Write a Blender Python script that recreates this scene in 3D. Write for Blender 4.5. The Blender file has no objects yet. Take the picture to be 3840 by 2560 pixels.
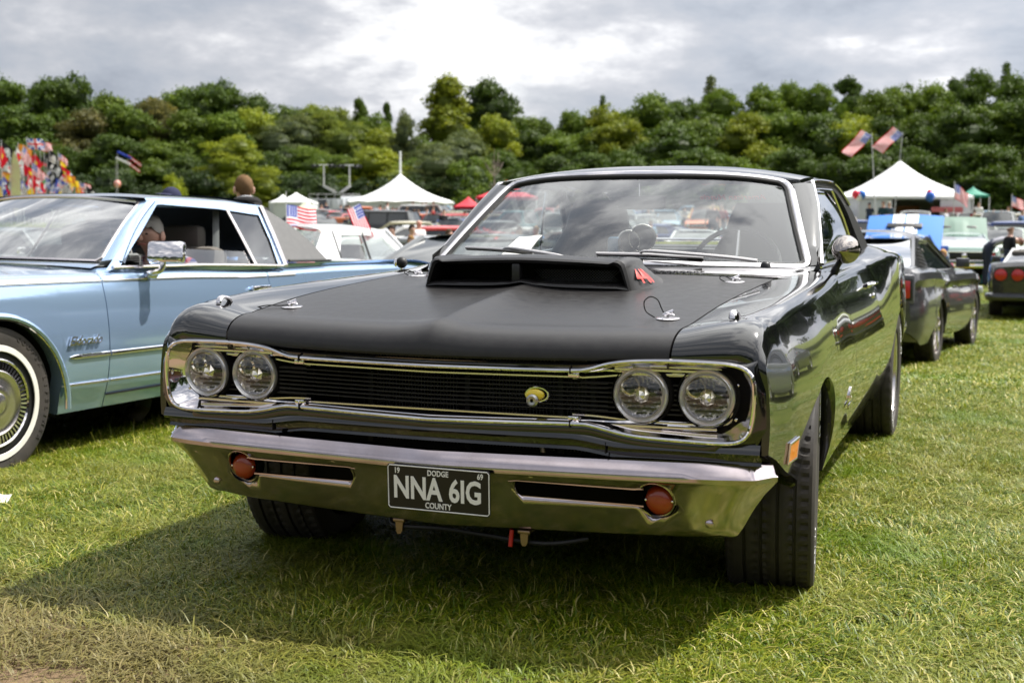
import bpy, bmesh, math, random
import numpy as np
from mathutils import Vector, Matrix, noise

random.seed(7); rng = np.random.default_rng(7)
SC = bpy.context.scene
COL = SC.collection
R = math.radians

# ------------------------------------------------------------------ camera
CAM = (1.4563, -3.1611, 1.1108)
YAW, PITCH, ROLL, FPX = -0.3632, -0.0907, 0.0049, 4792.26
def cam_axes():
    f = Vector((math.sin(YAW)*math.cos(PITCH), math.cos(YAW)*math.cos(PITCH), math.sin(PITCH)))
    r = Vector((math.cos(YAW), -math.sin(YAW), 0)); u = r.cross(f)
    c, s = math.cos(ROLL), math.sin(ROLL)
    return c*r + s*u, -s*r + c*u, f
_r, _u, _f = cam_axes()
cd = bpy.data.cameras.new('camera'); cam = bpy.data.objects.new('camera', cd); COL.objects.link(cam)
cd.sensor_width = 36.0; cd.lens = FPX/3840*36.0
cam.matrix_world = Matrix(((_r.x, _u.x, -_f.x, CAM[0]), (_r.y, _u.y, -_f.y, CAM[1]), (_r.z, _u.z, -_f.z, CAM[2]), (0, 0, 0, 1)))
cd.clip_start = 0.05; cd.clip_end = 3000
cd.dof.use_dof = True; cd.dof.focus_distance = 3.9; cd.dof.aperture_fstop = 4.5; cd.dof.aperture_blades = 7
SC.camera = cam

# ------------------------------------------------------------------ sky and sun
SUN = Vector((0.48, 0.44, 1.0)).normalized()
world = bpy.data.worlds.new('World'); SC.world = world; world.use_nodes = True
nt = world.node_tree; nt.nodes.clear()
def N(nt, t, **kw):
    n = nt.nodes.new(t)
    for k, v in kw.items():
        if k == 'inp':
            for a, b in v.items(): n.inputs[a].default_value = b
        else: setattr(n, k, v)
    return n
def math_node(nt, op, a, b=None, c=None, clamp=False):
    n = nt.nodes.new('ShaderNodeMath'); n.operation = op; n.use_clamp = clamp
    for i, v in enumerate((a, b, c)):
        if v is None: continue
        if isinstance(v, (int, float)): n.inputs[i].default_value = v
        else: nt.links.new(v, n.inputs[i])
    return n.outputs[0]
def ramp(nt, fac, stops, interp='LINEAR'):
    n = nt.nodes.new('ShaderNodeValToRGB'); n.color_ramp.interpolation = interp
    e = n.color_ramp.elements
    while len(e) < len(stops): e.new(0.5)
    for el, (p, c) in zip(e, stops):
        el.position = p; el.color = (c[0], c[1], c[2], 1) if not isinstance(c, (int, float)) else (c, c, c, 1)
    if fac is not None: nt.links.new(fac, n.inputs[0])
    return n.outputs[0]
def mixc(nt, fac, a, b, mode='MIX'):
    n = nt.nodes.new('ShaderNodeMix'); n.data_type = 'RGBA'; n.blend_type = mode
    for i, v in ((0, fac), (6, a), (7, b)):
        if isinstance(v, (int, float)): n.inputs[i].default_value = v if i == 0 else (v, v, v, 1)
        elif isinstance(v, tuple): n.inputs[i].default_value = (*v, 1)
        else: nt.links.new(v, n.inputs[i])
    return n.outputs[2]

sky = N(nt, 'ShaderNodeTexSky', sky_type='NISHITA', sun_disc=False)
sky.sun_elevation = math.asin(SUN.z); sky.sun_rotation = math.atan2(SUN.x, SUN.y)
bg = N(nt, 'ShaderNodeBackground'); bg.inputs[1].default_value = 0.08
nt.links.new(sky.outputs[0], bg.inputs[0])
tc = N(nt, 'ShaderNodeTexCoord'); sep = N(nt, 'ShaderNodeSeparateXYZ'); nt.links.new(tc.outputs['Generated'], sep.inputs[0])
zz = math_node(nt, 'ADD', math_node(nt, 'ABSOLUTE', sep.outputs[2]), 0.30)
comb = N(nt, 'ShaderNodeCombineXYZ')
nt.links.new(math_node(nt, 'MULTIPLY', sep.outputs[0], 1.6), comb.inputs[0])
nt.links.new(math_node(nt, 'MULTIPLY', sep.outputs[1], 1.6), comb.inputs[1])
nt.links.new(math_node(nt, 'MULTIPLY', sep.outputs[2], 4.2), comb.inputs[2])
def sky_noise(scale, detail, off, rough=0.55, dist=0.0):
    mp = N(nt, 'ShaderNodeMapping'); mp.inputs['Location'].default_value = off; nt.links.new(comb.outputs[0], mp.inputs[0])
    n = N(nt, 'ShaderNodeTexNoise', inp={'Scale': scale, 'Detail': detail, 'Roughness': rough, 'Distortion': dist})
    nt.links.new(mp.outputs[0], n.inputs['Vector']); return n.outputs[0]
n1 = sky_noise(3.0, 12, (3.1, 1.7, 0.4), 0.58, 0.10); n2 = sky_noise(1.15, 3, (7.3, 2.2, 1.0))
nn = math_node(nt, 'ADD', math_node(nt, 'MULTIPLY', n1, 0.62), math_node(nt, 'MULTIPLY', n2, 0.38))
dot = N(nt, 'ShaderNodeVectorMath', operation='DOT_PRODUCT'); nt.links.new(tc.outputs['Generated'], dot.inputs[0]); dot.inputs[1].default_value = SUN
glow = math_node(nt, 'POWER', math_node(nt, 'MAXIMUM', dot.outputs['Value'], 0.0), 2.2)
nng = math_node(nt, 'ADD', nn, math_node(nt, 'MULTIPLY', glow, 0.17))
cloudcol = ramp(nt, nng, [(0.42, (.22, .245, .29)), (0.48, (.30, .325, .37)), (0.52, (.355, .37, .405)), (0.545, (.42, .43, .46)), (0.575, (.58, .585, .60)), (0.64, (.88, .88, .87))])
cbg = N(nt, 'ShaderNodeBackground'); nt.links.new(cloudcol, cbg.inputs[0])
nt.links.new(math_node(nt, 'ADD', math_node(nt, 'MULTIPLY', glow, 1.25), 0.97), cbg.inputs[1])
mixs = N(nt, 'ShaderNodeMixShader')
cover = ramp(nt, sky_noise(1.7, 5, (1.2, 8.1, 2.0)), [(0.28, 0.80), (0.40, 1.0)])
nt.links.new(cover, mixs.inputs[0]); nt.links.new(bg.outputs[0], mixs.inputs[1]); nt.links.new(cbg.outputs[0], mixs.inputs[2])
out = N(nt, 'ShaderNodeOutputWorld'); nt.links.new(mixs.outputs[0], out.inputs[0])
world.cycles.sampling_method = 'MANUAL'; world.cycles.sample_map_resolution = 1024

sd = bpy.data.lights.new('sun', 'SUN'); sd.energy = 5.0; sd.angle = R(0.55); sd.color = (1.0, 0.955, 0.88)
so = bpy.data.objects.new('sun', sd); COL.objects.link(so); so.rotation_euler = SUN.to_track_quat('Z', 'Y').to_euler()
vs = SC.view_settings; vs.view_transform = 'Standard'; vs.look = 'None'; vs.exposure = 0.72; vs.gamma = 1.0; vs.use_curve_mapping = False
SC.cycles.max_bounces = 8; SC.cycles.transparent_max_bounces = 12; SC.cycles.glossy_bounces = 4; SC.cycles.diffuse_bounces = 3
SC.cycles.sample_clamp_indirect = 6.0; SC.cycles.use_denoising = True
SC.cycles.caustics_reflective = False; SC.cycles.caustics_refractive = False

# ------------------------------------------------------------------ terrain and pixel helpers
def sstep(a, b, x):
    t = np.clip((np.asarray(x, float)-a)/(b-a), 0, 1); return t*t*(3-2*t)
TD = np.linspace(0, 140, 141); TZ = None
def tz(x, y):
    x = np.asarray(x, float); y = np.asarray(y, float)
    d = np.hypot(x-CAM[0], y-CAM[1])
    z = np.interp(d, TD, TZ)*sstep(4.5, 9, np.hypot(x-.2, y-1.5)) + 0.006*np.maximum(0, d-125)
    z = z - 0.08*np.exp(-((x+4.2)/1.9)**4 - ((y-3.0)/4.5)**4)
    return z
_tk = [(0, 0), (7, -.05), (13, -.37), (25, -.40), (42, -.30), (60, .02), (78, .5), (100, .9), (125, 1.1), (140, 1.15)]
TZ = np.interp(np.arange(141), [a for a, b in _tk], [b for a, b in _tk]); TZ = np.convolve(np.pad(TZ, 4, mode='edge'), np.ones(9)/9, 'valid')
def ray(px, py):
    return _f + _r*((px-1920)/FPX) - _u*((py-1280)/FPX)
def at_depth(px, py, t):
    return Vector(CAM) + ray(px, py)*t
def ground_at(px, dist):
    """point on the terrain straight below the view direction of photo column px, dist metres out"""
    d = ray(px, 844.0); n = math.hypot(d.x, d.y); x = CAM[0]+d.x/n*dist; y = CAM[1]+d.y/n*dist
    return Vector((x, y, float(tz(x, y))))
def height_for(py, dist):
    return CAM[2] + (844.0-py)/FPX*dist

# ------------------------------------------------------------------ mesh helpers
class M:
    def __init__(s): s.v = []; s.f = []; s.m = []; s.mi = 0
    def add(s, vs, fs, flip=False):
        b = len(s.v); s.v.extend([tuple(map(float, p)) for p in vs])
        for f in fs:
            f = [b+i for i in f]; s.f.append(f[::-1] if flip else f); s.m.append(s.mi)
        return s
    def grid(s, P, closeu=False, closev=False, flip=False):
        P = np.asarray(P, float); n, m = P.shape[:2]; fs = []
        for i in range(n if closeu else n-1):
            for j in range(m if closev else m-1):
                i2, j2 = (i+1) % n, (j+1) % m
                fs.append((i*m+j, i2*m+j, i2*m+j2, i*m+j2))
        return s.add(P.reshape(-1, 3), fs, flip)
    def box(s, c, d, rot=None, bev=0.0):
        x, y, z = [k/2 for k in d]
        if bev <= 0:
            vs = [Vector((a*x, b*y, e*z)) for a in (-1, 1) for b in (-1, 1) for e in (-1, 1)]
            fs = [(0, 1, 3, 2), (4, 6, 7, 5), (0, 4, 5, 1), (2, 3, 7, 6), (0, 2, 6, 4), (1, 5, 7, 3)]
        else:
            bm = bmesh.new(); bmesh.ops.create_cube(bm, size=1)
            for v in bm.verts: v.co = Vector((v.co.x*2*x, v.co.y*2*y, v.co.z*2*z))
            bmesh.ops.bevel(bm, geom=bm.edges[:], offset=min(bev, .49*min(d)), segments=2, affect='EDGES', profile=0.5)
            vs = [v.co.copy() for v in bm.verts]; fs = [[v.index for v in f.verts] for f in bm.faces]; bm.free()
        if rot is not None:
            m3 = rot.to_3x3() if isinstance(rot, Matrix) else Matrix.Rotation(rot, 3, 'Z')
            vs = [m3 @ v for v in vs]
        c = Vector(c); return s.add([v+c for v in vs], fs)
    def tube(s, pts, r, n=8, closed=False, cap=True, flat=1.0, up=(0, 0, 1)):
        pts = [Vector(p) for p in pts]; k = len(pts); rs = r if hasattr(r, '__len__') else [r]*k
        ring = []; up = Vector(up)
        for i, p in enumerate(pts):
            a = pts[(i-1) % k] if (closed or i > 0) else p; b = pts[(i+1) % k] if (closed or i < k-1) else p
            t = (b-a).normalized(); x = t.cross(up)
            if x.length < 1e-4: x = t.cross(Vector((1, 0.01, 0)))
            x.normalize(); y = x.cross(t)
            ring.append([p + x*(math.cos(q)*rs[i]) + y*(math.sin(q)*rs[i]*flat) for q in [2*math.pi*j/n for j in range(n)]])
        s.grid(np.array([[tuple(q) for q in rr] for rr in ring]), closeu=closed, closev=True, flip=True)
        if cap and not closed:
            for rr, fl in ((ring[0], False), (ring[-1], True)): s.add(rr, [tuple(range(n))], flip=fl)
        return s
    def lathe(s, prof, c=(0, 0, 0), axis='x', n=32, flip=False):
        P = []
        for j in range(n):
            a = 2*math.pi*j/n; row = []
            for (r, h) in prof:
                p = {'x': (h, r*math.cos(a), r*math.sin(a)), 'y': (r*math.cos(a), h, r*math.sin(a)), 'z': (r*math.cos(a), r*math.sin(a), h)}[axis]
                row.append((p[0]+c[0], p[1]+c[1], p[2]+c[2]))
            P.append(row)
        return s.grid(P, closeu=True, flip=flip)
    def ellipsoid(s, c, r, n=12, m=8, rot=None):
        P = []
        for i in range(n):
            a = 2*math.pi*i/n; row = []
            for j in range(m+1):
                b = math.pi*j/m; v = Vector((r[0]*math.sin(b)*math.cos(a), r[1]*math.sin(b)*math.sin(a), r[2]*math.cos(b)))
                if rot is not None: v = rot @ v
                row.append((v.x+c[0], v.y+c[1], v.z+c[2]))
            P.append(row)
        return s.grid(P, closeu=True)
    def prism(s, poly, h0, h1, axis='y', cap=True):
        """poly: 2-D outline in the plane across axis; extruded from h0 to h1"""
        def pt(a, b, h): return {'x': (h, a, b), 'y': (a, h, b), 'z': (a, b, h)}[axis]
        n = len(poly); vs = [pt(a, b, h0) for a, b in poly]+[pt(a, b, h1) for a, b in poly]
        fs = [(i, (i+1) % n, n+(i+1) % n, n+i) for i in range(n)]
        if cap: fs += [tuple(range(n))[::-1], tuple(range(n, 2*n))]
        return s.add(vs, fs)
    def loft(s, loops, closed=True, flip=False):
        return s.grid(np.array(loops, float), closev=closed, flip=flip)
    def xf(s, mat, start=0):
        for i in range(start, len(s.v)): s.v[i] = tuple(mat @ Vector(s.v[i]))
        return s
    def mesh(s, name, mats, smooth=True, angle=38, merge=1e-5, recalc=False):
        me = bpy.data.meshes.new(name); me.from_pydata(s.v, [], s.f)
        for m in (mats if isinstance(mats, (list, tuple)) else [mats]): me.materials.append(m)
        if any(s.m): me.polygons.foreach_set('material_index', s.m)
        me.validate()
        if merge or recalc:
            bm = bmesh.new(); bm.from_mesh(me)
            if merge: bmesh.ops.remove_doubles(bm, verts=bm.verts, dist=merge)
            if recalc: bmesh.ops.recalc_face_normals(bm, faces=bm.faces)
            bm.to_mesh(me); bm.free()
        if smooth:
            me.polygons.foreach_set('use_smooth', [True]*len(me.polygons)); me.set_sharp_from_angle(angle=R(angle))
        me.update(); return me
    def build(s, name, mats, parent=None, smooth=True, angle=38, merge=1e-5, recalc=False, loc=None):
        o = bpy.data.objects.new(name, s.mesh(name, mats, smooth, angle, merge, recalc)); COL.objects.link(o)
        if parent: o.parent = parent
        if loc is not None: o.location = loc
        return o
def tag(o, label=None, cat=None, group=None, kind=None):
    if label: o['label'] = label
    if cat: o['category'] = cat
    if group: o['group'] = group
    if kind: o['kind'] = kind
    return o
def empty(name, loc=(0, 0, 0), rz=0.0, scale=1.0, **kw):
    o = bpy.data.objects.new(name, None); COL.objects.link(o); o.location = loc; o.rotation_euler = (0, 0, rz); o.scale = (scale,)*3
    o.empty_display_size = 0.2
    return tag(o, **kw)
KIDS = {}
def copy_tree(o, parent=None):
    c = o.copy(); COL.objects.link(c)
    if parent is not None: c.parent = parent
    for ch in list(o.children): copy_tree(ch, c)
    return c
def pchip(xs, ys):
    xs = np.array(xs, float); ys = np.array(ys, float); h = np.diff(xs); d = np.diff(ys)/h; n = len(xs); m = np.zeros(n)
    for i in range(1, n-1):
        if d[i-1]*d[i] > 0:
            w1 = 2*h[i]+h[i-1]; w2 = h[i]+2*h[i-1]; m[i] = (w1+w2)/(w1/d[i-1]+w2/d[i])
    m[0], m[-1] = d[0], d[-1]
    def f(x):
        x = np.clip(np.asarray(x, float), xs[0], xs[-1]); i = np.clip(np.searchsorted(xs, x)-1, 0, n-2)
        t = (x-xs[i])/h[i]; t2, t3 = t*t, t*t*t
        return (2*t3-3*t2+1)*ys[i]+(t3-2*t2+t)*h[i]*m[i]+(-2*t3+3*t2)*ys[i+1]+(t3-t2)*h[i]*m[i+1]
    return f
def smooth_path(pts, n=8, closed=False):
    """Catmull-Rom through 3-D (or 2-D) points"""
    P = [np.array(p, float) for p in pts]; k = len(P); out = []
    for i in range(k if closed else k-1):
        p0 = P[(i-1) % k] if (closed or i > 0) else P[i]; p1 = P[i]; p2 = P[(i+1) % k]; p3 = P[(i+2) % k] if (closed or i < k-2) else P[i+1]
        for j in range(n):
            t = j/n; out.append(0.5*((2*p1)+(-p0+p2)*t+(2*p0-5*p1+4*p2-p3)*t*t+(-p0+3*p1-3*p2+p3)*t**3))
    if not closed: out.append(P[-1])
    return out
def text_mesh(txt, size, depth=0.001, sx=1.0, bold=0.0, shear=0.0, spacing=1.0, align='CENTER'):
    cu = bpy.data.curves.new('lettering', 'FONT'); cu.body = txt; cu.size = size; cu.extrude = depth; cu.offset = bold
    cu.shear = shear; cu.align_x = align; cu.align_y = 'CENTER'; cu.space_character = spacing; cu.resolution_u = 3
    o = bpy.data.objects.new('lettering', cu); COL.objects.link(o)
    dg = bpy.context.evaluated_depsgraph_get(); me = bpy.data.meshes.new_from_object(o.evaluated_get(dg))
    bpy.data.objects.remove(o); m = M(); m.add([(v.co.x*sx, v.co.y, v.co.z) for v in me.vertices], [tuple(p.vertices) for p in me.polygons])
    bpy.data.meshes.remove(me); return m
def bake(o):
    """evaluate an object's modifiers into its mesh"""
    dg = bpy.context.evaluated_depsgraph_get(); me = bpy.data.meshes.new_from_object(o.evaluated_get(dg))
    o.modifiers.clear(); o.data = me; return o
# ------------------------------------------------------------------ materials
def mat(name, col=(.5, .5, .5), rough=.5, metal=0., coat=0., coat_r=.02, spec=.5, bump=None, var=None, emit=None, trans=0., objcol=False, sheen=0., alpha=1.0):
    m = bpy.data.materials.new(name); m.use_nodes = True; t = m.node_tree; b = t.nodes['Principled BSDF']
    I = b.inputs; I['Base Color'].default_value = (*col, 1); I['Roughness'].default_value = rough; I['Metallic'].default_value = metal
    I['Coat Weight'].default_value = coat; I['Coat Roughness'].default_value = coat_r; I['Specular IOR Level'].default_value = spec
    I['Transmission Weight'].default_value = trans; I['Sheen Weight'].default_value = sheen; I['Alpha'].default_value = alpha
    tc = None; base = None
    if bump or var: tc = N(t, 'ShaderNodeTexCoord')
    if objcol:
        oi = N(t, 'ShaderNodeObjectInfo'); base = oi.outputs['Color']; t.links.new(base, I['Base Color'])
    if var:      # (scale, amount, second colour)
        n = N(t, 'ShaderNodeTexNoise', inp={'Scale': var[0], 'Detail': 6, 'Roughness': .6}); t.links.new(tc.outputs['Object'], n.inputs['Vector'])
        f = ramp(t, n.outputs[0], [(.38, 0), (.66, var[1])])
        t.links.new(mixc(t, f, base if base is not None else tuple(col), tuple(var[2])), I['Base Color'])
        t.links.new(math_node(t, 'ADD', math_node(t, 'MULTIPLY', n.outputs[0], .18), max(0, rough-.09)), I['Roughness'])
    if bump:     # (scale, strength, distance)
        n = N(t, 'ShaderNodeTexNoise', inp={'Scale': bump[0], 'Detail': 5}); t.links.new(tc.outputs['Object'], n.inputs['Vector'])
        bp = N(t, 'ShaderNodeBump', inp={'Strength': bump[1], 'Distance': bump[2]}); t.links.new(n.outputs[0], bp.inputs['Height'])
        t.links.new(bp.outputs[0], I['Normal'])
    if emit: I['Emission Color'].default_value = (*emit[0], 1); I['Emission Strength'].default_value = emit[1]
    return m
def thin_glass(name, tint, refl=1.6, rough=0.0, base=0.015):
    m = bpy.data.materials.new(name); m.use_nodes = True; t = m.node_tree; t.nodes.clear()
    o = N(t, 'ShaderNodeOutputMaterial'); tr = N(t, 'ShaderNodeBsdfTransparent'); tr.inputs[0].default_value = (*tint, 1)
    gl = N(t, 'ShaderNodeBsdfGlossy'); gl.inputs['Roughness'].default_value = rough; gl.inputs[0].default_value = (.97, .98, 1, 1)
    # view angle taken without a side, so the pane looks the same from inside and out
    g = N(t, 'ShaderNodeNewGeometry'); dp = N(t, 'ShaderNodeVectorMath', operation='DOT_PRODUCT')
    t.links.new(g.outputs['Incoming'], dp.inputs[0]); t.links.new(g.outputs['Normal'], dp.inputs[1])
    c = math_node(t, 'ABSOLUTE', dp.outputs['Value']); f = math_node(t, 'POWER', math_node(t, 'SUBTRACT', 1.0, c), 3.6)
    fac = math_node(t, 'MINIMUM', math_node(t, 'ADD', math_node(t, 'MULTIPLY', f, refl), base+.045), 0.96)
    mx = N(t, 'ShaderNodeMixShader'); t.links.new(fac, mx.inputs[0]); t.links.new(tr.outputs[0], mx.inputs[1]); t.links.new(gl.outputs[0], mx.inputs[2])
    t.links.new(mx.outputs[0], o.inputs[0]); return m

gloss_black = mat('gloss_black_paint', (.0045, .0045, .005), .12, coat=1.0, coat_r=.012, bump=(2.2, .05, .02))
satin_black = mat('satin_black_paint', (.012, .011, .0115), .33, spec=.42, bump=(2.0, .04, .02), var=(30, .25, (.03, .029, .028)))
chrome = mat('chrome', (.82, .79, .80), .045, metal=1.0)
chrome_worn = mat('worn_chrome', (.57, .50, .52), .16, metal=1.0, var=(9, .5, (.38, .32, .32)), bump=(6, .03, .01))
chrome_dull = mat('dull_metal', (.42, .42, .42), .32, metal=1.0)
stainless = mat('stainless_trim', (.78, .72, .71), .22, metal=1.0)
rubber = mat('tyre_rubber', (.022, .019, .017), .72, var=(7, .8, (.05, .041, .034)), bump=(60, .15, .003))
rubber_clean = mat('rubber_seal', (.010, .010, .010), .5, spec=.35)
dark = mat('dark_underbody', (.008, .007, .007), .8, spec=.2)
dark_metal = mat('dark_metal', (.03, .03, .032), .45, metal=.6)
radiator_mat = mat('radiator_fins', (.10, .10, .10), .5, metal=.7)
amber = mat('amber_lens', (.30, .032, .005), .28, coat=.6, coat_r=.08)
amber_bright = mat('amber_marker', (.80, .19, .01), .25, coat=.8)
red_lens = mat('red_lens', (.42, .012, .014), .2, coat=.8)
clear_glass = thin_glass('clear_window_glass', (.90, .94, .92), 1.4)
screen_glass = thin_glass('windscreen_glass', (.91, .95, .93), 1.05, base=.04)
pale_screen = thin_glass('pale_windscreen_glass', (.84, .89, .88), 1.6, base=.14)
lamp_glass = thin_glass('lamp_glass', (.97, .97, .97), 1.0, base=.02)
lamp_rim_mat = mat('lamp_rim_glass', (.62, .61, .62), .18, metal=.6, coat=.8)
wiper_metal = mat('wiper_metal', (.62, .60, .60), .38, metal=.7)
sloped_glass = thin_glass('sloped_rear_glass', (.25, .28, .28), 1.6, base=.30)
tint_glass = thin_glass('tinted_window_glass', (.30, .34, .33), 1.7)
reflector = mat('lamp_reflector', (.92, .89, .88), .22, metal=.6, coat=.5)
lamp_ring_mat = mat('lamp_ring_glass', (.40, .37, .37), .16, coat=1.0)
brass = mat('brass_bulb_cap', (.92, .86, .76), .16, metal=1.0)
interior = mat('black_vinyl', (.018, .018, .019), .5, bump=(120, .1, .002))
interior_grey = mat('grey_vinyl', (.16, .17, .17), .6)
white_paint = mat('white_paint', (.78, .78, .77), .3)
plate_black = mat('plate_black', (.006, .006, .006), .35)
red_decal = mat('red_decal', (.62, .045, .035), .45)
paper = mat('paper', (.75, .75, .72), .8)
yellow_enamel = mat('yellow_enamel', (.72, .55, .03), .25, coat=.6)
copper_strip = mat('bronze_strip', (.40, .27, .21), .3, metal=.8)
red_plastic = mat('red_hose', (.45, .012, .01), .4)
# ------------------------------------------------------------------ ground sheet
def ground_material():
    m = bpy.data.materials.new('meadow_soil'); m.use_nodes = True; t = m.node_tree; b = t.nodes['Principled BSDF']; b.inputs['Roughness'].default_value = .95; b.inputs['Specular IOR Level'].default_value = .1
    g = N(t, 'ShaderNodeNewGeometry')
    def no(scale, detail=6, rough=.6):
        n = N(t, 'ShaderNodeTexNoise', inp={'Scale': scale, 'Detail': detail, 'Roughness': rough}); t.links.new(g.outputs['Position'], n.inputs['Vector']); return n.outputs[0]
    a = ramp(t, no(.35, 8), [(.35, (.060, .092, .008)), (.52, (.092, .118, .014)), (.68, (.125, .130, .030))])
    c = mixc(t, ramp(t, no(9, 5), [(.40, 0), (.70, .55)]), a, (.15, .15, .055))
    sp = N(t, 'ShaderNodeSeparateXYZ'); t.links.new(g.outputs['Position'], sp.inputs[0])
    yy = math_node(t, 'ADD', sp.outputs[1], math_node(t, 'MULTIPLY', sp.outputs[0], .25))
    wear = ramp(t, math_node(t, 'ADD', math_node(t, 'MULTIPLY', yy, -.45), math_node(t, 'MULTIPLY', no(1.6), .55)), [(.25, 0), (.5, 1)])
    far = ramp(t, math_node(t, 'MULTIPLY', math_node(t, 'ABSOLUTE', sp.outputs[1]), .1), [(.2, 1), (.5, 0)])
    c = mixc(t, math_node(t, 'MULTIPLY', wear, far), c, (.165, .115, .07))
    t.links.new(c, b.inputs['Base Color'])
    bp = N(t, 'ShaderNodeBump', inp={'Strength': .8, 'Distance': .03}); t.links.new(no(40, 4), bp.inputs['Height']); t.links.new(bp.outputs[0], b.inputs['Normal'])
    return m
soil = ground_material()
m = M(); rr = [0]+list(np.geomspace(.6, 1500, 90)); P = []
for k in range(128):
    a = 2*math.pi*k/128; row = []
    for r in rr:
        x = CAM[0]+r*math.sin(a); y = CAM[1]+3+r*math.cos(a); row.append((x, y, float(tz(x, y))))
    P.append(row)
m.grid(P, closeu=True, flip=True); tag(m.build('ground', soil, angle=180, merge=1e-4, recalc=False), kind='structure')
# ------------------------------------------------------------------ wheels (shared by all nearer cars)
def tread_tyre(mm, c, r, w, side, n=150, m=30, grooves=4, aspect=.30, depth=.009):
    """tyre with real grooves and zigzag sipes; axis along x, side = +1 outer face towards +x"""
    us = []; hw = w/2; sh = .028
    zs = list(np.linspace(-hw+sh*.4, hw-sh*.4, m))
    gx = [-hw+sh*.4+(w-sh*.8)*(k+1)/(grooves+1) for k in range(grooves)]
    for g in gx: zs += [g-.0052, g-.004, g+.004, g+.0052]
    zs = sorted(zs)
    P = []
    for i in range(n):
        a = 2*math.pi*i/n; row = []
        row.append((-hw*.80, r*(1-aspect))); row.append((-hw*.93, r*(1-aspect*.93))); row.append((-hw*1.0, r*(1-aspect*.55))); row.append((-hw*.985, r*(1-aspect*.22))); row.append((-hw+sh*.12, r-.016))
        for z in zs:
            e = abs(z)/hw; rr = r - .010*max(0, (e-.72)/.28)**2
            g = min(abs(z-k) for k in gx) if gx else 1
            if g < .0045: rr -= depth
            else:
                ph = (i*3 + (2 if int((z+hw)/w*(grooves+1)+.5) % 2 else 0)) % 9
                if ph == 0 and (abs(((z+hw)/w*(grooves+1)) % 1-.5) < .42): rr -= depth*.75
            row.append((z, rr))
        row += [(hw-sh*.12, r-.016), (hw*.985, r*(1-aspect*.22)), (hw*1.0, r*(1-aspect*.55)), (hw*.93, r*(1-aspect*.93)), (hw*.80, r*(1-aspect))]
        P.append([(c[0]+z, c[1]+q*math.sin(a), c[2]+q*math.cos(a)) for z, q in row])
    mm.grid(P, closeu=True); return mm
def lathe_tyre(mm, c, r, w, aspect=.30, n=40, bulge=1.0):
    hw = w/2
    prof = [(r*(1-aspect), -hw*.8), (r*(1-aspect*.9), -hw*.95), (r*(1-aspect*.5), -hw*bulge), (r*(1-aspect*.15), -hw*.97), (r*.985, -hw*.82), (r, -hw*.6), (r, hw*.6), (r*.985, hw*.82), (r*(1-aspect*.15), hw*.97), (r*(1-aspect*.5), hw*bulge), (r*(1-aspect*.9), hw*.95), (r*(1-aspect), hw*.8)]
    return mm.lathe(prof, c, 'x', n)
def arc_text(mm, txt, c, r, a0, size, side, depth=.0015, step=None, sx=1.0):
    """letters raised on a tyre's side wall, running round the wheel"""
    step = step or size*.85/r
    for k, ch in enumerate(txt):
        if ch == ' ': continue
        t = text_mesh(ch, size, depth, sx, bold=.001); a = a0 - side*k*step
        # local letter plane -> side wall plane (y,z), letter top outwards
        up = Vector((0, math.cos(a), math.sin(a))); nx = Vector((side, 0, 0)); rt = up.cross(nx)
        mt = Matrix(((rt.x, up.x, nx.x, c[0]), (rt.y, up.y, nx.y, c[1]+up.y*r), (rt.z, up.z, nx.z, c[2]+up.z*r), (0, 0, 0, 1)))
        t.xf(mt); mm.add(t.v, t.f)

# ------------------------------------------------------------------ generic side panels with wheel arches
def arc_stations(y0, y1, axles, ra, base=40):
    ys = set(np.linspace(y0, y1, base).round(4))
    for ya in axles:
        for q in np.linspace(0, math.pi, 25):
            y = ya+ra*math.cos(q)
            if y0 < y < y1: ys.add(round(y, 4))
        ys = {y for y in ys if min(abs(y-(ya-ra)), abs(y-(ya+ra))) > .012 or abs(abs(y-ya)-ra) < 1e-3}
    ys |= {y0, y1}
    return sorted(ys)
def low_edge(y, zrock, axles, ra, zc):
    z = zrock
    for ya in axles:
        if abs(y-ya) < ra: z = max(z, zc+math.sqrt(ra*ra-(y-ya)**2))
    return z

# ================================================================== the black muscle car
# local frame: x across (photo right = +x), y backwards from the bumper, z up
car = empty('muscle_car', (0, 0, 0), label='black two-door muscle car with satin bonnet, bonnet scoop and four round headlamps, filling the foreground', cat='car')
Y0 = lambda x: .006+.079*(abs(x)/.89)**1.5
ZL = lambda x: .757+.020*(abs(x)/.89)**2
zcen = pchip([0, .12, .35, .77, 1.25, 1.5], [.812, .829, .858, .897, .924, .937])
zseam = pchip([0, .126, .6, 1.37, 1.65, 1.80, 1.90], [.818, .832, .880, .922, .938, .946, .948])
xseam = pchip([0, .126, 1.37, 1.50, 1.66, 1.80, 1.90], [.664, .676, .713, .72, .755, .800, .812])
zcr = pchip([0, .06, .286, .8, 1.5, 2, 2.5, 3.0, 3.3, 3.7, 4.3, 5.1], [.838, .846, .875, .900, .915, .923, .93, .937, .958, .975, .962, .90])
xcr = pchip([0, .06, .5, 1.0, 1.5, 1.86, 2.5, 3.0, 3.3, 3.6, 3.9, 4.5, 5.1], [.886, .890, .900, .895, .880, .868, .860, .870, .898, .935, .952, .94, .885])
xmx = pchip([0, .06, .4, .93, 1.3, 1.86, 3.0, 3.5, 3.9, 4.4, 5.2], [.924, .926, .955, .972, .970, .961, .960, .970, .985, .970, .905])
belx = pchip([1.8, 2.5, 3.0, 3.5, 4.0, 4.6, 5.1], [.812, .806, .802, .785, .765, .74, .70])
belz = pchip([1.8, 2.5, 3.0, 3.5, 4.0, 4.6, 5.1], [.948, .952, .960, .985, 1.015, .99, .93])
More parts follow.
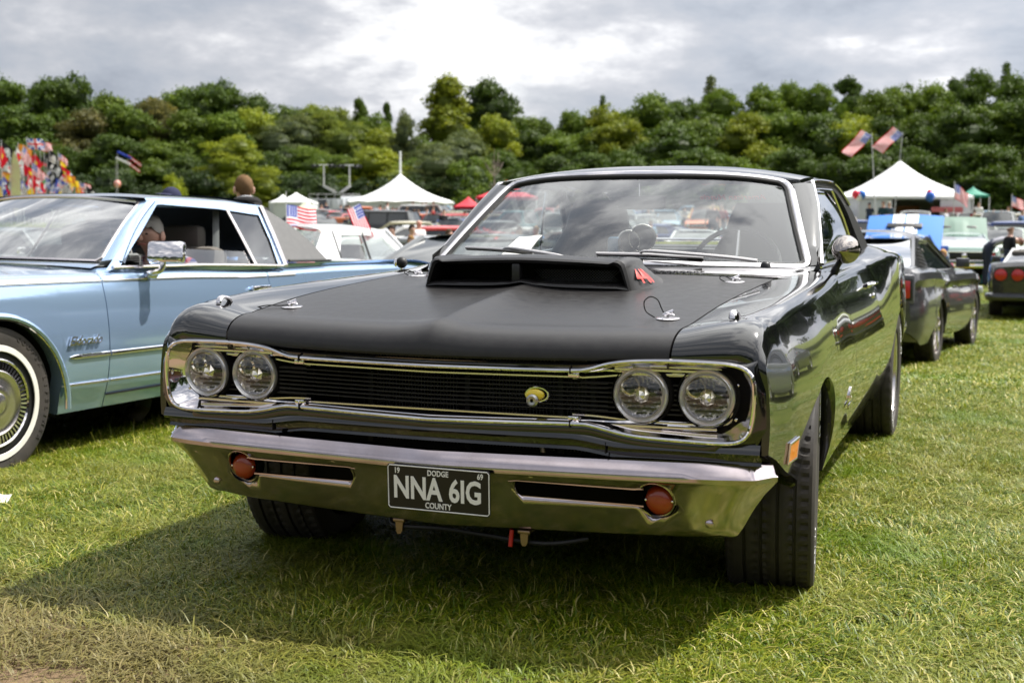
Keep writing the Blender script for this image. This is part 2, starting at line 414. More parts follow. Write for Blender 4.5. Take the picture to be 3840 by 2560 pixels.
def prof_x(y, z):
    zc, xc, xm = float(zcr(y)), float(xcr(y)), float(xmx(y))
    if z >= .60:
        t = min(1, (zc-z)/(zc-.60)); return xc+(xm-xc)*(1-(1-t)**1.9)
    return xm-.52*(.60-z)**2
FA, RA_, ARCH = .865, 3.90, .37
def zlow(y):
    z = .285
    z = max(z, float(np.interp(y, [.0, .085, .18, .30, .50], [.53, .53, .50, .45, .39])) if y < .50 else z)
    z = max(z, low_edge(y, .285, [FA], ARCH, .275)); return max(z, low_edge(y, .285, [RA_], .41, .275))
def top_z(x, y):
    """bonnet / wing height"""
    ax = abs(x); xs, xc = float(xseam(y)), float(xcr(y)); zc_, zs, zk = float(zcen(y)), float(zseam(y)), float(zcr(y))
    if ax <= xs:
        t = ax/xs; z = zc_+(zs-zc_)*t*t
        z += .019*math.exp(-(ax/.07)**1.2)*min(1, max(0, (1.2-y)/.4))
    else:
        t = (ax-xs)/(xc-xs); z = zs+(zk-zs)*t+.006*math.sin(math.pi*t)
    return z
ROLL = .15
def top_pt(x, b=None, y=None):
    """b: 0..1 along the rolled nose; y: beyond it"""
    if b is not None:
        yl = Y0(x); yt = yl+ROLL; zt = top_z(x, yt); zl = ZL(x); q = b*math.pi/2
        return (x, yl+ROLL*(1-math.cos(q)**.85), zl+(zt-zl)*math.sin(q)**.9)
    return (x, y, top_z(x, y))
# bonnet
m = M(); us = [math.copysign(abs(u)**1.25, u) for u in np.linspace(-1, 1, 57)]
P = []
for u in us:
    row = []; x0 = u*(.664-.003); row.append((x0, Y0(x0)+.03, ZL(x0)-.006)); row.append((x0, Y0(x0)+.004, ZL(x0)-.006))
    for b in np.linspace(0, 1, 14): x = u*(float(xseam(Y0(u*.66)+ROLL*b*.5))-.003); row.append(top_pt(x, b=b))
    ys = float(Y0(u*.66))+ROLL
    for y in np.linspace(ys+.03, 1.46-.05*u*u, 26): x = u*(float(xseam(y))-.003); row.append(top_pt(x, y=float(y)))
    x, y, z = row[-1]; row.append((x, y+.001, z-.02)); P.append(row)
edge = lambda row, s: [(p[0]+s*.0005, p[1], p[2]-.022) for p in row]
P = [edge(P[0], -1)]+P+[edge(P[-1], 1)]
m.grid(P); hood = m.build('bonnet', satin_black, car, angle=30)
# wings, doors, rear quarters: one section curve per station
def section(y, yb=None, b=None, start='seam', nside=16):
    """points from inner top edge over the crest and down to the lower edge; +x side"""
    row = []
    if b is not None:
        xs0 = float(xseam(Y0(.67)+ROLL*b*.5))+.003; xc0 = float(xcr(Y0(.89)+ROLL*b))
        for t in np.linspace(0, 1, 9)[:-1]:
            x = xs0+(xc0-.028-xs0)*t/.875*.875; row.append(top_pt(x, b=b))
        cx, cy, cz = top_pt(xc0-.012, b=b); yy = cy
        zc = cz
    else:
        yy = y
        if start == 'seam': xs0 = float(xseam(y))+.003
        else: xs0 = float(belx(y)); 
        xc0 = float(xcr(y)); zc = float(zcr(y))
        for t in np.linspace(0, 1, 9)[:-1]:
            x = xs0+(xc0-.026-xs0)*t
            if start == 'seam': row.append((x, y, top_z(x, y)))
            else:
                zb = float(belz(y)); q = t; row.append((x, y, zb+(zc-zb)*(q**1.6)+.0))
    # rounded crest
    xp, zp = row[-1][0], row[-1][2]
    zs = zc-.034
    x1 = prof_x(yy, min(zs, float(zcr(yy)))) if b is None else xc0+.004+(.0 if zs > .7 else 0)
    for q in (.25, .5, .75, 1.0):
        a = q*math.pi/2; row.append((xp+(x1-xp)*math.sin(a), yy, zs+(zp-zs)*math.cos(a)))
    zl = zlow(yy)
    for t in np.linspace(0, 1, nside)[1:]:
        z = zs+(zl-zs)*t; row.append((max(prof_x(yy, z), x1) if b is not None and z > .6 else prof_x(yy, z), yy, z))
    x, _, z = row[-1]; row.append((x-.012, yy, z-.004)); row.append((x-.05, yy, z+.006))
    return row
def side(rows, name, s, ang=40):
    m = M(); P = np.array(rows); P[:, :, 0] *= s
    e0 = P[:1].copy(); e0[:, :, 0] -= s*.02; e1 = P[-1:].copy(); e1[:, :, 0] -= s*.02
    e0[:, :9, 2] -= .018; e1[:, :9, 2] -= .018
    P = np.concatenate([e0, P, e1], 0)
    m.grid(P, flip=(s < 0)); return m.build(name, gloss_black, car, angle=ang)
for s in (1, -1):
    rows = [section(0, b=b) for b in np.linspace(0, 1, 12)]
    yr = Y0(.89)+ROLL
    rows += [section(y) for y in arc_stations(yr+.02, 1.858, [FA], ARCH, 44) if y > yr+.01]
    side(rows, 'front_wing', s)
    d = side([section(y, start='belt') for y in np.linspace(1.864, 3.0, 26)], 'door', s)
    mm = M()   # door handle: pull strap over a dished escutcheon
    x = prof_x(2.84, .85); mm.tube(smooth_path([(s*(x+.004), 2.73, .852), (s*(x+.030), 2.755, .858), (s*(x+.034), 2.80, .860), (s*(x+.032), 2.87, .860), (s*(x+.004), 2.90, .856)], 4), .010, 8, flat=.7)
    mm.box((s*(x+.006), 2.82, .850), (.016, .17, .026), bev=.006); mm.build('door_handle', chrome, d)
    mm = M(); mm.lathe([(0, s*.010), (.010, s*.009), (.013, 0)], (s*(prof_x(2.86, .80)), 2.86, .80), 'x', 14, flip=s < 0); mm.build('door_lock', chrome, d)
    side([section(y, start='belt') for y in arc_stations(3.005, 5.15, [RA_], .41, 40)], 'rear_wing', s)
    # sill strip under the door
    mm = M(); P = []
    for y in np.linspace(1.31, 3.48, 24):
        x = prof_x(y, .285); P.append([(s*(x-.055), y, .29), (s*(x-.014), y, .283), (s*(x-.02), y, .265), (s*(x-.06), y, .245), (s*(x-.2), y, .25)])
    mm.grid(P, flip=s < 0); mm.build('sill', gloss_black, car)
# door shut line shadow gaps are real; a dark liner sits behind them
for s in (1, -1):
    m = M(); P = []
    for y in np.linspace(1.32, 3.45, 20): P.append([(s*(float(xcr(y))-.05), y, float(zcr(y))-.05), (s*(float(xmx(y))-.04), y, .62), (s*(float(xmx(y))-.07), y, .30)])
    m.grid(P, flip=s < 0); m.build('body_liner', dark, car)
# rear end and boot lid (out of view, closes the body)
m = M(); P = []
for x in np.linspace(-.70, .70, 21): P.append([(x, y, float(belz(y))+.012*(1-(x/.7)**2)) for y in np.linspace(4.22, 5.12, 10)])
m.grid(P); m.build('boot_lid', gloss_black, car)
m = M(); P = []
for x in np.linspace(-.88, .88, 21): P.append([(x, 5.14+.02*(1-(x/.88)**2), z) for z in (.91, .80, .66, .52, .40)])
m.grid(P, flip=True); m.build('rear_panel', gloss_black, car)
m = M(); m.tube(smooth_path([(-.84, 5.05, .5), (-.80, 5.16, .5), (0, 5.20, .5), (.80, 5.16, .5), (.84, 5.05, .5)], 6), .07, 10, flat=1.0); m.build('rear_bumper', chrome, car)

# ------------------------------------------------------------------ cowl, screen, roof
wsb = lambda u: (u*.754, 1.66+.178*u*u, .975-.017*u*u)           # screen base, u in -1..1
wst = lambda u: (u*.605, 2.195+.087*u*u, 1.318-.033*u**4)         # screen top
def ws(u, v, off=0.0):
    a, b = np.array(wsb(u)), np.array(wst(u)); p = a+(b-a)*v
    p[1] -= .030*math.sin(math.pi*v)*(1-.5*u*u)+off*.8; p[2] += off*.6; return tuple(p)
m = M(); P = []
for u in np.linspace(-1, 1, 41):
    hy = 1.466-.05*u*u; hx = u*.80; a = np.array((u*.79, hy, float(zcen(1.46))*(1-u*u)+.926*u*u)); e = np.array(wsb(u)); e[0] = u*.80 if abs(u) > .97 else e[0]
    P.append([tuple(a+np.array((0, 0, -.02))), tuple(a)]+[tuple(a+(e-a)*np.array((t, t, t**3.5))+np.array((0, 0, -.003*math.sin(math.pi*t)))) for t in (.15, .3, .45, .6, .72, .82, .9, .95, 1)])
m.grid(P); cowl = m.build('cowl_panel', gloss_black, car)
for xc_ in (-.33, .33):          # slotted air intakes in the cowl
    for k in range(15):
        u = (xc_+(k-7)*.0125)/.77; hy = 1.466-.05*u*u; m = M(); yv = (hy+wsb(u)[1])/2
        m.box((xc_+(k-7)*.0125, yv, .940), (.0045, .055, .004), bev=.001); m.build('vent_slot', chrome_dull if k % 2 else rubber_clean, cowl)
m = M(); m.grid([[ws(u, v) for v in np.linspace(0, 1, 14)] for u in np.linspace(-1, 1, 33)]); m.build('windscreen', screen_glass, car)
# rubber seal and bright trim round the screen
def screen_loop(off, n=14, r=.06):
    L = []
    e = 1-r
    for u in np.linspace(-e, e, n*2): L.append(ws(u, 0, off))
    for q in np.linspace(0, 1, 5)[1:-1]: L.append(ws(e+r*math.sin(q*math.pi/2), r*(1-math.cos(q*math.pi/2)), off))
    for v in np.linspace(r, 1-r*1.6, n): L.append(ws(1, v, off))
    for q in np.linspace(0, 1, 6)[1:-1]: L.append(ws(1-r*(1-math.cos(q*math.pi/2)), 1-r*1.6*(1-math.sin(q*math.pi/2)), off))
    for u in np.linspace(e, -e, n*2): L.append(ws(u, 1, off))
    for q in np.linspace(0, 1, 6)[1:-1]: L.append(ws(-e-r*math.sin(q*math.pi/2), 1-r*1.6*(1-math.cos(q*math.pi/2)), off))
    for v in np.linspace(1-r*1.6, r, n): L.append(ws(-1, v, off))
    for q in np.linspace(0, 1, 5)[1:-1]: L.append(ws(-1+r*(1-math.cos(q*math.pi/2)), r*(1-math.sin(q*math.pi/2)), off))
    return L
L = screen_loop(.004); cen = np.mean(np.array(L), 0)
def grow(L, k): return [tuple(np.array(p)+(np.array(p)-cen)/np.linalg.norm(np.array(p)-cen)*k) for p in L]
m = M(); m.tube(grow(L, .004), .011, 6, closed=True, flat=.8, up=(0, -.8, .6)); m.build('screen_seal', rubber_clean, car)
m = M(); m.tube(grow(L, .024), .0135, 8, closed=True, flat=.5, up=(0, -.8, .6)); m.build('screen_trim', chrome, car)
# roof
def roof_z(x, y):
    zc = float(pchip([2.2, 2.35, 2.7, 3.1, 3.4, 3.7, 4.1], [1.325, 1.362, 1.387, 1.384, 1.362, 1.30, 1.10])(y)); ze = float(pchip([2.2, 2.5, 3.0, 3.35, 3.65], [1.288, 1.322, 1.325, 1.295, 1.20])(y))
    t = abs(x)/.69; return ze+(zc-ze)*(1-t**2.6)
m = M(); P = []
for u in np.linspace(-1, 1, 33):
    yf = wst(u)[1]+.018; row = []
    for y in np.linspace(yf, 3.42, 24): x = u*.69*(1-.05*max(0, 2.5-y)/.3); row.append((x, y, roof_z(x, y)))
    P.append(row)
P = [[(p[0]*1.012, p[1], p[2]-.022) for p in P[0]]]+P+[[(p[0]*1.012, p[1], p[2]-.022) for p in P[-1]]]
m.grid(P); m.build('roof', gloss_black, car)
m = M(); m.grid([[(u*.6, y, roof_z(u*.6, y)-.035) for y in np.linspace(2.24, 3.40, 12)] for u in np.linspace(-1, 1, 13)], flip=True); m.build('headlining', interior, car)
# back window and its surround
bwt = lambda u: (u*.585, 3.44, 1.352-.045*u**4); bwb = lambda u: (u*.64, 4.12+.06*(1-u*u), 1.035)
def bw(u, v): a, b = np.array(bwt(u)), np.array(bwb(u)); return a+(b-a)*v+np.array((0, .0, .03*math.sin(math.pi*v)))
m = M(); m.grid([[tuple(bw(u, v)) for v in np.linspace(0.03, 1, 8)] for u in np.linspace(-.93, .93, 17)]); m.build('rear_window', clear_glass, car)
m = M(); L = [tuple(bw(u, .02)) for u in np.linspace(-.93, .93, 12)]+[tuple(bw(.94, v)) for v in np.linspace(.1, .9, 6)]+[tuple(bw(u, 1)) for u in np.linspace(.93, -.93, 12)]+[tuple(bw(-.94, v)) for v in np.linspace(.9, .1, 6)]
m.tube(L, .014, 6, closed=True, flat=.6); m.build('rear_window_trim', chrome, car)
m = M(); m.grid([[(u*.70, y, 1.022+.004*(1-u*u)) for y in (4.10, 4.16, 4.24)] for u in np.linspace(-1, 1, 9)]); m.build('rear_deck_panel', gloss_black, car)
# side glass: outline in (y, z), x from the tumblehome
gx_ = lambda z: float(np.interp(z, [.94, 1.04, 1.20, 1.31], [.815, .788, .742, .695]))
outer = [(1.845, .958), (2.01, 1.055), (2.18, 1.175), (2.31, 1.270), (2.37, 1.298), (2.55, 1.312), (3.0, 1.318), (3.26, 1.300), (3.50, 1.225), (3.68, 1.13), (3.86, 1.03), (3.86, .985), (3.4, .960), (2.6, .95)]
inner = [(1.925, .965), (2.06, 1.050), (2.20, 1.150), (2.325, 1.235), (2.40, 1.272), (2.56, 1.284), (3.0, 1.286), (3.20, 1.266), (3.34, 1.19), (3.45, 1.10), (3.55, 1.02), (3.56, .985), (3.3, .975), (2.6, .966)]
for s in (1, -1):
    m = M(); lo = smooth_path([(s*(gx_(z)+.004), y, z) for y, z in outer], 3, True); li = smooth_path([(s*gx_(z), y, z) for y, z in inner], 3, True); lb = [tuple(np.array(p)-np.array((s*.03, 0, 0))) for p in li]
    m.loft([lo, li, lb], flip=s > 0); m.build('window_surround', rubber_clean, car)
    m = M(); c = np.mean(np.array(li), 0); m.add([tuple(c)]+[tuple(p) for p in lb], [(0, i+1, (i+1) % len(lb)+1) for i in range(len(lb))], flip=s < 0)
    m.v = [(p[0]+s*.012, p[1], p[2]) for p in m.v]; m.build('side_window', clear_glass, car)
    m = M(); m.tube([(s*(gx_(z)+.010), y, z) for y, z in smooth_path([(1.88, .966), (2.03, 1.066), (2.19, 1.180), (2.33, 1.278), (2.42, 1.306), (3.0, 1.318), (3.28, 1.296), (3.45, 1.22)], 5)], .009, 8, flat=.8); m.build('drip_rail', chrome, car)
    m = M(); m.tube([(s*(gx_(z)+.004), y, z) for y, z in smooth_path([(1.95, .97), (2.08, 1.055), (2.22, 1.155), (2.34, 1.237), (2.42, 1.268), (3.0, 1.28)], 5)], .006, 6); m.build('window_trim', chrome, car)
    m = M(); m.tube([(s*(gx_(z)+.001), y, z) for y, z in ((3.02, 1.284), (3.10, 1.15), (3.20, .975))], .008, 6); m.build('window_divider', chrome, car)
    m = M(); m.tube([(s*(float(belx(y))+.002), y, float(belz(y))+.006) for y in np.linspace(1.9, 3.56, 16)], .0055, 6); m.build('belt_trim', chrome, car)
    # bright outer windscreen pillar cover
    m = M(); P = []
    for v in np.linspace(-.01, 1.0, 14):
        a = np.array(ws(1, max(v, 0), .004)); o = np.array((s*(gx_(a[2])+.012), a[1]+.055, a[2]+.004)); a[0] = s*(a[0]+.024)
        P.append([tuple(a+np.array((-s*.004, .01, -.004))), tuple(a), tuple(a*.5+o*.5+np.array((s*.010, -.010, .004))), tuple(o), tuple(o+np.array((-s*.01, .02, -.01)))])
    m.grid(P, flip=s > 0); m.build('screen_pillar', gloss_black, car)

# ------------------------------------------------------------------ scoop
m = M(); hz = lambda x, y: top_z(x, y)
def scoop_loop(y, w, zt, n=10, low=0.0, k=1.0):
    """open outline over the bonnet from left foot to right foot"""
    L = []; r = .030*k; fl_ = float(sstep(.80, .93, y))
    zb = hz(w, y)-.004+low; ze = zt-.020
    L.append((-w-.004-.055*fl_, y, zb)); L.append((-w+.004-.028*fl_, y, zb+(ze-zb)*.42)); L.append((-w+.012-.004*fl_, y, ze-r*.6))
    for q in np.linspace(0, 1, 4): L.append((-w+.014+r*(1-math.cos(q*math.pi/2)), y, ze-r*.4+r*math.sin(q*math.pi/2)*.9))
    for x in np.linspace(-w+.06, w-.06, 11): L.append((x, y, zt-.016*(abs(x)/w)**1.5))
    for q in np.linspace(1, 0, 4): L.append((w-.014-r*(1-math.cos(q*math.pi/2)), y, ze-r*.4+r*math.sin(q*math.pi/2)*.9))
    L.append((w-.012+.004*fl_, y, ze-r*.6)); L.append((w-.004+.028*fl_, y, zb+(ze-zb)*.42)); L.append((w+.004+.055*fl_, y, zb))
    return L
bow = lambda x: .035*(x/.36)**2
secs = [(.815, .362, 1.004), (.84, .366, 1.010), (.94, .364, 1.013), (1.08, .352, 1.008), (1.20, .330, .998), (1.30, .30, .980), (1.38, .27, .958), (1.44, .24, .935)]
loops = []
for y, w, zt in secs:
    L = scoop_loop(y, w, zt); loops.append([(p[0], p[1]+bow(p[0]) if y < 1.2 else p[1], p[2]) for p in L])
m.loft(loops, closed=False)
# front lip: full ring turned into the mouth
def mouth(y, w, zt, zbm, k):
    """closed ring; same count top run as scoop_loop plus bottom run"""
    top = scoop_loop(y, w, zt, k=k); bot = []
    for x in np.linspace(w-.02, -w+.02, 11): bot.append((x, y, zbm-.0))
    return top, bot
ringo = [(p[0], p[1]+bow(p[0]), p[2]) for p in scoop_loop(.815, .362, 1.004)]
zbm = lambda x: hz(x, .82)+.001
bot = [(x, .815+bow(x), zbm(x)) for x in np.linspace(.33, -.33, 13)]
R0 = ringo+bot
def shrink(Rg, dx, dz, dy):
    c = np.array((0, 0, .952)); o = []
    for p in Rg:
        x = p[0]; sx = (abs(x)-dx)/max(abs(x), 1e-6) if abs(x) > dx*2 else 1; zc0 = .952
        z = zc0+(p[2]-zc0)*max(.05, 1-dz/ .045); o.append((x*sx, p[1]+dy, z))
    return o
R1 = shrink(R0, .008, .006, -.010); R2 = shrink(R0, .018, .014, -.006); R3 = shrink(R0, .024, .019, .03); R4 = shrink(R0, .030, .022, .20)
m.loft([R0, R1, R2, R3, R4], flip=False)
sc_ = m.build('bonnet_scoop', satin_black, car, angle=50); sc_.location.x = -.022
m = M(); m.add(shrink(R0, .030, .022, .19), [tuple(range(len(R0)))]); m.build('scoop_back', dark, sc_)
m = M(); m.box((-.02, .835, .952), (.03, .05, .065), bev=.006); m.build('scoop_divider', satin_black, sc_)
m = M()
for k in range(26):
    x = .02+k*.0102
    m.tube([(x, .88, .925), (x+.045, .88, .965)], .0008, 4, cap=False); m.tube([(x+.045, .88, .925), (x, .88, .965)], .0008, 4, cap=False)
tag(m.build('scoop_mesh', chrome_dull, sc_), kind='stuff')
for s in (1, -1):
    t = text_mesh('440', .068, .0, .98, bold=.0012, spacing=1.02); o_ = []
    for (u, v_, w_) in t.v:
        z = .944+v_*.92; y = .900+s*u*1.0; f_ = float(sstep(.80, .93, y)); wy = float(np.interp(y, [q[0] for q in secs], [q[1] for q in secs]))
        xs_ = wy+float(np.interp(z, [.905, .943, .972], [.004+.055*f_, -.004+.028*f_, -.012+.004*f_]))+.005; o_.append((s*xs_, y+bow(xs_)-.003, z))
    t.v = o_; t.build('scoop_number', red_decal, sc_, smooth=False, merge=0)

# ------------------------------------------------------------------ nose: face panel, bezel, lamps, grille
yb = lambda x: .014+.052*(abs(x)/.89)**1.4
bez = [(0, .726), (.20, .727), (.40, .729), (.455, .734), (.51, .750), (.57, .759), (.66, .763), (.78, .762), (.840, .757), (.872, .742), (.886, .715), (.889, .67), (.885, .62), (.876, .585), (.855, .564), (.81, .556), (.70, .558), (.60, .562), (.54, .570), (.47, .585), (.42, .588), (.20, .583), (0, .579)]
bz = smooth_path([(x, 0, z) for x, z in bez], 4)
full = [(p[0], yb(p[0]), p[2]) for p in bz]; full = full+[(-p[0], p[1], p[2]) for p in full[::-1]][1:-1]
def inset(L, d, dy, zc=.655):
    out = []; n = len(L)
    for i, p in enumerate(L):
        a, b = L[i-1], L[(i+1) % n]; tx, tz_ = b[0]-a[0], b[2]-a[2]; l = math.hypot(tx, tz_) or 1
        out.append((p[0]-(-tz_)/l*d*-1*-1 if False else p[0]+tz_/l*d, p[1]+dy, p[2]-tx/l*d))
    return out
# orientation: loop runs clockwise seen from the front (-y): inward = (+dz, -dx)
o1 = inset(full, -.004, .004)
def face_edge(p):
    """where the painted nose meets bonnet, wing side and valance"""
    x, z = p[0], p[2]; s = 1 if x >= 0 else -1; ax = abs(x)
    if z > .70 and ax < .86: X = ax*1.012; return (s*X, Y0(X)+.012, ZL(X)-.010)
    if z > .70: return (s*.893, Y0(.88)+.004, .776-.30*(max(0, .757-z)))
    if z > .585 and ax > .8: return (s*(prof_x(.085, max(z, .5))-.004), .088, z)
    if ax > .8: k = (ax-.8)/.09; return (s*(.80+(k)*.115), .088-.0*k, .545-.012+.02*max(0, k))
    return (s*ax*1.01, yb(ax)+.006, z-.030)
o2 = [face_edge(p) for p in full]; mid = [tuple((np.array(a)*.45+np.array(b)*.55)+np.array((0, -.006, 0))) for a, b in zip(o1, o2)]
m = M(); m.loft([o1, mid, o2]); m.build('nose_panel', gloss_black, car, recalc=True, angle=60)
m = M(); m.tube(full, .0062, 8, closed=True, up=(0, 1, 0)); bzo = m.build('grille_bezel', chrome, car)
# inner chrome tray, wide beside the outer lamps
def tray(L, dx, dz, dy):
    out = []
    for p in L:
        s = 1 if p[0] >= 0 else -1; ax = abs(p[0]); w = sstep(.42, .62, ax)
        z = .655+(p[2]-.655)*(1-(dz*(.25+.75*w))/.09); x = s*(ax-dx*float(sstep(.60, .885, ax))); out.append((float(x), p[1]+float(dy*(.5+.5*w)), float(z)))
    return out
m = M(); m.loft([inset(full, .005, .004), tray(full, .020, .012, .022), tray(full, .050, .030, .046), tray(full, .056, .038, .048)], flip=True); m.build('bezel_tray', chrome, bzo, recalc=True)
T4 = tray(full, .056, .038, .050)
m = M(); m.loft([T4, [(p[0]*.985, p[1]+.05, .655+(p[2]-.655)*.98) for p in T4]], flip=True); m.build('tray_wall', dark, bzo)
# inner bright hoop round each lamp pair and dark slats between
for s in (1, -1):
    hoop = [(.40, .704), (.47, .710), (.56, .719), (.70, .722), (.79, .719), (.820, .702), (.826, .655), (.820, .612), (.79, .597), (.70, .594), (.56, .597), (.47, .604), (.40, .606)]
    hp = [(s*p[0], yb(p[0])+.050, p[2]) for p in smooth_path([(x, 0, z) for x, z in hoop], 4)]
    m = M(); m.tube(hp, .0042, 6, up=(0, 1, 0)); m.build('lamp_hoop', stainless, car)
    for k in range(7):
        z = .616+k*.013; m = M(); pts = [(s*x, yb(x)+.058, z+(.655-z)*float(sstep(.55, .44, x))*-.0) for x in np.linspace(.42, .815, 9)]
        m.tube(pts, .0032, 6, up=(0, 1, 0)); m.build('grille_slat', dark_metal, car)
    for hx, hy, hz_ in ((.588, .112, .668), (.762, .122, .668)):
        H = empty('headlamp', (s*hx, hy-.028, hz_)); H.parent = car; H.rotation_euler = (R(2), 0, 0)
        r = .0665
        m = M(); m.lathe([(r+.012, -.006), (r+.017, .006), (r+.019, .05), (r+.012, .07)], (0, 0, 0), 'y', 48, flip=True); m.build('lamp_bowl', dark, H, recalc=True)
        m = M(); m.lathe([(r-.004, -.010), (r+.002, -.017), (r+.006, -.014), (r+.009, -.004), (r+.008, .010)], (0, 0, 0), 'y', 48, flip=True); m.build('lamp_rim', lamp_rim_mat, H, recalc=True)
        m = M(); pr = [(0.001, -.030), (r*.35, -.029), (r*.65, -.025), (r*.88, -.017), (r*1.0, -.008)]; m.lathe(pr, (0, 0, 0), 'y', 48); m.build('lamp_lens', lamp_glass, H, recalc=True)
        # faceted reflector
        m = M(); P = []; nn_, mm_ = 30, 7
        for i in range(nn_):
            a = 2*math.pi*i/nn_; row = []
            for j in range(mm_):
                q = j/(mm_-1); rr = r*(.22+.78*q); dep = .052*(1-q*q)+.002
                jit = .0105*math.sin(i*2.4+j*3.1)*(1 if 0 < j < mm_-1 else 0)
                row.append((rr*math.cos(a+.06*j), dep-.008+jit, rr*math.sin(a+.06*j)))
            P.append(row)
        m.grid(P, closeu=True); m.build('lamp_reflector', reflector, H, smooth=False)
        m = M(); P = []
        for i in range(7):
            a = 2*math.pi*i/7; P.append([(0, -.020, 0), (.013*math.cos(a), -.011, .013*math.sin(a)), (.023*math.cos(a+.2), .0, .023*math.sin(a+.2)), (.019*math.cos(a), .04, .019*math.sin(a))])
        m.grid(P, closeu=True); m.build('bulb_cap', brass, H, smooth=False)
        m = M(); m.lathe([(r*.88, -.006), (r*.90, -.012), (r*.97, -.009), (r*.99, -.002)], (0, 0, 0), 'y', 48); m.build('lens_ring', lamp_ring_mat, H, recalc=True)
        m = M(); m.lathe([(.020, -.001), (.024, -.006), (.028, -.001), (.026, .03)], (-.03, 0, .022), 'y', 16); m.build('pilot_bulb', brass, H, recalc=True)
        for k in range(5):
            m = M(); m.box((-.030+k*.011, .008, .045-.004*abs(k-2)), (.003, .012, .026), rot=Matrix.Rotation(R(12-6*k), 3, 'Y')); m.build('lens_rib', lamp_glass, H)
    for z, x0_, x1_ in ((.7445, .50, .80), (.7345, .52, .78), (.586, .50, .79)):
        m = M(); m.tube([(s*x, yb(x)+.030, z) for x in np.linspace(x0_, x1_, 8)], .0042, 6, up=(0, 1, 0)); m.build('tray_rib', stainless, car)
    for z in (.700, .612):   # screws
        m = M(); m.lathe([(0, -.004), (.004, -.003), (.0055, 0)], (s*.836, yb(.83)+.046, z), 'y', 10); m.build('bezel_screw', chrome, car, recalc=True)
# centre grille: bars, chrome secondary bars, brackets
for z, mt_, r in ((.706, stainless, .0040), (.602, stainless, .0040)):
    m = M(); m.tube([(x, yb(abs(x))+.030, z+(.0035 if z > .65 else -.002)*(abs(x)/.42)) for x in np.linspace(-.43, .43, 25)], r, 6, up=(0, 1, 0)); m.build('grille_bar', mt_, car)
for k in range(7):
    z = .690-k*.0118; m = M(); m.tube([(x, yb(abs(x))+.036, z+.003*(abs(x)/.42)) for x in np.linspace(-.50, .50, 25)], .0023, 6, up=(0, 1, 0), flat=1.0); m.build('grille_slat', dark_metal, car)
for s in (1, -1):
    for z, dz in ((.729, -.012), (.588, .012)):
        m = M(); m.box((s*.415, yb(.41)+.012, z+dz), (.030, .012, .014), bev=.002); m.lathe([(0, -.004), (.0042, -.0034), (.005, 0)], (s*.420, yb(.41)+.006, z+dz), 'y', 8); m.build('trim_bracket', chrome, car, recalc=True)
        m = M(); m.box((s*.409, yb(.409), z+.0005), (.0022, .018, .018)); m.build('trim_joint', dark, car)
m = M(); m.tube([(x, Y0(abs(x))+.012, .741+.001*abs(x)) for x in np.linspace(-.36, .22, 15)], .0055, 6, up=(0, 1, 0), flat=.7); m.build('lip_strip', copper_strip, car)
# radiator, core, supports
rad = empty('radiator', (0, 0, 0)); rad.parent = car
m = M(); m.box((0, .40, .60), (1.30, .03, .34)); m.build('radiator_core', dark, rad)
m = M()
for k in range(64):
    x = -.33+k*.0107
    if abs(x+.02) < .035 or abs(x-.27) < .02: continue
    m.box((x, .372, .60), (.0016, .01, .30))
for k in range(22): m.box((0.01, .368, .46+k*.0135), (.68, .006, .0014))
tag(m.build('radiator_fins', radiator_mat, rad, smooth=False), kind='stuff'); 
for x in (-.345, -.02, .275, .375):
    m = M(); m.box((x, .355, .60), (.018, .012, .32), bev=.002); m.build('radiator_support', dark_metal, rad)
m = M()
for k in range(6): m.box((-.60+k*.045, .37, .60), (.003, .01, .26))
for k in range(6): m.box((-.50, .37, .50+k*.042), (.26, .01, .003))
tag(m.build('condenser_mesh', dark_metal, rad, smooth=False), kind='stuff')
m = M(); m.tube(smooth_path([(.10, .35, .475), (.18, .34, .478), (.22, .34, .468), (.225, .34, .42)], 5), .008, 8); m.build('coolant_pipe', chrome_dull, rad)
# badge in the grille: plain enamelled oval
B = empty('grille_badge', (.322, yb(.32)+.004, .664), scale=1.3); B.parent = car
m = M(); m.ellipsoid((-.010, 0, -.003), (.022, .007, .013), 16, 8); m.build('badge_body', yellow_enamel, B)
m = M(); m.tube([(.024*math.cos(a)-.004, -.002, .0145*math.sin(a)-.002) for a in np.linspace(0, 2*math.pi, 24, endpoint=False)], .0022, 6, closed=True, up=(0, 1, 0)); m.build('badge_rim', chrome, B)
m = M(); m.lathe([(.004, -.012), (.009, -.013), (.013, -.010), (.013, .0)], (-.012, 0, -.014), 'y', 18); m.build('badge_wheel', chrome_dull, B, recalc=True)
m = M(); m.box((.003, .004, -.001), (.006, .01, .020)); m.box((-.006, .0045, -.001), (.003, .009, .022)); m.build('badge_stripe', plate_black, B)
# valance between bezel and bumper
m = M(); P = []
for x in np.linspace(-.905, .905, 49):
    ax = abs(x); y = yb(ax); w = float(sstep(.40, .56, ax)); zb_ = .560-.018*w; e = float(sstep(.84, .905, ax))
    P.append([(x, y+.012, zb_+.012), (x, y+.004, zb_+.000), (x, y+.0, zb_-.012), (x, y+.006, zb_-.020), (x, y+.030, zb_-.024), (x, y+.034, zb_-.036), (x, y+.030, zb_-.046), (x, y+.060+.02*e, zb_-.052)])
m.grid(P, flip=True); m.build('valance_panel', gloss_black, car, angle=35, recalc=False)
for s in (1, -1):
    m = M(); m.box((s*.505, yb(.5)+.010, .528), (.002, .02, .03)); m.build('valance_joint', dark, car)

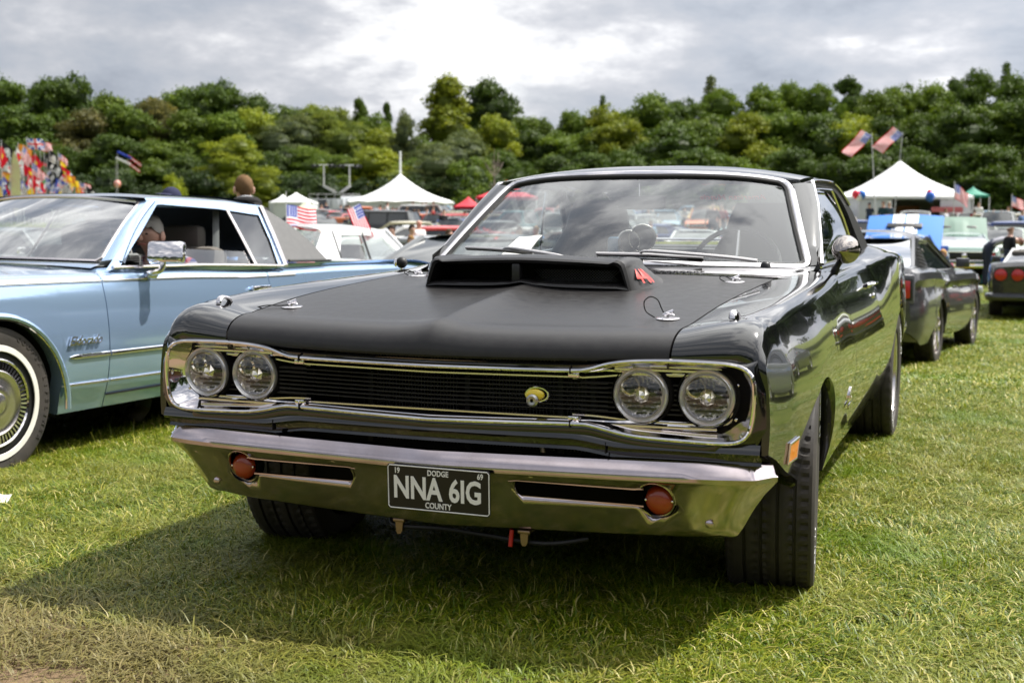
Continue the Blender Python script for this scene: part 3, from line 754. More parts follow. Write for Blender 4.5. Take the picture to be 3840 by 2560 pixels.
# ------------------------------------------------------------------ front bumper with real openings
yv = lambda u: .000+.052*abs(u)+.055*abs(u)**8
prof = [(.920, .075, .500), (.930, .045, .506), (.936, .022, .500), (.944, .006, .478), (.951, .0, .462), (.950, .002, .450), (.938, .015, .436), (.915, .030, .410), (.885, .055, .365), (.855, .085, .310), (.840, .100, .288), (.830, .120, .280), (.820, .135, .286), (.850, .105, .32), (.90, .065, .40), (.925, .045, .44), (.925, .06, .485)]
dzc = lambda u: -.010*(1-abs(u))
m = M(); P = []
for u in np.concatenate([np.linspace(-1, -.9, 9)[:-1], np.linspace(-.9, .9, 37), np.linspace(.9, 1, 9)[1:]]):
    row = []; pinch = 1-.0*abs(u)
    for k, (X, y, z) in enumerate(prof):
        e = float(sstep(.93, 1.0, abs(u))); xx = u*X*(1-.012*e)
        row.append((xx, y*(1-.55*e)+yv(u)+.045*e*(1 if k < 12 else .8), z-(.010*e if k < 4 else 0)+dzc(u)+(0 if k < 8 else -.012*(1-abs(u)))))
    P.append(row)
m.grid(P, closev=True); n_ = len(prof)
for row, fl in ((P[0], False), (P[-1], True)): m.add(row, [tuple(range(n_))], flip=fl)
bum = m.build('front_bumper', chrome_worn, car, angle=32, recalc=True)
def slot(s):
    """outline of lamp hole joined to the air slot, (x,z)"""
    cx, cz, r = .632, .392, .050; L = []
    x_in = .245
    L.append((x_in+.012, .424)); L.append((cx-.055, .420))
    for q in np.linspace(135, -150, 18): L.append((cx+r*math.cos(R(q)), cz+r*math.sin(R(q))))
    L.append((cx-.062, .371)); L.append((x_in+.020, .375)); L.append((x_in+.004, .384)); L.append((x_in, .398)); L.append((x_in+.003, .416))
    return [(s*a, b) for a, b in L]
for s in (1, -1):
    c = M(); pl = slot(s); c.prism(pl, -.1, .22, 'y'); co = c.build('cutter', dark, None, recalc=True)
    md = bum.modifiers.new('cut', 'BOOLEAN'); md.operation = 'DIFFERENCE'; md.solver = 'EXACT'; md.object = co
    bake(bum); bpy.data.objects.remove(co)
    YZ = ([.28, .31, .365, .41, .436, .445], [.100, .085, .055, .030, .015, .008]); yf = lambda x, z: yv(x/.9)+float(np.interp(z+dzc(x/.9)*-1*0, *YZ))
    m = M(); m.tube([(x, yf(x, z)-.001, z) for x, z in smooth_path([(a, b, 0) for a, b in pl], 2, True) for z in [z]] if False else [(a, yf(a, b)-.001, b) for a, b in [(q[0], q[1]) for q in smooth_path([(a, b) for a, b in pl], 2, True)]], .0042, 6, closed=True, up=(0, 1, 0)); m.build('opening_lip', chrome_worn, bum)
    T = empty('indicator_lamp', (s*.640, yf(.64, .392)+.012, .388)); T.parent = bum
    m = M(); m.lathe([(.0475, -.002), (.0480, .004), (.048, .04), (0.001, .042)], (0, 0, 0), 'y', 32); m.build('lamp_housing', dark_metal, T, recalc=True)
    m = M(); m.lathe([(.0, -.016), (.015, -.0155), (.028, -.012), (.036, -.005), (.0395, .003)], (0, 0, 0), 'y', 32); m.build('amber_lens', amber, T, recalc=True)
    for q in (-1, 1):
        m = M(); m.lathe([(0, -.007), (.003, -.006), (.004, 0)], (q*.036, -.002, 0), 'y', 8); m.build('lens_screw', chrome, T, recalc=True)
    for (bx, bz_) in ((.30, .444), (.800, .428), (.325, .322), (.765, .325)):
        y_ = yf(bx, bz_); m = M(); m.lathe([(0, -.0045), (.006, -.004), (.0105, -.0018), (.012, .002)], (s*bx, y_, bz_), 'y', 16); m.build('bumper_bolt', chrome_worn, bum, recalc=True)
# number plate
NP = empty('number_plate', (.043, -.006, .388)); NP.parent = car; NP.rotation_euler = (R(4), R(.6), R(1.5))
m = M(); m.prism([(a, b) for a, b in ((-.152, -.058), (-.147, -.0635), (.147, -.0635), (.152, -.058), (.152, .058), (.147, .0635), (-.147, .0635), (-.152, .058))], -.001, .002, 'y'); m.build('plate_panel', plate_black, NP)
m = M(); m.tube([(a, -.0015, b) for a, b in ((-.149, -.055), (-.144, -.0605), (.144, -.0605), (.149, -.055), (.149, .055), (.144, .0605), (-.144, .0605), (-.149, .055))], .0016, 6, closed=True, up=(0, 1, 0)); m.build('plate_border', white_paint, NP)
def ptext(txt, size, x, z, sx, bold):
    t = text_mesh(txt, size, .0008, sx, bold=bold); t.xf(Matrix.Translation((x, -.0022, z)) @ Matrix.Rotation(R(90), 4, 'X')); return t.build('plate_lettering', white_paint, NP)
ptext('NNA', .088, -.062, -.003, .74, .0022); ptext('6IG', .088, .080, -.003, .74, .0022)
ptext('DODGE', .022, .0, .045, .80, .0004); ptext('COUNTY', .023, .0, -.047, .80, .0004); ptext('19', .022, -.122, .046, .80, .0004); ptext('69', .022, .124, .046, .80, .0004)
# towing brackets, bar and hose below the bumper
for x in (-.135, .250):
    m = M(); m.box((x, .135, .262), (.036, .05, .010), bev=.002); m.prism([(x-.012, .262), (x+.012, .262), (x+.010, .232), (x+.004, .222), (x-.006, .222), (x-.010, .232)], .115, .123, 'y'); m.build('tow_bracket', mat('tow_bracket_metal', (.30, .22, .15), .35, metal=1.0), car)
m = M(); m.tube(smooth_path([(-.18, .16, .255), (-.15, .13, .242), (0, .12, .248), (.12, .14, .236), (.30, .14, .228), (.42, .17, .246)], 5), .007, 8); m.build('brake_line', rubber_clean, car)
m = M(); m.tube([(.208, .13, .262), (.205, .125, .215)], .0065, 10); m.build('tow_strap', red_plastic, car)

# ------------------------------------------------------------------ small fittings
for s, (fx, fy) in ((1, (.800, .235)), (-1, (.800, .235))):
    z = top_z(fx, fy); m = M(); m.tube(smooth_path([(s*fx, fy+.045, z+.001), (s*fx, fy+.03, z+.014), (s*fx, fy, z+.020), (s*fx, fy-.016, z+.014), (s*fx, fy-.022, z+.001)], 4), [.010]*17, 8, flat=.6); m.build('wing_indicator', chrome, car)
for i, (x, y, lp) in enumerate(((.600, .315, 1), (-.600, .315, 0), (.605, 1.25, 2), (-.605, 1.25, 2))):
    z = top_z(x, y); Pn = empty('bonnet_pin', (x, y, z)); Pn.parent = car; Pn.rotation_euler = (R(3.5), 0, 0)
    m = M(); m.lathe([(.0335, .000), (.034, .0015), (.031, .0035), (.008, .005), (.001, .005)], (0, 0, 0), 'z', 28); m.build('pin_plate', chrome, Pn, recalc=True)
    m = M(); m.tube([(0, 0, .003), (0, 0, .020)], .004, 8); m.tube(smooth_path([(-.014, .0, .012), (-.004, -.008, .017), (.012, -.004, .014), (.018, .004, .010), (.004, .008, .014), (-.014, 0, .012)], 4), .0022, 6); m.tube([(-.010, -.006, .012), (.014, .006, .022)], .005, 8); m.build('pin_clip', chrome, Pn)
    m = M()
    if lp == 1: pts = [(-.012, .01, .010), (-.022, .01, .030), (-.032, .008, .052), (-.052, .005, .060), (-.068, 0, .046), (-.062, -.004, .020), (-.035, -.01, .004)]
    elif lp == 2: pts = [(-.012, .0, .008), (-.030, .0, .018), (-.046, -.005, .022), (-.052, -.006, .012), (-.035, -.01, .003)]
    else: pts = [(-.01, .0, .006), (-.04, -.01, .005), (-.075, -.02, .006), (-.11, -.035, .0)]
    m.tube(smooth_path(pts, 5), .0019, 6); m.build('pin_cable', rubber_clean, Pn)
# round door mirror (photo right)
MR = empty('door_mirror', (.862, 1.985, .945)); MR.parent = car
m = M(); m.lathe([(.001, -.072), (.022, -.062), (.042, -.038), (.0535, -.010), (.0565, .004), (.054, .010), (.050, .011)], (0, 0, 0), 'y', 32)
m.xf(Matrix.Translation((.036, -.03, .078)) @ Matrix.Rotation(R(-14), 4, 'Z') @ Matrix.Rotation(R(6), 4, 'X')); m.build('mirror_shell', mat('darkened_chrome', (.36, .33, .31), .06, metal=1.0), MR, recalc=True)  # plain chrome shell; its dark reflections are put into the base colour
m = M(); m.tube(smooth_path([(-.010, -.005, -.018), (.002, -.008, .010), (.018, -.014, .038), (.028, -.02, .056)], 4), [.016]*4+[.012]*5+[.009]*4, 10); m.build('mirror_stem', dark_metal, MR)
# small round mirror on the far wing
MR = empty('wing_mirror', (-.872, 1.665, .905)); MR.parent = car
m = M(); m.ellipsoid((0, 0, .048), (.024, .024, .024), 20, 12); m.build('mirror_shell', rubber_clean, MR)
m = M(); m.lathe([(.0, -.0245), (.010, -.0225), (.017, -.018), (.019, -.013)], (0, 0, 0), 'y', 20); m.xf(Matrix.Translation((-.008, -.003, .048)) @ Matrix.Rotation(R(-62), 4, 'Z')); m.build('mirror_face', chrome, MR, recalc=True)
m = M(); m.lathe([(.018, .000), (.014, .005), (.007, .010), (.007, .030)], (0, 0, 0), 'z', 14); m.build('mirror_stem', chrome, MR, recalc=True)
# side marker and wing badge
for s in (1, -1):
    y0_, z0_ = .345, .500; x = prof_x(y0_, z0_)
    m = M(); sh_ = .02; q = [(y0_-.052, z0_-.028), (y0_+.050, z0_-.028), (y0_+.050, z0_+.030), (y0_-.052, z0_+.026)]
    m.add([(s*(prof_x(a, b)+.006), a, b) for a, b in q]+[(s*(prof_x(a, b)-.004), a+.0, b) for a, b in q], [(0, 1, 2, 3), (0, 4, 5, 1), (1, 5, 6, 2), (2, 6, 7, 3), (3, 7, 4, 0)], flip=s < 0); mk = m.build('side_marker', amber_bright, car, recalc=True)
    m = M(); m.tube([(s*(prof_x(a, b)+.004), a, b) for a, b in q], .004, 6, closed=True, up=(1, 0, 0)); m.build('marker_frame', chrome, mk)
    BG = empty('wing_badge', (s*(prof_x(1.66, .50)+.003), 1.66, .50)); BG.parent = car
    t = text_mesh('440', .05, .003, .9, bold=.002); t.xf(Matrix(((0, 0, s, 0), (s, 0, 0, 0), (0, 1, 0, 0), (0, 0, 0, 1)))); t.build('badge_number', chrome, BG)
    m = M(); m.box((0, -.0, -.042), (.006, .11, .020), bev=.003); m.build('badge_bar', chrome, BG)
# wipers
def wiper(tip, mid, end, piv):
    W = empty('wiper', piv); W.parent = car; o = Vector(piv)
    m = M(); pts = [Vector(tip)-o, (Vector(tip)*.5+Vector(end)*.5)-o+Vector((0, -.003, .004)), Vector(end)-o]; m.tube(smooth_path(pts, 6), .0060, 6, up=(0, 1, 0)); m.build('wiper_rubber', rubber_clean, W)
    m = M(); p2 = [p+Vector((0, -.010, .006)) for p in pts]; m.tube(smooth_path(p2, 6), .0080, 6, flat=.8); m.build('blade_holder', wiper_metal, W)
    m = M(); a = Vector(mid)-o+Vector((0, -.022, .014)); m.tube(smooth_path([a+Vector((-.03, .008, -.008)), a, a*.62+Vector((0, -.012, .008)), a*.3+Vector((0, -.01, .012)), Vector((-.03, -.006, .014))], 5), [.007]*6+[.010]*15, 8, flat=.7); m.build('wiper_arm', wiper_metal, W)
    m = M(); m.lathe([(.020, -.012), (.018, .002), (.014, .008), (.008, .012), (.001, .012)], (0, 0, 0), 'z', 16); m.build('wiper_pivot', dark_metal, W, recalc=True)
wiper((-.02, 1.655, .997), (.19, 1.66, 1.000), (.395, 1.70, .985), (.640, 1.655, .968))
wiper((-.615, 1.755, 1.012), (-.40, 1.71, 1.006), (-.29, 1.68, .995), (-.075, 1.60, .965))
# paper under the far wiper
m = M(); P = [[(-.40+.115*i/4+.012*j/4, 1.680-.02*j/4*0+.002*math.sin(i*1.3), .985) for j in range(2)] for i in range(5)]
def wsx(x, v, off): u = x/(.754+(.605-.754)*v); return ws(u, v, off)
m.grid([[wsx(-.455+.115*i/5+.045*j/4, .02+.24*j/4, .010+.006*math.sin(i*.9+j)) for j in range(5)] for i in range(6)]); tag(m.build('paper_notice', paper), 'white printed sheet of paper tucked under a wiper of the black car', 'paper')
m = M()
for k in range(7):
    v = .085+.022*k
    for w0, w1 in ((.01, .05), (.055, .085+.01*(k % 2))):
        m.add([wsx(-.448+.0+w0+.19*v, v, .0195), wsx(-.448+w1+.19*v, v, .0195), wsx(-.448+w1+.19*v, v+.006, .0195), wsx(-.448+w0+.19*v, v+.006, .0195)], [(0, 1, 2, 3)])

# ------------------------------------------------------------------ wheels
for (ax_y, s, w, r, cx, bra) in ((FA-.02, 1, .262, .346, .822, 4), (FA-.02, -1, .262, .346, .822, 4), (RA_, 1, .275, .345, .832, 5), (RA_, -1, .275, .345, .832, 5)):
    W = empty('front_wheel' if ax_y < 2 else 'rear_wheel', (s*cx, ax_y, r-.022)); W.parent = car
    if ax_y < 2: W.rotation_euler = (0, 0, R(6.5))
    m = M(); tread_tyre(m, (0, 0, 0), r, w, s, n=180 if ax_y < 2 else 120, grooves=bra); ty = m.build('tyre', rubber, W, angle=28)
    m = M(); hw = w/2*s
    m.lathe([(r*.71, s*w*.40), (r*.70, s*w*.44), (r*.665, s*w*.42), (r*.62, s*w*.25), (r*.55, s*w*.16), (r*.30, s*w*.22), (r*.10, s*w*.30), (0.001, s*w*.31)], (0, 0, 0), 'x', 48); m.build('rim', stainless, W, recalc=True)
    for k in range(5):
        a = 2*math.pi*k/5; m = M(); m.box((s*w*.27, 0, r*.36), (.02, .05, r*.36), bev=.008); m.xf(Matrix.Rotation(a, 4, 'X')); m.build('wheel_spoke', chrome_dull, W)
    m = M()
    for k in range(2): arc_text(m, 'RADIAL GT', (s*(w/2-.0005), 0, 0), r*.835, R(60+180*k), .030, s, .0015)
    tag(m.build('tyre_lettering', white_paint, W), kind='stuff')
    # wheel well
    m = M(); P = []
    ra = ARCH+.012 if ax_y < 2 else .425
    for q in np.linspace(0, math.pi*.86, 24): P.append([(s*x, ra*math.cos(q)+ax_y, .275+ra*math.sin(q)) for x in (.90, .8, .6, .5)]+[(s*.5, ax_y, .3)])
    m.grid(P, flip=s > 0); m.build('wheel_well', dark, car)
# underbody, chassis
m = M(); m.box((0, 2.8, .36), (1.45, 4.5, .18)); m.box((0, .75, .30), (.9, .6, .10)); m.box((0, .90, .24), (1.3, .08, .06)); m.box((0, .62, .62), (1.28, .38, .26)); m.tube([(-.70, .80, .30), (-.4, .62, .27), (.4, .62, .27), (.70, .80, .30)], .014, 8); m.build('underbody', dark, car)
# ------------------------------------------------------------------ cabin
m = M(); P = []
for x in np.linspace(-.72, .72, 17): e = (x/.72)**2; P.append([(x, 1.70+.14*e, .958), (x, 1.86+.06*e, .972), (x, 2.02, .972), (x, 2.10, .955), (x, 2.12, .90), (x, 2.10, .70)])
m.grid(P); m.build('dashboard', interior_grey if False else interior, car)
def seat(name, cx, cy, w, ztop, head=True):
    S = empty(name, (cx, cy, .3)); S.parent = car
    m = M(); m.box((0, -.22, .16), (w, .52, .16), bev=.05); m.build('seat_cushion', interior, S)
    m = M(); P = []
    h = ztop-.3-.18
    for v in np.linspace(0, 1, 12):
        wv = w*(1 if v < .55 else 1-.42*float(sstep(.55, .9, v)) if head else 1); th = .10*(1-.35*v); z = .2+h*v; yy = .02+.16*v; rr = []
        k = 1.0 if v < .93 else .82
        for q in np.linspace(0, 2*math.pi, 20, endpoint=False):
            cx_, sx_ = math.cos(q), math.sin(q); rr.append((wv/2*k*math.copysign(abs(cx_)**.5, cx_), yy+th*math.copysign(abs(sx_)**.6, sx_)*k, z))
        P.append(rr)
    m.grid(P, closev=True); m.add(P[-1], [tuple(range(20))[::-1]]); m.build('seat_back', interior, S, recalc=True)
seat('front_seat', .40, 2.75, .50, 1.20); seat('front_seat', -.40, 2.75, .50, 1.215)
S = empty('rear_seat', (0, 3.45, .3)); S.parent = car
m = M(); m.box((0, .0, .45), (1.30, .16, .50), bev=.06, rot=Matrix.Rotation(R(-14), 3, 'X')); m.build('seat_back', interior, S)
m = M(); m.box((0, .42, .69), (1.35, .62, .03), bev=.01); m.build('parcel_shelf', interior, S)
st = empty('steering_wheel', (.40, 2.30, .93)); st.parent = car; st.rotation_euler = (R(62), 0, 0)
m = M(); m.tube([(.19*math.cos(a), .19*math.sin(a), 0) for a in np.linspace(0, 2*math.pi, 36, endpoint=False)], .011, 8, closed=True); m.build('wheel_ring', interior, st)
m = M()
for a in (R(90), R(210), R(330)): m.tube([(0, 0, -.02), (.185*math.cos(a), .185*math.sin(a), 0)], .008, 6)
m.ellipsoid((0, 0, -.02), (.05, .05, .02)); m.build('wheel_spokes', stainless, st)
# gauge pods on the dash
for gx, gy, gz, rr in ((.065, 2.02, 1.060, .055), (.020, 1.97, 1.045, .045)):
    G = empty('gauge_pod', (gx, gy, gz)); G.parent = car; G.rotation_euler = (0, 0, R(18))
    m = M(); m.lathe([(.001, .035), (rr*.8, .03), (rr, .0), (rr*.98, -.05), (rr*.86, -.052)], (0, 0, 0), 'y', 28); m.build('pod_shell', interior, G, recalc=True)
    m = M(); m.tube([(rr*math.cos(a), .0, rr*math.sin(a)) for a in np.linspace(0, 2*math.pi, 30, endpoint=False)], .004, 6, closed=True, up=(0, 1, 0)); m.build('pod_ring', stainless, G)
m = M(); m.box((-.03, 1.93, 1.022), (.05, .04, .085), bev=.012); pod = m.build('gauge_case', mat('gauge_blue', (.03, .09, .16), .3), car)
t = text_mesh('MOPAR', .016, .0004, 1.0, bold=.0004); t.xf(Matrix.Translation((-.03, 1.909, .992)) @ Matrix.Rotation(R(90), 4, 'X')); t.build('case_lettering', white_paint, pod)
MI = empty('rear_view_mirror', (.0, 2.24, 1.245)); MI.parent = car
m = M(); m.box((0, 0, -.035), (.215, .022, .058), bev=.022); m.build('mirror_glass', interior, MI)
m = M(); m.tube([(-.01, .01, -.01), (-.015, .02, .065)], .006, 8); m.build('mirror_stem', stainless, MI)
# reversed sun-strip lettering across the top of the rear window
t = text_mesh('American Muscle', .040, .0004, 1.25, bold=.0003, shear=.2)
t.xf(Matrix.Translation((.13, 3.60, 1.262)) @ Matrix.Rotation(R(180), 4, 'Z') @ Matrix.Rotation(R(62), 4, 'X')); t.build('window_lettering', red_decal, car)
# ------------------------------------------------------------------ grass: blades scattered over the near field
def grass_material():
    m = bpy.data.materials.new('grass_blades'); m.use_nodes = True; t = m.node_tree; b = t.nodes['Principled BSDF']
    b.inputs['Roughness'].default_value = .48; b.inputs['Specular IOR Level'].default_value = .35
    g = N(t, 'ShaderNodeNewGeometry'); at = N(t, 'ShaderNodeAttribute', attribute_name='tone')
    def no(scale, off=0.0):
        mp = N(t, 'ShaderNodeMapping'); mp.inputs['Location'].default_value = (off, off, 0); t.links.new(g.outputs['Position'], mp.inputs[0])
        n = N(t, 'ShaderNodeTexNoise', inp={'Scale': scale, 'Detail': 4, 'Roughness': .6}); t.links.new(mp.outputs[0], n.inputs['Vector']); return n.outputs[0]
    tone = at.outputs['Fac']
    col = ramp(t, tone, [(0.0, (.028, .070, .001)), (.30, (.082, .140, .002)), (.60, (.175, .215, .004)), (.78, (.29, .285, .025)), (.92, (.44, .39, .10)), (1.0, (.56, .49, .20))])
    straw = ramp(t, no(1.1), [(.46, 0), (.66, .50)])
    col = mixc(t, straw, col, (.25, .24, .045))
    lush = ramp(t, no(.8, 9.0), [(.52, 0), (.64, .75)])
    col = mixc(t, lush, col, (.105, .185, .002))
    # trodden, browner turf towards the near left of the black car
    sp = N(t, 'ShaderNodeSeparateXYZ'); t.links.new(g.outputs['Position'], sp.inputs[0])
    yy = math_node(t, 'ADD', sp.outputs[1], math_node(t, 'MULTIPLY', sp.outputs[0], .25))
    wear = math_node(t, 'MULTIPLY', ramp(t, math_node(t, 'ADD', math_node(t, 'MULTIPLY', yy, -.45), math_node(t, 'MULTIPLY', no(1.6, 4.0), .55)), [(.30, 0), (.62, 1)]), .72)
    wear = math_node(t, 'MULTIPLY', wear, ramp(t, sp.outputs[0], [(0.0, 1.0), (.9, .25)]))
    col = mixc(t, wear, col, (.20, .15, .07))
    t.links.new(col, b.inputs['Base Color'])
    tr = N(t, 'ShaderNodeBsdfTranslucent'); t.links.new(col, tr.inputs[0])
    mx = N(t, 'ShaderNodeMixShader'); mx.inputs[0].default_value = .32; t.links.new(b.outputs[0], mx.inputs[1]); t.links.new(tr.outputs[0], mx.inputs[2])
    t.links.new(mx.outputs[0], t.nodes['Material Output'].inputs[0]); return m
grass_mat = grass_material()
def grass_patch(name, size, n, w, hmin, hmax, seed, lay=.6, segs=3):
    g = np.random.default_rng(seed)
    x = g.uniform(-size/2, size/2, n); y = g.uniform(-size/2, size/2, n); a = g.uniform(0, 2*np.pi, n)
    # combed clumps: neighbouring blades lean alike
    ca = (np.sin(x*9+seed)+np.cos(y*11-seed)+np.sin((x+y)*6))*1.6; a = np.where(g.random(n) < .65, ca+g.normal(0, .5, n), a)
    ln = g.uniform(hmin, hmax, n)*(1+.8*(g.random(n) < .04)); lie = np.clip(g.normal(lay, .25, n), .05, .97)
    lift = np.where(g.random(n) < .25, .0, 0)+g.uniform(0, .012, n)*(lie > .5)
    ww = w*g.uniform(.6, 1.3, n); tone = np.clip(g.beta(1.6, 2.2, n)+.35*(g.random(n) < .22), 0, 1)
    k = segs+1; V = np.zeros((n, 2*k-1, 3)); ts = np.linspace(0, 1, k)
    for j, t in enumerate(ts):
        ang = (np.pi/2)*(lie*t**.7)*1.02
        hx = ln*t*np.sin(ang*.9+lie*.35); hz = ln*t*np.cos(ang)*(1-.5*lie*t)+lift
        cx = x+np.cos(a)*hx; cy = y+np.sin(a)*hx; wd = ww*(1-t**1.6)*.5; px, py = -np.sin(a), np.cos(a)
        if j < k-1:
            V[:, 2*j] = np.stack([cx-px*wd, cy-py*wd, hz], 1); V[:, 2*j+1] = np.stack([cx+px*wd, cy+py*wd, hz], 1)
        else: V[:, 2*j] = np.stack([cx, cy, hz], 1)
    nv = 2*k-1; base = (np.arange(n)*nv)[:, None]
    tri = []
    for j in range(k-2): tri += [[2*j, 2*j+1, 2*j+3], [2*j, 2*j+3, 2*j+2]]
    j = k-2; tri += [[2*j, 2*j+1, 2*j+2]]
    F = (base[:, :, None]+np.array(tri)[None]).reshape(-1, 3)
    me = bpy.data.meshes.new(name); me.vertices.add(n*nv); me.vertices.foreach_set('co', V.reshape(-1)); nf = len(F)
    me.loops.add(nf*3); me.loops.foreach_set('vertex_index', F.reshape(-1)); me.polygons.add(nf)
    me.polygons.foreach_set('loop_start', np.arange(nf)*3); me.polygons.foreach_set('loop_total', np.full(nf, 3)); me.update()
    at = me.attributes.new('tone', 'FLOAT', 'POINT'); at.data.foreach_set('value', np.repeat(tone, nv).astype(np.float32))
    me.polygons.foreach_set('use_smooth', [True]*nf); me.materials.append(grass_mat); return me
def scatter(name, meshes, pts, rots, scales, label, cat):
    """one object whose geometry nodes set a patch mesh on each point"""
    srcs = []
    hid = bpy.data.collections.new(name+'_patches')
    for i, me in enumerate(meshes):
        o = bpy.data.objects.new(name+'_patch', me); hid.objects.link(o); srcs.append(o)
    pm = bpy.data.meshes.new(name+'_points'); pm.from_pydata([tuple(p) for p in pts], [], []); pm.materials.append(grass_mat)
    a = pm.attributes.new('rot', 'FLOAT', 'POINT'); a.data.foreach_set('value', np.array(rots, np.float32))
    a = pm.attributes.new('scl', 'FLOAT', 'POINT'); a.data.foreach_set('value', np.array(scales, np.float32))
    a = pm.attributes.new('tx', 'FLOAT_VECTOR', 'POINT')
    tilt = []
    for p in pts:
        dzx = float(tz(p[0]+.3, p[1])-tz(p[0]-.3, p[1]))/.6; dzy = float(tz(p[0], p[1]+.3)-tz(p[0], p[1]-.3))/.6; tilt += [math.atan(dzy), -math.atan(dzx), 0]
    a.data.foreach_set('vector', np.array(tilt, np.float32))
    o = bpy.data.objects.new(name, pm); COL.objects.link(o)
    ng = bpy.data.node_groups.new(name+'_nodes', 'GeometryNodeTree'); ng.interface.new_socket('Geometry', in_out='INPUT', socket_type='NodeSocketGeometry'); ng.interface.new_socket('Geometry', in_out='OUTPUT', socket_type='NodeSocketGeometry')
    gi = ng.nodes.new('NodeGroupInput'); go = ng.nodes.new('NodeGroupOutput'); ip = ng.nodes.new('GeometryNodeInstanceOnPoints'); ci = ng.nodes.new('GeometryNodeCollectionInfo')
    ci.inputs['Collection'].default_value = hid; ci.inputs['Separate Children'].default_value = True; ci.inputs['Reset Children'].default_value = True
    mp = ng.nodes.new('GeometryNodeMeshToPoints'); ng.links.new(gi.outputs[0], mp.inputs[0]); ng.links.new(mp.outputs[0], ip.inputs['Points'])
    ng.links.new(ci.outputs[0], ip.inputs['Instance']); ip.inputs['Pick Instance'].default_value = True
    def attr(n, t='FLOAT'):
        k = ng.nodes.new('GeometryNodeInputNamedAttribute'); k.data_type = t; k.inputs[0].default_value = n; return k.outputs[0]
    cx = ng.nodes.new('ShaderNodeCombineXYZ'); ng.links.new(attr('rot'), cx.inputs[2])
    e1 = ng.nodes.new('FunctionNodeEulerToRotation'); ng.links.new(cx.outputs[0], e1.inputs[0])
    e2 = ng.nodes.new('FunctionNodeEulerToRotation'); ng.links.new(attr('tx', 'FLOAT_VECTOR'), e2.inputs[0])
    rr = ng.nodes.new('FunctionNodeRotateRotation'); rr.rotation_space = 'GLOBAL'; ng.links.new(e1.outputs[0], rr.inputs[0]); ng.links.new(e2.outputs[0], rr.inputs[1])
    ng.links.new(rr.outputs[0], ip.inputs['Rotation']); ng.links.new(attr('scl'), ip.inputs['Scale']); ng.links.new(ip.outputs[0], go.inputs[0])
    md = o.modifiers.new('scatter', 'NODES'); md.node_group = ng
    return tag(o, label, cat, kind='stuff')
def wedge(d0, d1, step, left=R(-46), right=R(4)):
    pts = []; g = np.random.default_rng(3); 
    x0, x1, y0_, y1 = CAM[0]-d1, CAM[0]+d1, CAM[1], CAM[1]+d1
    for x in np.arange(x0, x1, step):
        for y in np.arange(y0_, y1, step):
            dx, dy = x-CAM[0], y-CAM[1]; d = math.hypot(dx, dy); a = math.atan2(dx, dy)
            pad = step*.8/max(d, .1)
            if d0-step*.5 <= d < d1 and left-pad < a < right+pad:
                pts.append((x+g.uniform(-.05, .05)*step, y+g.uniform(-.05, .05)*step))
    return pts
def lay_grass(name, meshes, pts, label):
    g = np.random.default_rng(5); P = [(x, y, float(tz(x, y))) for x, y in pts]
    return scatter(name, meshes, P, g.uniform(0, 2*math.pi, len(P)), g.uniform(.92, 1.12, len(P)), label, 'grass')
near = [grass_patch('grass_near_mesh', .56, 3600, .0042, .025, .072, 11+i, .88) for i in range(6)]
def bare(x, y): return x < -.1 and y < -.38+.2*math.sin(x*3) and noise.noise(Vector((x*1.7, y*1.7, 7.7))) > -.12
lay_grass('worn_grass', [grass_patch('grass_worn_mesh', .60, 750, .0040, .02, .06, 61+i, .9) for i in range(3)], [p for p in wedge(2.6, 9.5, .40) if bare(*p)], 'thin trampled straw-coloured grass over the bare soil at the near left')
lay_grass('short_grass', near, [p for p in wedge(2.6, 9.5, .40) if not bare(*p)], 'short mown grass with matted straw blades around the black car')
tuft = [grass_patch('grass_tuft_mesh', .24, 240, .0042, .035, .09, 41+i, .5, 4) for i in range(3)]
g_ = np.random.default_rng(8); tp = [p for p in wedge(2.8, 9, .25) if noise.noise(Vector((p[0]*.9, p[1]*.9, 3.3))) > .30 and g_.random() < .35]
lay_grass('grass_tufts', tuft, tp, 'longer lush green tufts standing out of the mown grass')
mid = [grass_patch('grass_middle_mesh', 1.35, 3800, .012, .030, .07, 21+i, .8, 2) for i in range(4)]
lay_grass('field_grass', mid, wedge(9.5, 34, 1.0), 'sunlit grass of the field between the parked cars')
# a few seed stalks
m = M(); g_ = np.random.default_rng(12)
for k in range(60):
    a = g_.uniform(R(-44), R(3)); d = g_.uniform(3, 8); x = CAM[0]+d*math.sin(a); y = CAM[1]+d*math.cos(a); z = float(tz(x, y)); h = g_.uniform(.07, .15); q = g_.uniform(0, 6.28); e = g_.uniform(.1, .5)
    m.tube([(x, y, z), (x+math.cos(q)*h*.3*e, y+math.sin(q)*h*.3*e, z+h*.6), (x+math.cos(q)*h*e, y+math.sin(q)*h*e, z+h)], [.0012, .0010, .0006], 4, cap=False)
ob = m.build('seed_stalks', grass_mat); a = ob.data.attributes.new('tone', 'FLOAT', 'POINT'); a.data.foreach_set('value', np.full(len(ob.data.vertices), .8, np.float32)); tag(ob, 'thin pale seed stalks standing up from the grass', 'grass', kind='stuff')
# litter
o = M(); P = [[(i*.05, j*.06, .012*math.sin(i*2+j)+.02) for j in range(3)] for i in range(4)]; o.grid(P)
gp = at_depth(2, 1905, 1); v = Vector(gp)-Vector(CAM); k = (-.02-CAM[2])/v.z; gp = Vector(CAM)+v*k
o = o.build('litter_scrap', paper); o.scale = (.42,)*3; o.location = (gp.x-.045, gp.y, gp.z+.02); o.rotation_euler = (R(25), R(8), .4); tag(o, 'crumpled white scrap of litter on the grass at the left edge', 'litter')

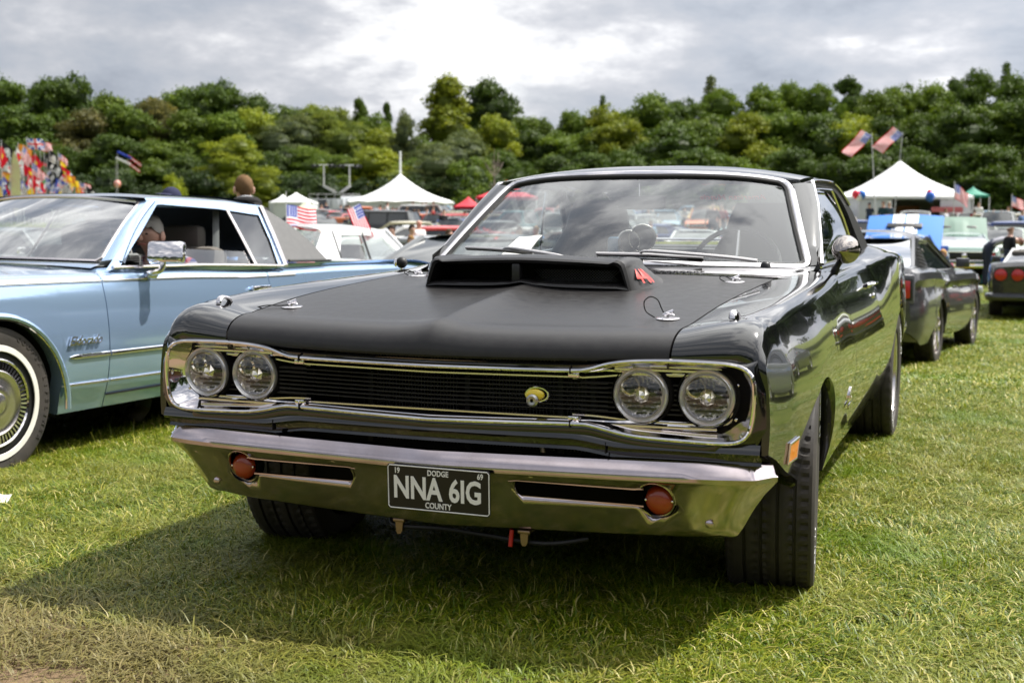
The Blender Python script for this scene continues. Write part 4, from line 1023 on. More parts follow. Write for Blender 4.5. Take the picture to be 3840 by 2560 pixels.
# ------------------------------------------------------------------ trees
def leaf_material():
    m = bpy.data.materials.new('leaves'); m.use_nodes = True; t = m.node_tree; b = t.nodes['Principled BSDF']; b.inputs['Roughness'].default_value = .55; b.inputs['Specular IOR Level'].default_value = .25
    oi = N(t, 'ShaderNodeObjectInfo'); at = N(t, 'ShaderNodeAttribute', attribute_name='tone')
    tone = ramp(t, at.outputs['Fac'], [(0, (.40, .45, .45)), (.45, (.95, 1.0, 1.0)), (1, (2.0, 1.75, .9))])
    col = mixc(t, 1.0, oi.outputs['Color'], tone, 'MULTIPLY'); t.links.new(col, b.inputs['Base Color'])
    tr = N(t, 'ShaderNodeBsdfTranslucent'); t.links.new(col, tr.inputs[0])
    mx = N(t, 'ShaderNodeMixShader'); mx.inputs[0].default_value = .30; t.links.new(b.outputs[0], mx.inputs[1]); t.links.new(tr.outputs[0], mx.inputs[2])
    t.links.new(mx.outputs[0], t.nodes['Material Output'].inputs[0]); return m
leaf_mat = leaf_material()
bark = mat('bark', (.09, .07, .05), .9, bump=(14, .5, .05))
def crown_mesh(name, kind, seed, nleaf=19000, leaf=.26):
    """unit-ish crown, base at z=0, top at z=1*H (H=16), filled with leaf clumps on many lobes"""
    g = np.random.default_rng(seed); H = 16.0; lobes = []; hearts = []
    def dress(bx, by, bz, br, e, n, r0, r1):
        """small leaf clumps set over the surface of one big bough"""
        hearts.append((bx, by, bz, br*.80, e))
        for k in range(n):
            v = g.normal(0, 1, 3); v[2] = abs(v[2])*1.0 if g.random() < .8 else v[2]; v /= np.linalg.norm(v); q = br*g.uniform(.72, 1.04); lobes.append((bx+v[0]*q, by+v[1]*q, bz+v[2]*q*e, g.uniform(r0, r1), .85))
    if kind == 'round':
        nb = 7+int(g.integers(0, 4))
        for k in range(nb):
            a = 2.4*k+g.uniform(0, .8); q = k/(nb-1); rr = 3.9*(1-q)**.38*g.uniform(.65, 1.1); dress(rr*math.cos(a), rr*math.sin(a), H*(.22+.52*q), g.uniform(2.4, 3.6)*(1-.12*q), .80, 24, .55, 1.25)
    elif kind == 'tall':
        for k in range(9):
            q = k/8; a = g.uniform(0, 6.283); rr = 1.2*(1-q)+.2; dress(rr*math.cos(a), rr*math.sin(a), H*(.14+.74*q), 2.6*(1-q)**.6+.75, 1.0, 20, .45, 1.0)
    elif kind == 'birch':
        for k in range(11):
            q = k/10; a = 2.4*k+g.uniform(0, .8); rr = 2.9*math.sin(math.pi*(.15+.8*q))*g.uniform(.5, 1.1); dress(rr*math.cos(a), rr*math.sin(a), H*(.16+.70*q), g.uniform(1.5, 2.4), 1.25, 20, .40, .95)
    elif kind == 'conifer':
        for k in range(34):
            q = k/33; a = k*2.4; rr = 3.0*(1-q)**.8*g.uniform(.3, .9); lobes.append((rr*math.cos(a), rr*math.sin(a), H*(.12+.86*q)-.3, .55+1.7*(1-q), .9))
    elif kind == 'pine':
        for k in range(30):
            q = g.uniform(.25, 1); a = g.uniform(0, 6.283); rr = 4.2*math.sin(math.pi*min(1, q))**.5*g.uniform(.2, 1); lobes.append((rr*math.cos(a), rr*math.sin(a), H*(.30+.66*q)-.7, g.uniform(.8, 1.7), .5))
    elif kind == 'bush':
        for k in range(30):
            if k > 10: break
            a = g.uniform(0, 6.283); rr = 6.0*math.sqrt(g.random()); dress(rr*math.cos(a), rr*math.sin(a), H*g.uniform(.10, .55)*(1-.05*rr), g.uniform(2.2, 3.4), .85, 22, .55, 1.2)
    L = np.array(lobes); wt = L[:, 3]**2; idx = g.choice(len(L), nleaf, p=wt/wt.sum()); C_ = L[idx]
    d = g.normal(0, 1, (nleaf, 3)); d /= np.linalg.norm(d, axis=1)[:, None]; d[:, 2] = np.where(d[:, 2] < -.3, -d[:, 2]*.6, d[:, 2])
    # bumpy shells: radius wobbles with direction so clumps show light and dark hollows
    wob = 1+.16*np.sin(d[:, 0]*7+idx)*np.sin(d[:, 1]*6+idx*1.7)+.10*np.sin(d[:, 2]*11+idx*.6); rad = C_[:, 3]*wob*g.uniform(.35, 1.25, nleaf)**.7
    P = C_[:, :3]+d*rad[:, None]*np.stack([np.ones(nleaf), np.ones(nleaf), C_[:, 4]], 1); P[:, 2] = np.maximum(P[:, 2], .3)
    nrm = d+g.normal(0, .55, (nleaf, 3)); nrm /= np.linalg.norm(nrm, axis=1)[:, None]
    t1 = np.cross(nrm, g.normal(0, 1, (nleaf, 3))); t1 /= np.linalg.norm(t1, axis=1)[:, None]; t2 = np.cross(nrm, t1)
    s = leaf*g.uniform(.6, 1.3, nleaf)[:, None]; asp = .55 if kind in ('birch',) else .8
    if kind == 'birch': t1 = t1*.4+np.array([0, 0, -1.0]); t1 /= np.linalg.norm(t1, axis=1)[:, None]; t2 = np.cross(nrm, t1); t2 /= np.linalg.norm(t2, axis=1)[:, None]; s = s*np.array([[1.0]])
    V = np.stack([P-t1*s*.6, P+t2*s*asp*.5, P+t1*s*.6+nrm*s*.15, P-t2*s*asp*.5], 1).reshape(-1, 3); F = np.arange(nleaf*4).reshape(-1, 4)
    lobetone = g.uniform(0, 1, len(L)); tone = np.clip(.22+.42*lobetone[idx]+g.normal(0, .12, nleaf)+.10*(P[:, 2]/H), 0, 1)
    vs, fs, tn = [V], [F], [np.repeat(tone, 4)]; off = len(V)
    # solid heart of each lobe so the crown is not see-through
    for (x, y, z, r, e) in (hearts or [q for q in lobes if q[3] > .9]):
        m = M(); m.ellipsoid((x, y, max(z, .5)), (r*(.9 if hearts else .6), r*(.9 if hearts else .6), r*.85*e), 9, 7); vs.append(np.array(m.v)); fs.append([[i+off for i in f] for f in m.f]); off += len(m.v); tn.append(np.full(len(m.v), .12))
    V = np.concatenate(vs); faces = F.tolist()
    for f in fs[1:]: faces += f
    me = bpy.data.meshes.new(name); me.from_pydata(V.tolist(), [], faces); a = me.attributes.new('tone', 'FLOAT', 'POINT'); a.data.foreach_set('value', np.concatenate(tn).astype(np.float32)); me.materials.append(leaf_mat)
    ex = np.abs(V[:, :2]).max(0); me['half'] = float((np.percentile(np.abs(V[:, 0]), 99)+np.percentile(np.abs(V[:, 1]), 99))/2); me['top'] = float(np.percentile(V[:, 2], 99.7)); return me
def trunk_mesh(name, seed, kind='round', bare=False):
    g = np.random.default_rng(seed); m = M(); H = 16.0
    sp = [(0, 0, -.6), (.1, 0, 1.5), (.0, .15, 4), (.25, .1, 7.5), (.1, .2, 11.5), (.2, .1, 14)]
    m.tube(smooth_path(sp, 3), list(np.linspace(.42, .06, 16)), 8)
    for k in range(9 if not bare else 16):
        z = g.uniform(2.6, 10.5); a = g.uniform(0, 6.283); l = g.uniform(2, 4.2)*(1.2 if bare else .9); r = .16*(1-z/16)+.04
        p0 = Vector((.1, .1, z)); p1 = p0+Vector((math.cos(a)*l*.5, math.sin(a)*l*.5, l*.35)); p2 = p0+Vector((math.cos(a+.3)*l, math.sin(a+.3)*l, l*.8))
        m.tube(smooth_path([p0, p1, p2], 3), list(np.linspace(r, .03, 7)), 6)
    return m.mesh(name, bark, smooth=True)
kinds = {}
for k, n in (('round', 4), ('tall', 2), ('birch', 3), ('conifer', 1), ('pine', 1), ('bush', 2)):
    kinds[k] = [crown_mesh('crown_mesh', k, 100+i*7+len(k), leaf={'birch': .25, 'conifer': .25, 'bush': .29}.get(k, .27)) for i in range(n)]
trunks = [trunk_mesh('trunk_mesh', 5), trunk_mesh('trunk_mesh', 6)]
PALE = {'round': 'rounded', 'tall': 'tall narrow', 'birch': 'drooping feathery', 'conifer': 'pointed conifer', 'pine': 'flat-topped pine', 'bush': 'spreading bushy'}
def tree(px, top, wpx, dist, kind, col, label, group, i=0, tw=None, skew=0):
    b = ground_at(px, dist); dy = (b-Vector(CAM)).dot(_f); H = height_for(top, dy)-b.z; W = wpx/FPX*dy
    T = empty(kind+'_tree' if kind in ('pine', 'birch') else ('conifer_tree' if kind == 'conifer' else 'broadleaf_tree'), b, rz=(px*.37+i) % 6.28, label=label, cat='tree', group=group)
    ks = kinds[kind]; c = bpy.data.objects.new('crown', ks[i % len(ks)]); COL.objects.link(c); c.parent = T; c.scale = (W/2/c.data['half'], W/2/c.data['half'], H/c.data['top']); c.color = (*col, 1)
    t = bpy.data.objects.new('trunk', trunks[i % 2]); COL.objects.link(t); t.parent = T; s = H/20; t.scale = (s, s, s)
    return T
DK, MD, LT, YL, GY, BR = (.050, .085, .007), (.088, .135, .010), (.145, .185, .028), (.185, .220, .012), (.115, .142, .050), (.100, .094, .024)
names = {DK: 'dark green', MD: 'mid green', LT: 'pale green', YL: 'yellow-green', GY: 'grey-green', BR: 'olive-brown'}
# (photo column, top row, width, distance, kind, colour)
rows = {
 'back': [(20, 296, 230, 178, 'round', DK), (190, 318, 190, 182, 'round', DK), (270, 302, 250, 176, 'round', DK), (420, 372, 250, 180, 'round', MD), (560, 385, 180, 184, 'round', DK), (690, 352, 240, 186, 'round', MD), (820, 322, 250, 182, 'round', DK), (930, 370, 240, 184, 'round', DK), (1060, 410, 220, 180, 'round', MD),
          (1180, 410, 190, 178, 'birch', LT), (1355, 382, 90, 186, 'tall', MD), (1455, 398, 60, 188, 'tall', DK), (1270, 420, 170, 184, 'birch', LT), (1400, 440, 150, 180, 'round', MD), (1690, 300, 220, 168, 'tall', YL), (1820, 315, 240, 176, 'round', DK), (1930, 420, 190, 182, 'round', MD), (2030, 455, 170, 186, 'round', MD), (2150, 425, 190, 184, 'round', MD), (2255, 372, 90, 190, 'conifer', DK), (2290, 405, 210, 182, 'round', YL),
          (2430, 362, 250, 170, 'round', MD), (2560, 380, 200, 176, 'round', DK), (2655, 300, 150, 188, 'conifer', GY), (2700, 345, 220, 176, 'birch', MD), (2850, 330, 230, 176, 'round', MD), (2960, 318, 190, 180, 'round', MD), (3065, 325, 180, 178, 'birch', MD), (3170, 298, 130, 196, 'pine', DK), (3260, 350, 220, 176, 'round', MD), (3370, 325, 220, 180, 'round', MD), (3480, 320, 210, 182, 'round', MD), (3560, 300, 90, 192, 'pine', DK), (3640, 272, 220, 184, 'round', DK), (3752, 248, 130, 192, 'conifer', DK), (3800, 290, 230, 180, 'round', DK), (3900, 300, 220, 178, 'round', DK)],
 'middle': [(90, 420, 260, 160, 'round', DK), (330, 430, 250, 158, 'round', BR), (480, 410, 240, 160, 'round', MD), (600, 388, 210, 162, 'birch', BR), (740, 430, 230, 158, 'round', MD), (860, 440, 230, 156, 'round', MD), (960, 420, 220, 160, 'round', YL), (1110, 440, 210, 156, 'birch', GY), (1215, 420, 180, 158, 'birch', LT), (1320, 470, 200, 156, 'birch', LT), (1440, 490, 190, 158, 'round', YL), (1520, 425, 90, 154, 'birch', GY), (1600, 520, 170, 160, 'round', MD), (1740, 500, 200, 152, 'birch', GY), (1855, 440, 190, 158, 'round', YL), (1990, 500, 200, 162, 'round', DK), (2110, 500, 210, 160, 'round', MD), (2230, 490, 220, 158, 'round', MD), (2330, 450, 220, 156, 'round', YL),
            (2520, 470, 250, 152, 'round', DK), (2640, 430, 240, 156, 'round', MD), (2790, 430, 240, 154, 'round', YL), (2930, 420, 230, 156, 'round', MD), (3060, 430, 230, 156, 'round', DK), (3190, 430, 220, 156, 'round', YL), (3310, 440, 220, 154, 'round', DK), (3440, 430, 230, 156, 'round', MD), (3570, 410, 240, 154, 'round', DK), (3700, 390, 240, 156, 'round', MD), (3830, 380, 250, 154, 'round', DK)],
 'front': [(140, 560, 260, 140, 'round', DK), (300, 570, 220, 142, 'bush', DK), (430, 520, 230, 140, 'round', DK), (590, 540, 230, 142, 'round', MD), (700, 600, 200, 138, 'round', DK), (885, 520, 210, 134, 'birch', YL), (985, 640, 110, 130, 'birch', YL), (655, 665, 100, 128, 'bush', YL), (1060, 560, 200, 142, 'round', DK), (1160, 560, 200, 140, 'birch', MD), (1290, 590, 190, 138, 'round', MD), (1420, 560, 200, 138, 'round', YL), (1540, 600, 160, 140, 'round', MD), (1640, 545, 190, 136, 'birch', GY), (1755, 600, 220, 134, 'bush', MD), (1880, 570, 170, 142, 'round', DK), (1960, 630, 180, 138, 'bush', DK), (2080, 590, 220, 140, 'round', DK), (2220, 580, 240, 138, 'round', DK), (2400, 560, 260, 134, 'bush', DK), (2600, 560, 260, 134, 'round', DK), (2780, 570, 250, 134, 'bush', MD), (2960, 560, 250, 134, 'round', DK), (3120, 570, 240, 134, 'bush', DK), (3290, 560, 240, 136, 'round', DK), (3470, 540, 250, 134, 'bush', DK), (3640, 540, 260, 134, 'round', DK), (3800, 520, 260, 134, 'bush', DK)]}
ordn = lambda n: f"{n}{'th' if 10 <= n % 100 <= 20 else {1: 'st', 2: 'nd', 3: 'rd'}.get(n % 10, 'th')}"
for rn, lst in rows.items():
    for i, (px, top, w, d, k, c) in enumerate(sorted(lst)):
        jc = tuple(v*(1+.16*math.sin(i*1.7+px)) for v in c)
        tree(px, top, w*1.38, d, k, jc, f"{names[c]} {PALE[k]} tree, {ordn(i+1)} from the left in the {rn} row of the wood", 'trees of the wood behind the field', i)
# dead bare tree against the foliage
b = ground_at(1850, 131); T = empty('bare_tree', b, label='dead grey tree with bare twisting branches in front of the yellow-green trees', cat='tree'); t = bpy.data.objects.new('trunk', trunk_mesh('bare_trunk_mesh', 77, bare=True)); COL.objects.link(t); t.parent = T; t.scale = (.32, .32, .55)
t.data.materials[0] = mat('dead_wood', (.26, .21, .17), .9)
# undergrowth closes the foot of the wood
me = crown_mesh('undergrowth_mesh', 'bush', 909, 12000, .34)
m = M(); V = []; Fc = []; tn = []
g_ = np.random.default_rng(4); base = np.array([v.co[:] for v in me.vertices]); polys = [tuple(p.vertices) for p in me.polygons]; tv = np.zeros(len(base), np.float32); me.attributes['tone'].data.foreach_get('value', tv)
hid = bpy.data.collections.new('undergrowth_patches'); o = bpy.data.objects.new('undergrowth_patch', me); hid.objects.link(o); o.color = (.035, .06, .014, 1)
pts = []; sc = []
for px in range(-300, 4300, 90):
    for d in (134, 150, 172):
        b = ground_at(px+g_.uniform(-30, 30), d+g_.uniform(-4, 4)); pts.append((b.x, b.y, b.z-.4)); sc.append(g_.uniform(.42, .62) if d < 160 else .8)
un = scatter('undergrowth', [me], pts, g_.uniform(0, 6.28, len(pts)), sc, 'dark undergrowth and bushes along the foot of the wood', 'bushes'); un.color = (.035, .06, .014, 1)
# the wood carries on round the field, seen in the paintwork
for i, a in enumerate(np.concatenate([np.arange(9.5, 292, 4.6), np.arange(292, 315, 1.5)])):
    d = 150+9*math.sin(i*2.3) if a > 290 else (62 if a < 16 else 45)+5*math.sin(i*1.3)+(0 if a < 120 else 30); x = CAM[0]+d*math.sin(R(a)); y = CAM[1]+d*math.cos(R(a))
    T = empty('broadleaf_tree', (x, y, float(tz(x, y))), rz=i, label='tree on the far side of the field behind the photographer', cat='tree', group='trees round the field behind the photographer')
    c = bpy.data.objects.new('crown', kinds['round'][i % 4]); COL.objects.link(c); c.parent = T; s = (1.0 if a < 120 else .8)+.15*math.sin(i*2.1); c.scale = (s*1.1, s*1.1, s); c.color = (.04, .075, .016, 1)
# ================================================================== generic car builder
def paint_mat(name, col=None, rough=.22, coat=1.0, metal=0.0, objcol=False, var=None):
    return mat(name, col or (.5, .5, .5), rough, coat=coat, coat_r=.03, metal=metal, objcol=objcol, var=var)
paint_any = paint_mat('car_paint', objcol=True, rough=.3)
dark_glass = mat('dark_window_glass', (.015, .02, .022), .05, spec=.9, coat=.6)
red_tail = mat('tail_lamp_red', (.45, .012, .012), .25, coat=.7)
lamp_white = mat('headlamp_white', (.75, .77, .78), .12, metal=.4)
plate_yellow = mat('plate_yellow', (.78, .52, .02), .45)
black_trim = mat('black_trim', (.012, .012, .012), .45)
seat_tan = mat('seat_cloth', (.10, .09, .08), .8)
def car_shell(S, n=30):
    """closed body: list of section rows from one sill over the top to the other"""
    top = pchip(*zip(*S['top'])); hw = pchip(*zip(*S['hw'])); L = S['L']; ys = set()
    ys = arc_stations(0.0, L, [S['axf'], S['axr']], S['ra'], n); rows = []; shape = S.get('side', [(0, 0), (.02, .30), (.012, .55), (-.01, .82), (-.055, 1.0)])
    cr = S.get('crown', .035); sr = S.get('sr', .05)
    for y in ys:
        e = 1.0
        d = min(y, L-y)
        sq = 1-.05*(1-min(1, d/.22))**2; zt = float(top(y)); w = float(hw(y))*sq; rk = S['zr']+(.14*(1-min(1, d/.35))**1.5)
        zl = max(rk, low_edge(y, rk, [S['axf'], S['axr']], S['ra'], S['zc']))
        zs = zt-sr; half = [(0, zt+cr), (w*.35, zt+cr*.9), (w*.68, zt+cr*.5), (w-.09, zt+cr*.12), (w-sr*.8, zt-sr*.08), (w-sr*.25, zt-sr*.4), (w, zs-.01)]
        side = []
        for t in np.linspace(0, 1, 9)[1:]:
            z = zs-.01+(zl-zs+.01)*t; q = (zs-z)/max(.05, (zs-S['zr'])); side.append((w+float(np.interp(q, [b for a, b in shape], [a for a, b in shape])), z))
        half += side; half += [(half[-1][0]-.03, half[-1][1]+.004)]
        rows.append([(-x, y, z) for x, z in half[::-1]]+[(x, y, z) for x, z in half[1:]])
    return rows
def shell_mesh(S, n=30, y0=None, y1=None):
    rows = car_shell(S, n); m = M(); m.grid(rows, flip=True)
    for r, fl in ((rows[0], True), (rows[-1], False)):
        k = len(r); c = k//2
        m.add(r, [tuple(range(k))], flip=fl)
    return m
def gh_x(S, z):
    g = S['gh']; z0, z1, x0, x1 = g['wb'][1], g['wt'][1], g['wb'][2], g['wt'][2]; return x0+(x1-x0)*(z-z0)/(z1-z0)
def greenhouse(S, root, paint, glass, n=1, roof_paint=None, pillars=True, side_open=False, dividers=(), det=1):
    g = S['gh']; wb, wt, rt, rb = g['wb'], g['wt'], g['rt'], g['rb']   # each (y, z, half width)
    nu = 9 if det == 1 else 21
    def pane(a, b, bulge, name, bow=.10, mt=glass):
        P = []
        for u in np.linspace(-1, 1, nu):
            P.append([(u*(a[2]+(b[2]-a[2])*v), a[0]+(b[0]-a[0])*v-bow*(1-u*u)*(1 if b[0] > a[0] else -1)*(1 if name == 'windscreen' else .6), a[1]+(b[1]-a[1])*v+bulge*math.sin(math.pi*v)) for v in np.linspace(0, 1, 5 if det == 1 else 9)])
        m = M(); m.grid(P); return m.build(name, mt, root)
    pane(wb, wt, .015, 'windscreen'); pane(rb, rt, .015, 'rear_window')
    m = M(); P = []; rc = g.get('rc', .045); nu2 = 11 if det == 1 else 25
    for u in np.linspace(-1, 1, nu2):
        row = []
        for v in np.linspace(0, 1, 6 if det == 1 else 14):
            y = wt[0]+(rt[0]-wt[0])*v; z = wt[1]+(rt[1]-wt[1])*v+g.get('arch', .03)*math.sin(math.pi*v); w = wt[2]+(rt[2]-wt[2])*v
            yy = y-(.06*(1-u*u)*(1-2*v)); row.append((u*(w+.035), yy, z+rc*(1-abs(u)**3)-.035*abs(u)**8))
        P.append(row)
    P = [[(p[0], p[1], p[2]-.05) for p in P[0]]]+P+[[(p[0], p[1], p[2]-.05) for p in P[-1]]]
    m.grid(P); m.build('roof', roof_paint or paint, root)
    zb = g.get('belt', wb[1]); zt = min(wt[1], rt[1])
    for s in (1, -1):
        yA0, yA1 = wb[0], wt[0]; yC1, yC0 = rt[0], rb[0]
        def seg(pts, k): 
            out = []
            for i in range(len(pts)):
                a, b = pts[i], pts[(i+1) % len(pts)]
                for t in range(k): out.append((a[0]+(b[0]-a[0])*t/k, a[1]+(b[1]-a[1])*t/k))
            return out
        zb0 = S['gh'].get('zb0', zb); zb1 = S['gh'].get('zb1', zb)
        out = seg([(yA0-.02, zb0-.01), (yA1, wt[1]+.012), (yC1, rt[1]+.012), (yC0+.02, zb1-.01)], 6)
        inn = seg(g.get('inner', [(yA0+.13, zb0+.015), (yA1+.07, wt[1]-.035), (yC1-.05, rt[1]-.035), (yC0-g.get('cp', .35), zb1+.015)]), 6)
        m = M(); lo = [(s*(gh_x(S, z)+.012), y, z) for y, z in out]; li = [(s*(gh_x(S, z)+.010), y, z) for y, z in inn]; lb = [(p[0]-s*.035, p[1], p[2]) for p in li]
        m.loft([lo, li, lb], flip=s > 0); m.build('window_frame', paint, root)
        if not side_open:
            m = M(); m.add([(p[0]+s*.008, p[1], p[2]) for p in lb], [tuple(range(len(lb)))], flip=s < 0); m.build('side_window', glass, root)
        for yd in dividers:
            m = M(); z0_, z1_ = zb+.0, wt[1]-.02; m.tube([(s*(gh_x(S, z)+.006), yd+(yd*0)+(.06*(1.2-z) if False else 0), z) for z in (z0_, z1_)], .022, 6, flat=.5, up=(1, 0, 0)); m.build('window_pillar', black_trim, root)
        # screen pillars
        m = M(); m.tube([(s*(wb[2]+.01), wb[0]-.015, wb[1]-.02), (s*(wt[2]+.012), wt[0]-.01, wt[1]+.01)], .026, 6); m.build('screen_pillar', paint, root)
        m = M(); m.tube([(s*(rb[2]+.03), rb[0]+.01, rb[1]-.02), (s*(rt[2]+.015), rt[0]+.005, rt[1]+.01)], .035, 6); m.build('rear_pillar', roof_paint or paint, root)
def wheel(root, c, r, w, s, style='plain', det=1, yaw=0.0, rim_mat=None, wall=None):
    W = empty('wheel', c); W.parent = root
    if yaw: W.rotation_euler = (0, 0, yaw)
    m = M()
    if det >= 2: tread_tyre(m, (0, 0, 0), r, w, s, n=160 if det == 2 else 90, grooves=4); m.build('tyre', rubber, W, angle=28)
    else: lathe_tyre(m, (0, 0, 0), r, w, n=24); m.build('tyre', rubber, W)
    rm = rim_mat or stainless; h = s*w*.5
    m = M()
    if style == 'plain': m.lathe([(r*.70, h*.86), (r*.66, h*.9), (r*.60, h*.55), (r*.34, h*.62), (r*.20, h*.85), (0.001, h*.9)], (0, 0, 0), 'x', 20 if det == 1 else 40, flip=s < 0); m.build('rim', rm, W, recalc=True)
    else:
        m.lathe([(r*.78, h*.80), (r*.76, h*.95), (r*.73, h*.85), (r*.70, h*.1), (r*.2, h*.0), (.001, 0)], (0, 0, 0), 'x', 40, flip=s < 0); m.build('rim', rm, W, recalc=True)
        for k in range(5):
            a = 2*math.pi*k/5; m = M()
            for q in (-.14, .14): m.box((h*.72, 0, r*.38), (.03, r*.11, r*.72), bev=.008, rot=Matrix.Rotation(q, 3, 'X'))
            m.xf(Matrix.Rotation(a, 4, 'X')); m.build('spoke', rm, W)
        m = M(); m.lathe([(r*.15, h*.4), (r*.14, h*.86), (.001, h*.9)], (0, 0, 0), 'x', 16, flip=s < 0); m.build('hub_cap', dark_metal, W, recalc=True)
    if wall:
        m = M(); m.lathe([(r*.885, h*1.0), (r*.885, h*1.012), (r*.835, h*1.016), (r*.835, h*1.0)] if wall == 'thin' else [(r*.875, h*.995), (r*.87, h*1.012), (r*.81, h*1.008), (r*.805, h*.99)], (0, 0, 0), 'x', 48, flip=s < 0); m.build('white_wall', wall_white, W, recalc=True)
    return W
wall_white = mat('white_wall_rubber', (.70, .69, .64), .55, var=(12, .4, (.5, .47, .40)))
def well(root, S, ya, s, x=None):
    m = M(); P = []; w = float(pchip(*zip(*S['hw']))(ya))
    for q in np.linspace(0, math.pi, 12): P.append([(s*k, ya+(S['ra']+.01)*math.cos(q), S['zc']+(S['ra']+.01)*math.sin(q)) for k in (w-.03, w-.35)]+[(s*(w-.35), ya, S['zc'])])
    m.grid(P, flip=s > 0); m.build('wheel_well', dark, root)
def car_proto(S, paint=None, det=1, glass=None, **kw):
    root = empty(S['name'], (0, 0, 0)); paint = paint or paint_any; glass = glass or (dark_glass if det == 1 else clear_glass)
    shell_mesh(S, 22 if det == 1 else 60).build('body', paint, root, angle=35 if det == 1 else 30)
    greenhouse(S, root, paint, glass, det=det, **kw)
    for ya in (S['axf'], S['axr']):
        for s in (1, -1): wheel(root, (s*(S['tx']), ya, S['r']-.01), S['r'], S.get('tw', .21), s, S.get('wheel', 'plain'), det, rim_mat=S.get('rim')); well(root, S, ya, s)
    m = M(); m.box((0, S['L']*.5, S['zr']+.05), (S['W']*.72, S['L']*.86, .16)); m.build('underbody', dark, root)
    L, W = S['L'], S['W']; hz = float(pchip(*zip(*S['top']))(0.05)); tzr = float(pchip(*zip(*S['top']))(L-.05))
    if S.get('grille', True):
        m = M(); m.box((0, -.004, hz-.15), (W*S.get('gw', .62), .02, S.get('gh_', .13)), bev=.006); gr = m.build('grille', black_trim, root)
        for k in range(4): m = M(); m.box((0, -.016, hz-.15-S.get('gh_', .13)*.5+S.get('gh_', .13)*(k+.5)/4), (W*S.get('gw', .62)*.98, .008, .008)); m.build('grille_bar', chrome, gr)
    hl = S.get('hl', 'quad')
    for s in (1, -1):
        for x in ((.74, .57) if hl == 'quad' else (.70,)):
            x = x*W/1.9; m = M()
            if hl == 'rect': m.box((s*(x+.02), .01, hz-.14), (.34, .05, .10), bev=.02)
            else: m.lathe([(.001, -.02), (.05, -.015), (.075 if hl == 'quad' else .09, .0), (.085 if hl == 'quad' else .10, .01)], (s*x, .0, hz-.15), 'y', 16)
            m.build('headlight', lamp_white, root, recalc=True)
        tl = S.get('tl', 'bar'); m = M()
        if tl == 'bar': m.box((s*W*.32, L-.005, tzr-.16), (W*.26, .03, .10), bev=.01)
        elif tl == 'tall': m.box((s*W*.43, L-.02, tzr-.20), (.14, .06, .30), bev=.02)
        else: m.lathe([(.001, .02), (.07, .015), (.08, 0)], (s*W*.34, L+.0, tzr-.16), 'y', 16)
        m.build('tail_light', red_tail, root, recalc=True)
    bm_ = chrome if S.get('chrome', True) else paint
    for yy, d in ((-.02, -1), (L+.02, 1)):
        m = M(); w = W*.5-.03; m.tube(smooth_path([(-w, yy-d*.22, S['bz']), (-w+.06, yy-d*.04, S['bz']), (-w*.5, yy+d*.02, S['bz']), (w*.5, yy+d*.02, S['bz']), (w-.06, yy-d*.04, S['bz']), (w, yy-d*.22, S['bz'])], 4), S.get('br', .055), 8, flat=1.2); m.build('front_bumper' if d < 0 else 'rear_bumper', bm_, root)
    m = M(); m.box((0, L+.085, S['bz']), (.50, .012, .11), bev=.003); m.build('number_plate', plate_yellow, root)
    m = M(); m.box((0, -.09, S['bz']), (.50, .012, .10), bev=.003); m.build('number_plate', white_paint, root)
    g = S['gh']
    for s in (1, -1):
        m = M(); m.box((s*.36, g['wt'][0]+.45, g['wb'][1]+.02), (.46, .13, .46), bev=.05, rot=Matrix.Rotation(R(-12), 3, 'X')); m.build('seat', seat_tan, root)
        m = M(); m.box((s*(g['wb'][2]+.16), g['wb'][0]+.28, g['wb'][1]+.07), (.16, .06, .11), bev=.02); m.build('door_mirror', bm_, root)
    return root
def SPEC(name, L, W, H, wb, fo, hood, belt, deck, ghy, zr=.26, r=.34, ra=.37, **kw):
    """ghy: y of screen base, screen top, roof end, rear window base"""
    a, b, c, d = ghy
    S = dict(name=name, L=L, W=W, zr=zr, r=r, ra=ra, zc=kw.pop('zc', r-.06), axf=fo, axr=fo+wb, tx=W/2-.13, bz=kw.pop('bz', .48),
             top=[(0, hood-.13), (.06, hood-.05), (.5, hood), (a, belt-.01), (d, kw.pop('bd', belt+.0)), (L-.25, deck), (L-.04, deck-.05), (L, deck-.13)],
             hw=[(0, W*.5*kw.get('nose', .93)), (.5, W*.49), (fo, W*.5), (L*.5, W*.5), (fo+wb, W*.5), (L-.4, W*.485), (L, W*.5*kw.get('tail', .91))],
             gh=dict(wb=(a, belt+.01, W*.385), wt=(b, H-.06, W*kw.get('rw', .305)), rt=(c, H-.07, W*kw.get('rw', .305)*.97), rb=(d, kw.pop('rbz', belt+.01), W*.37), belt=belt, cp=kw.pop('cp', .35)))
    S.update(kw); return S
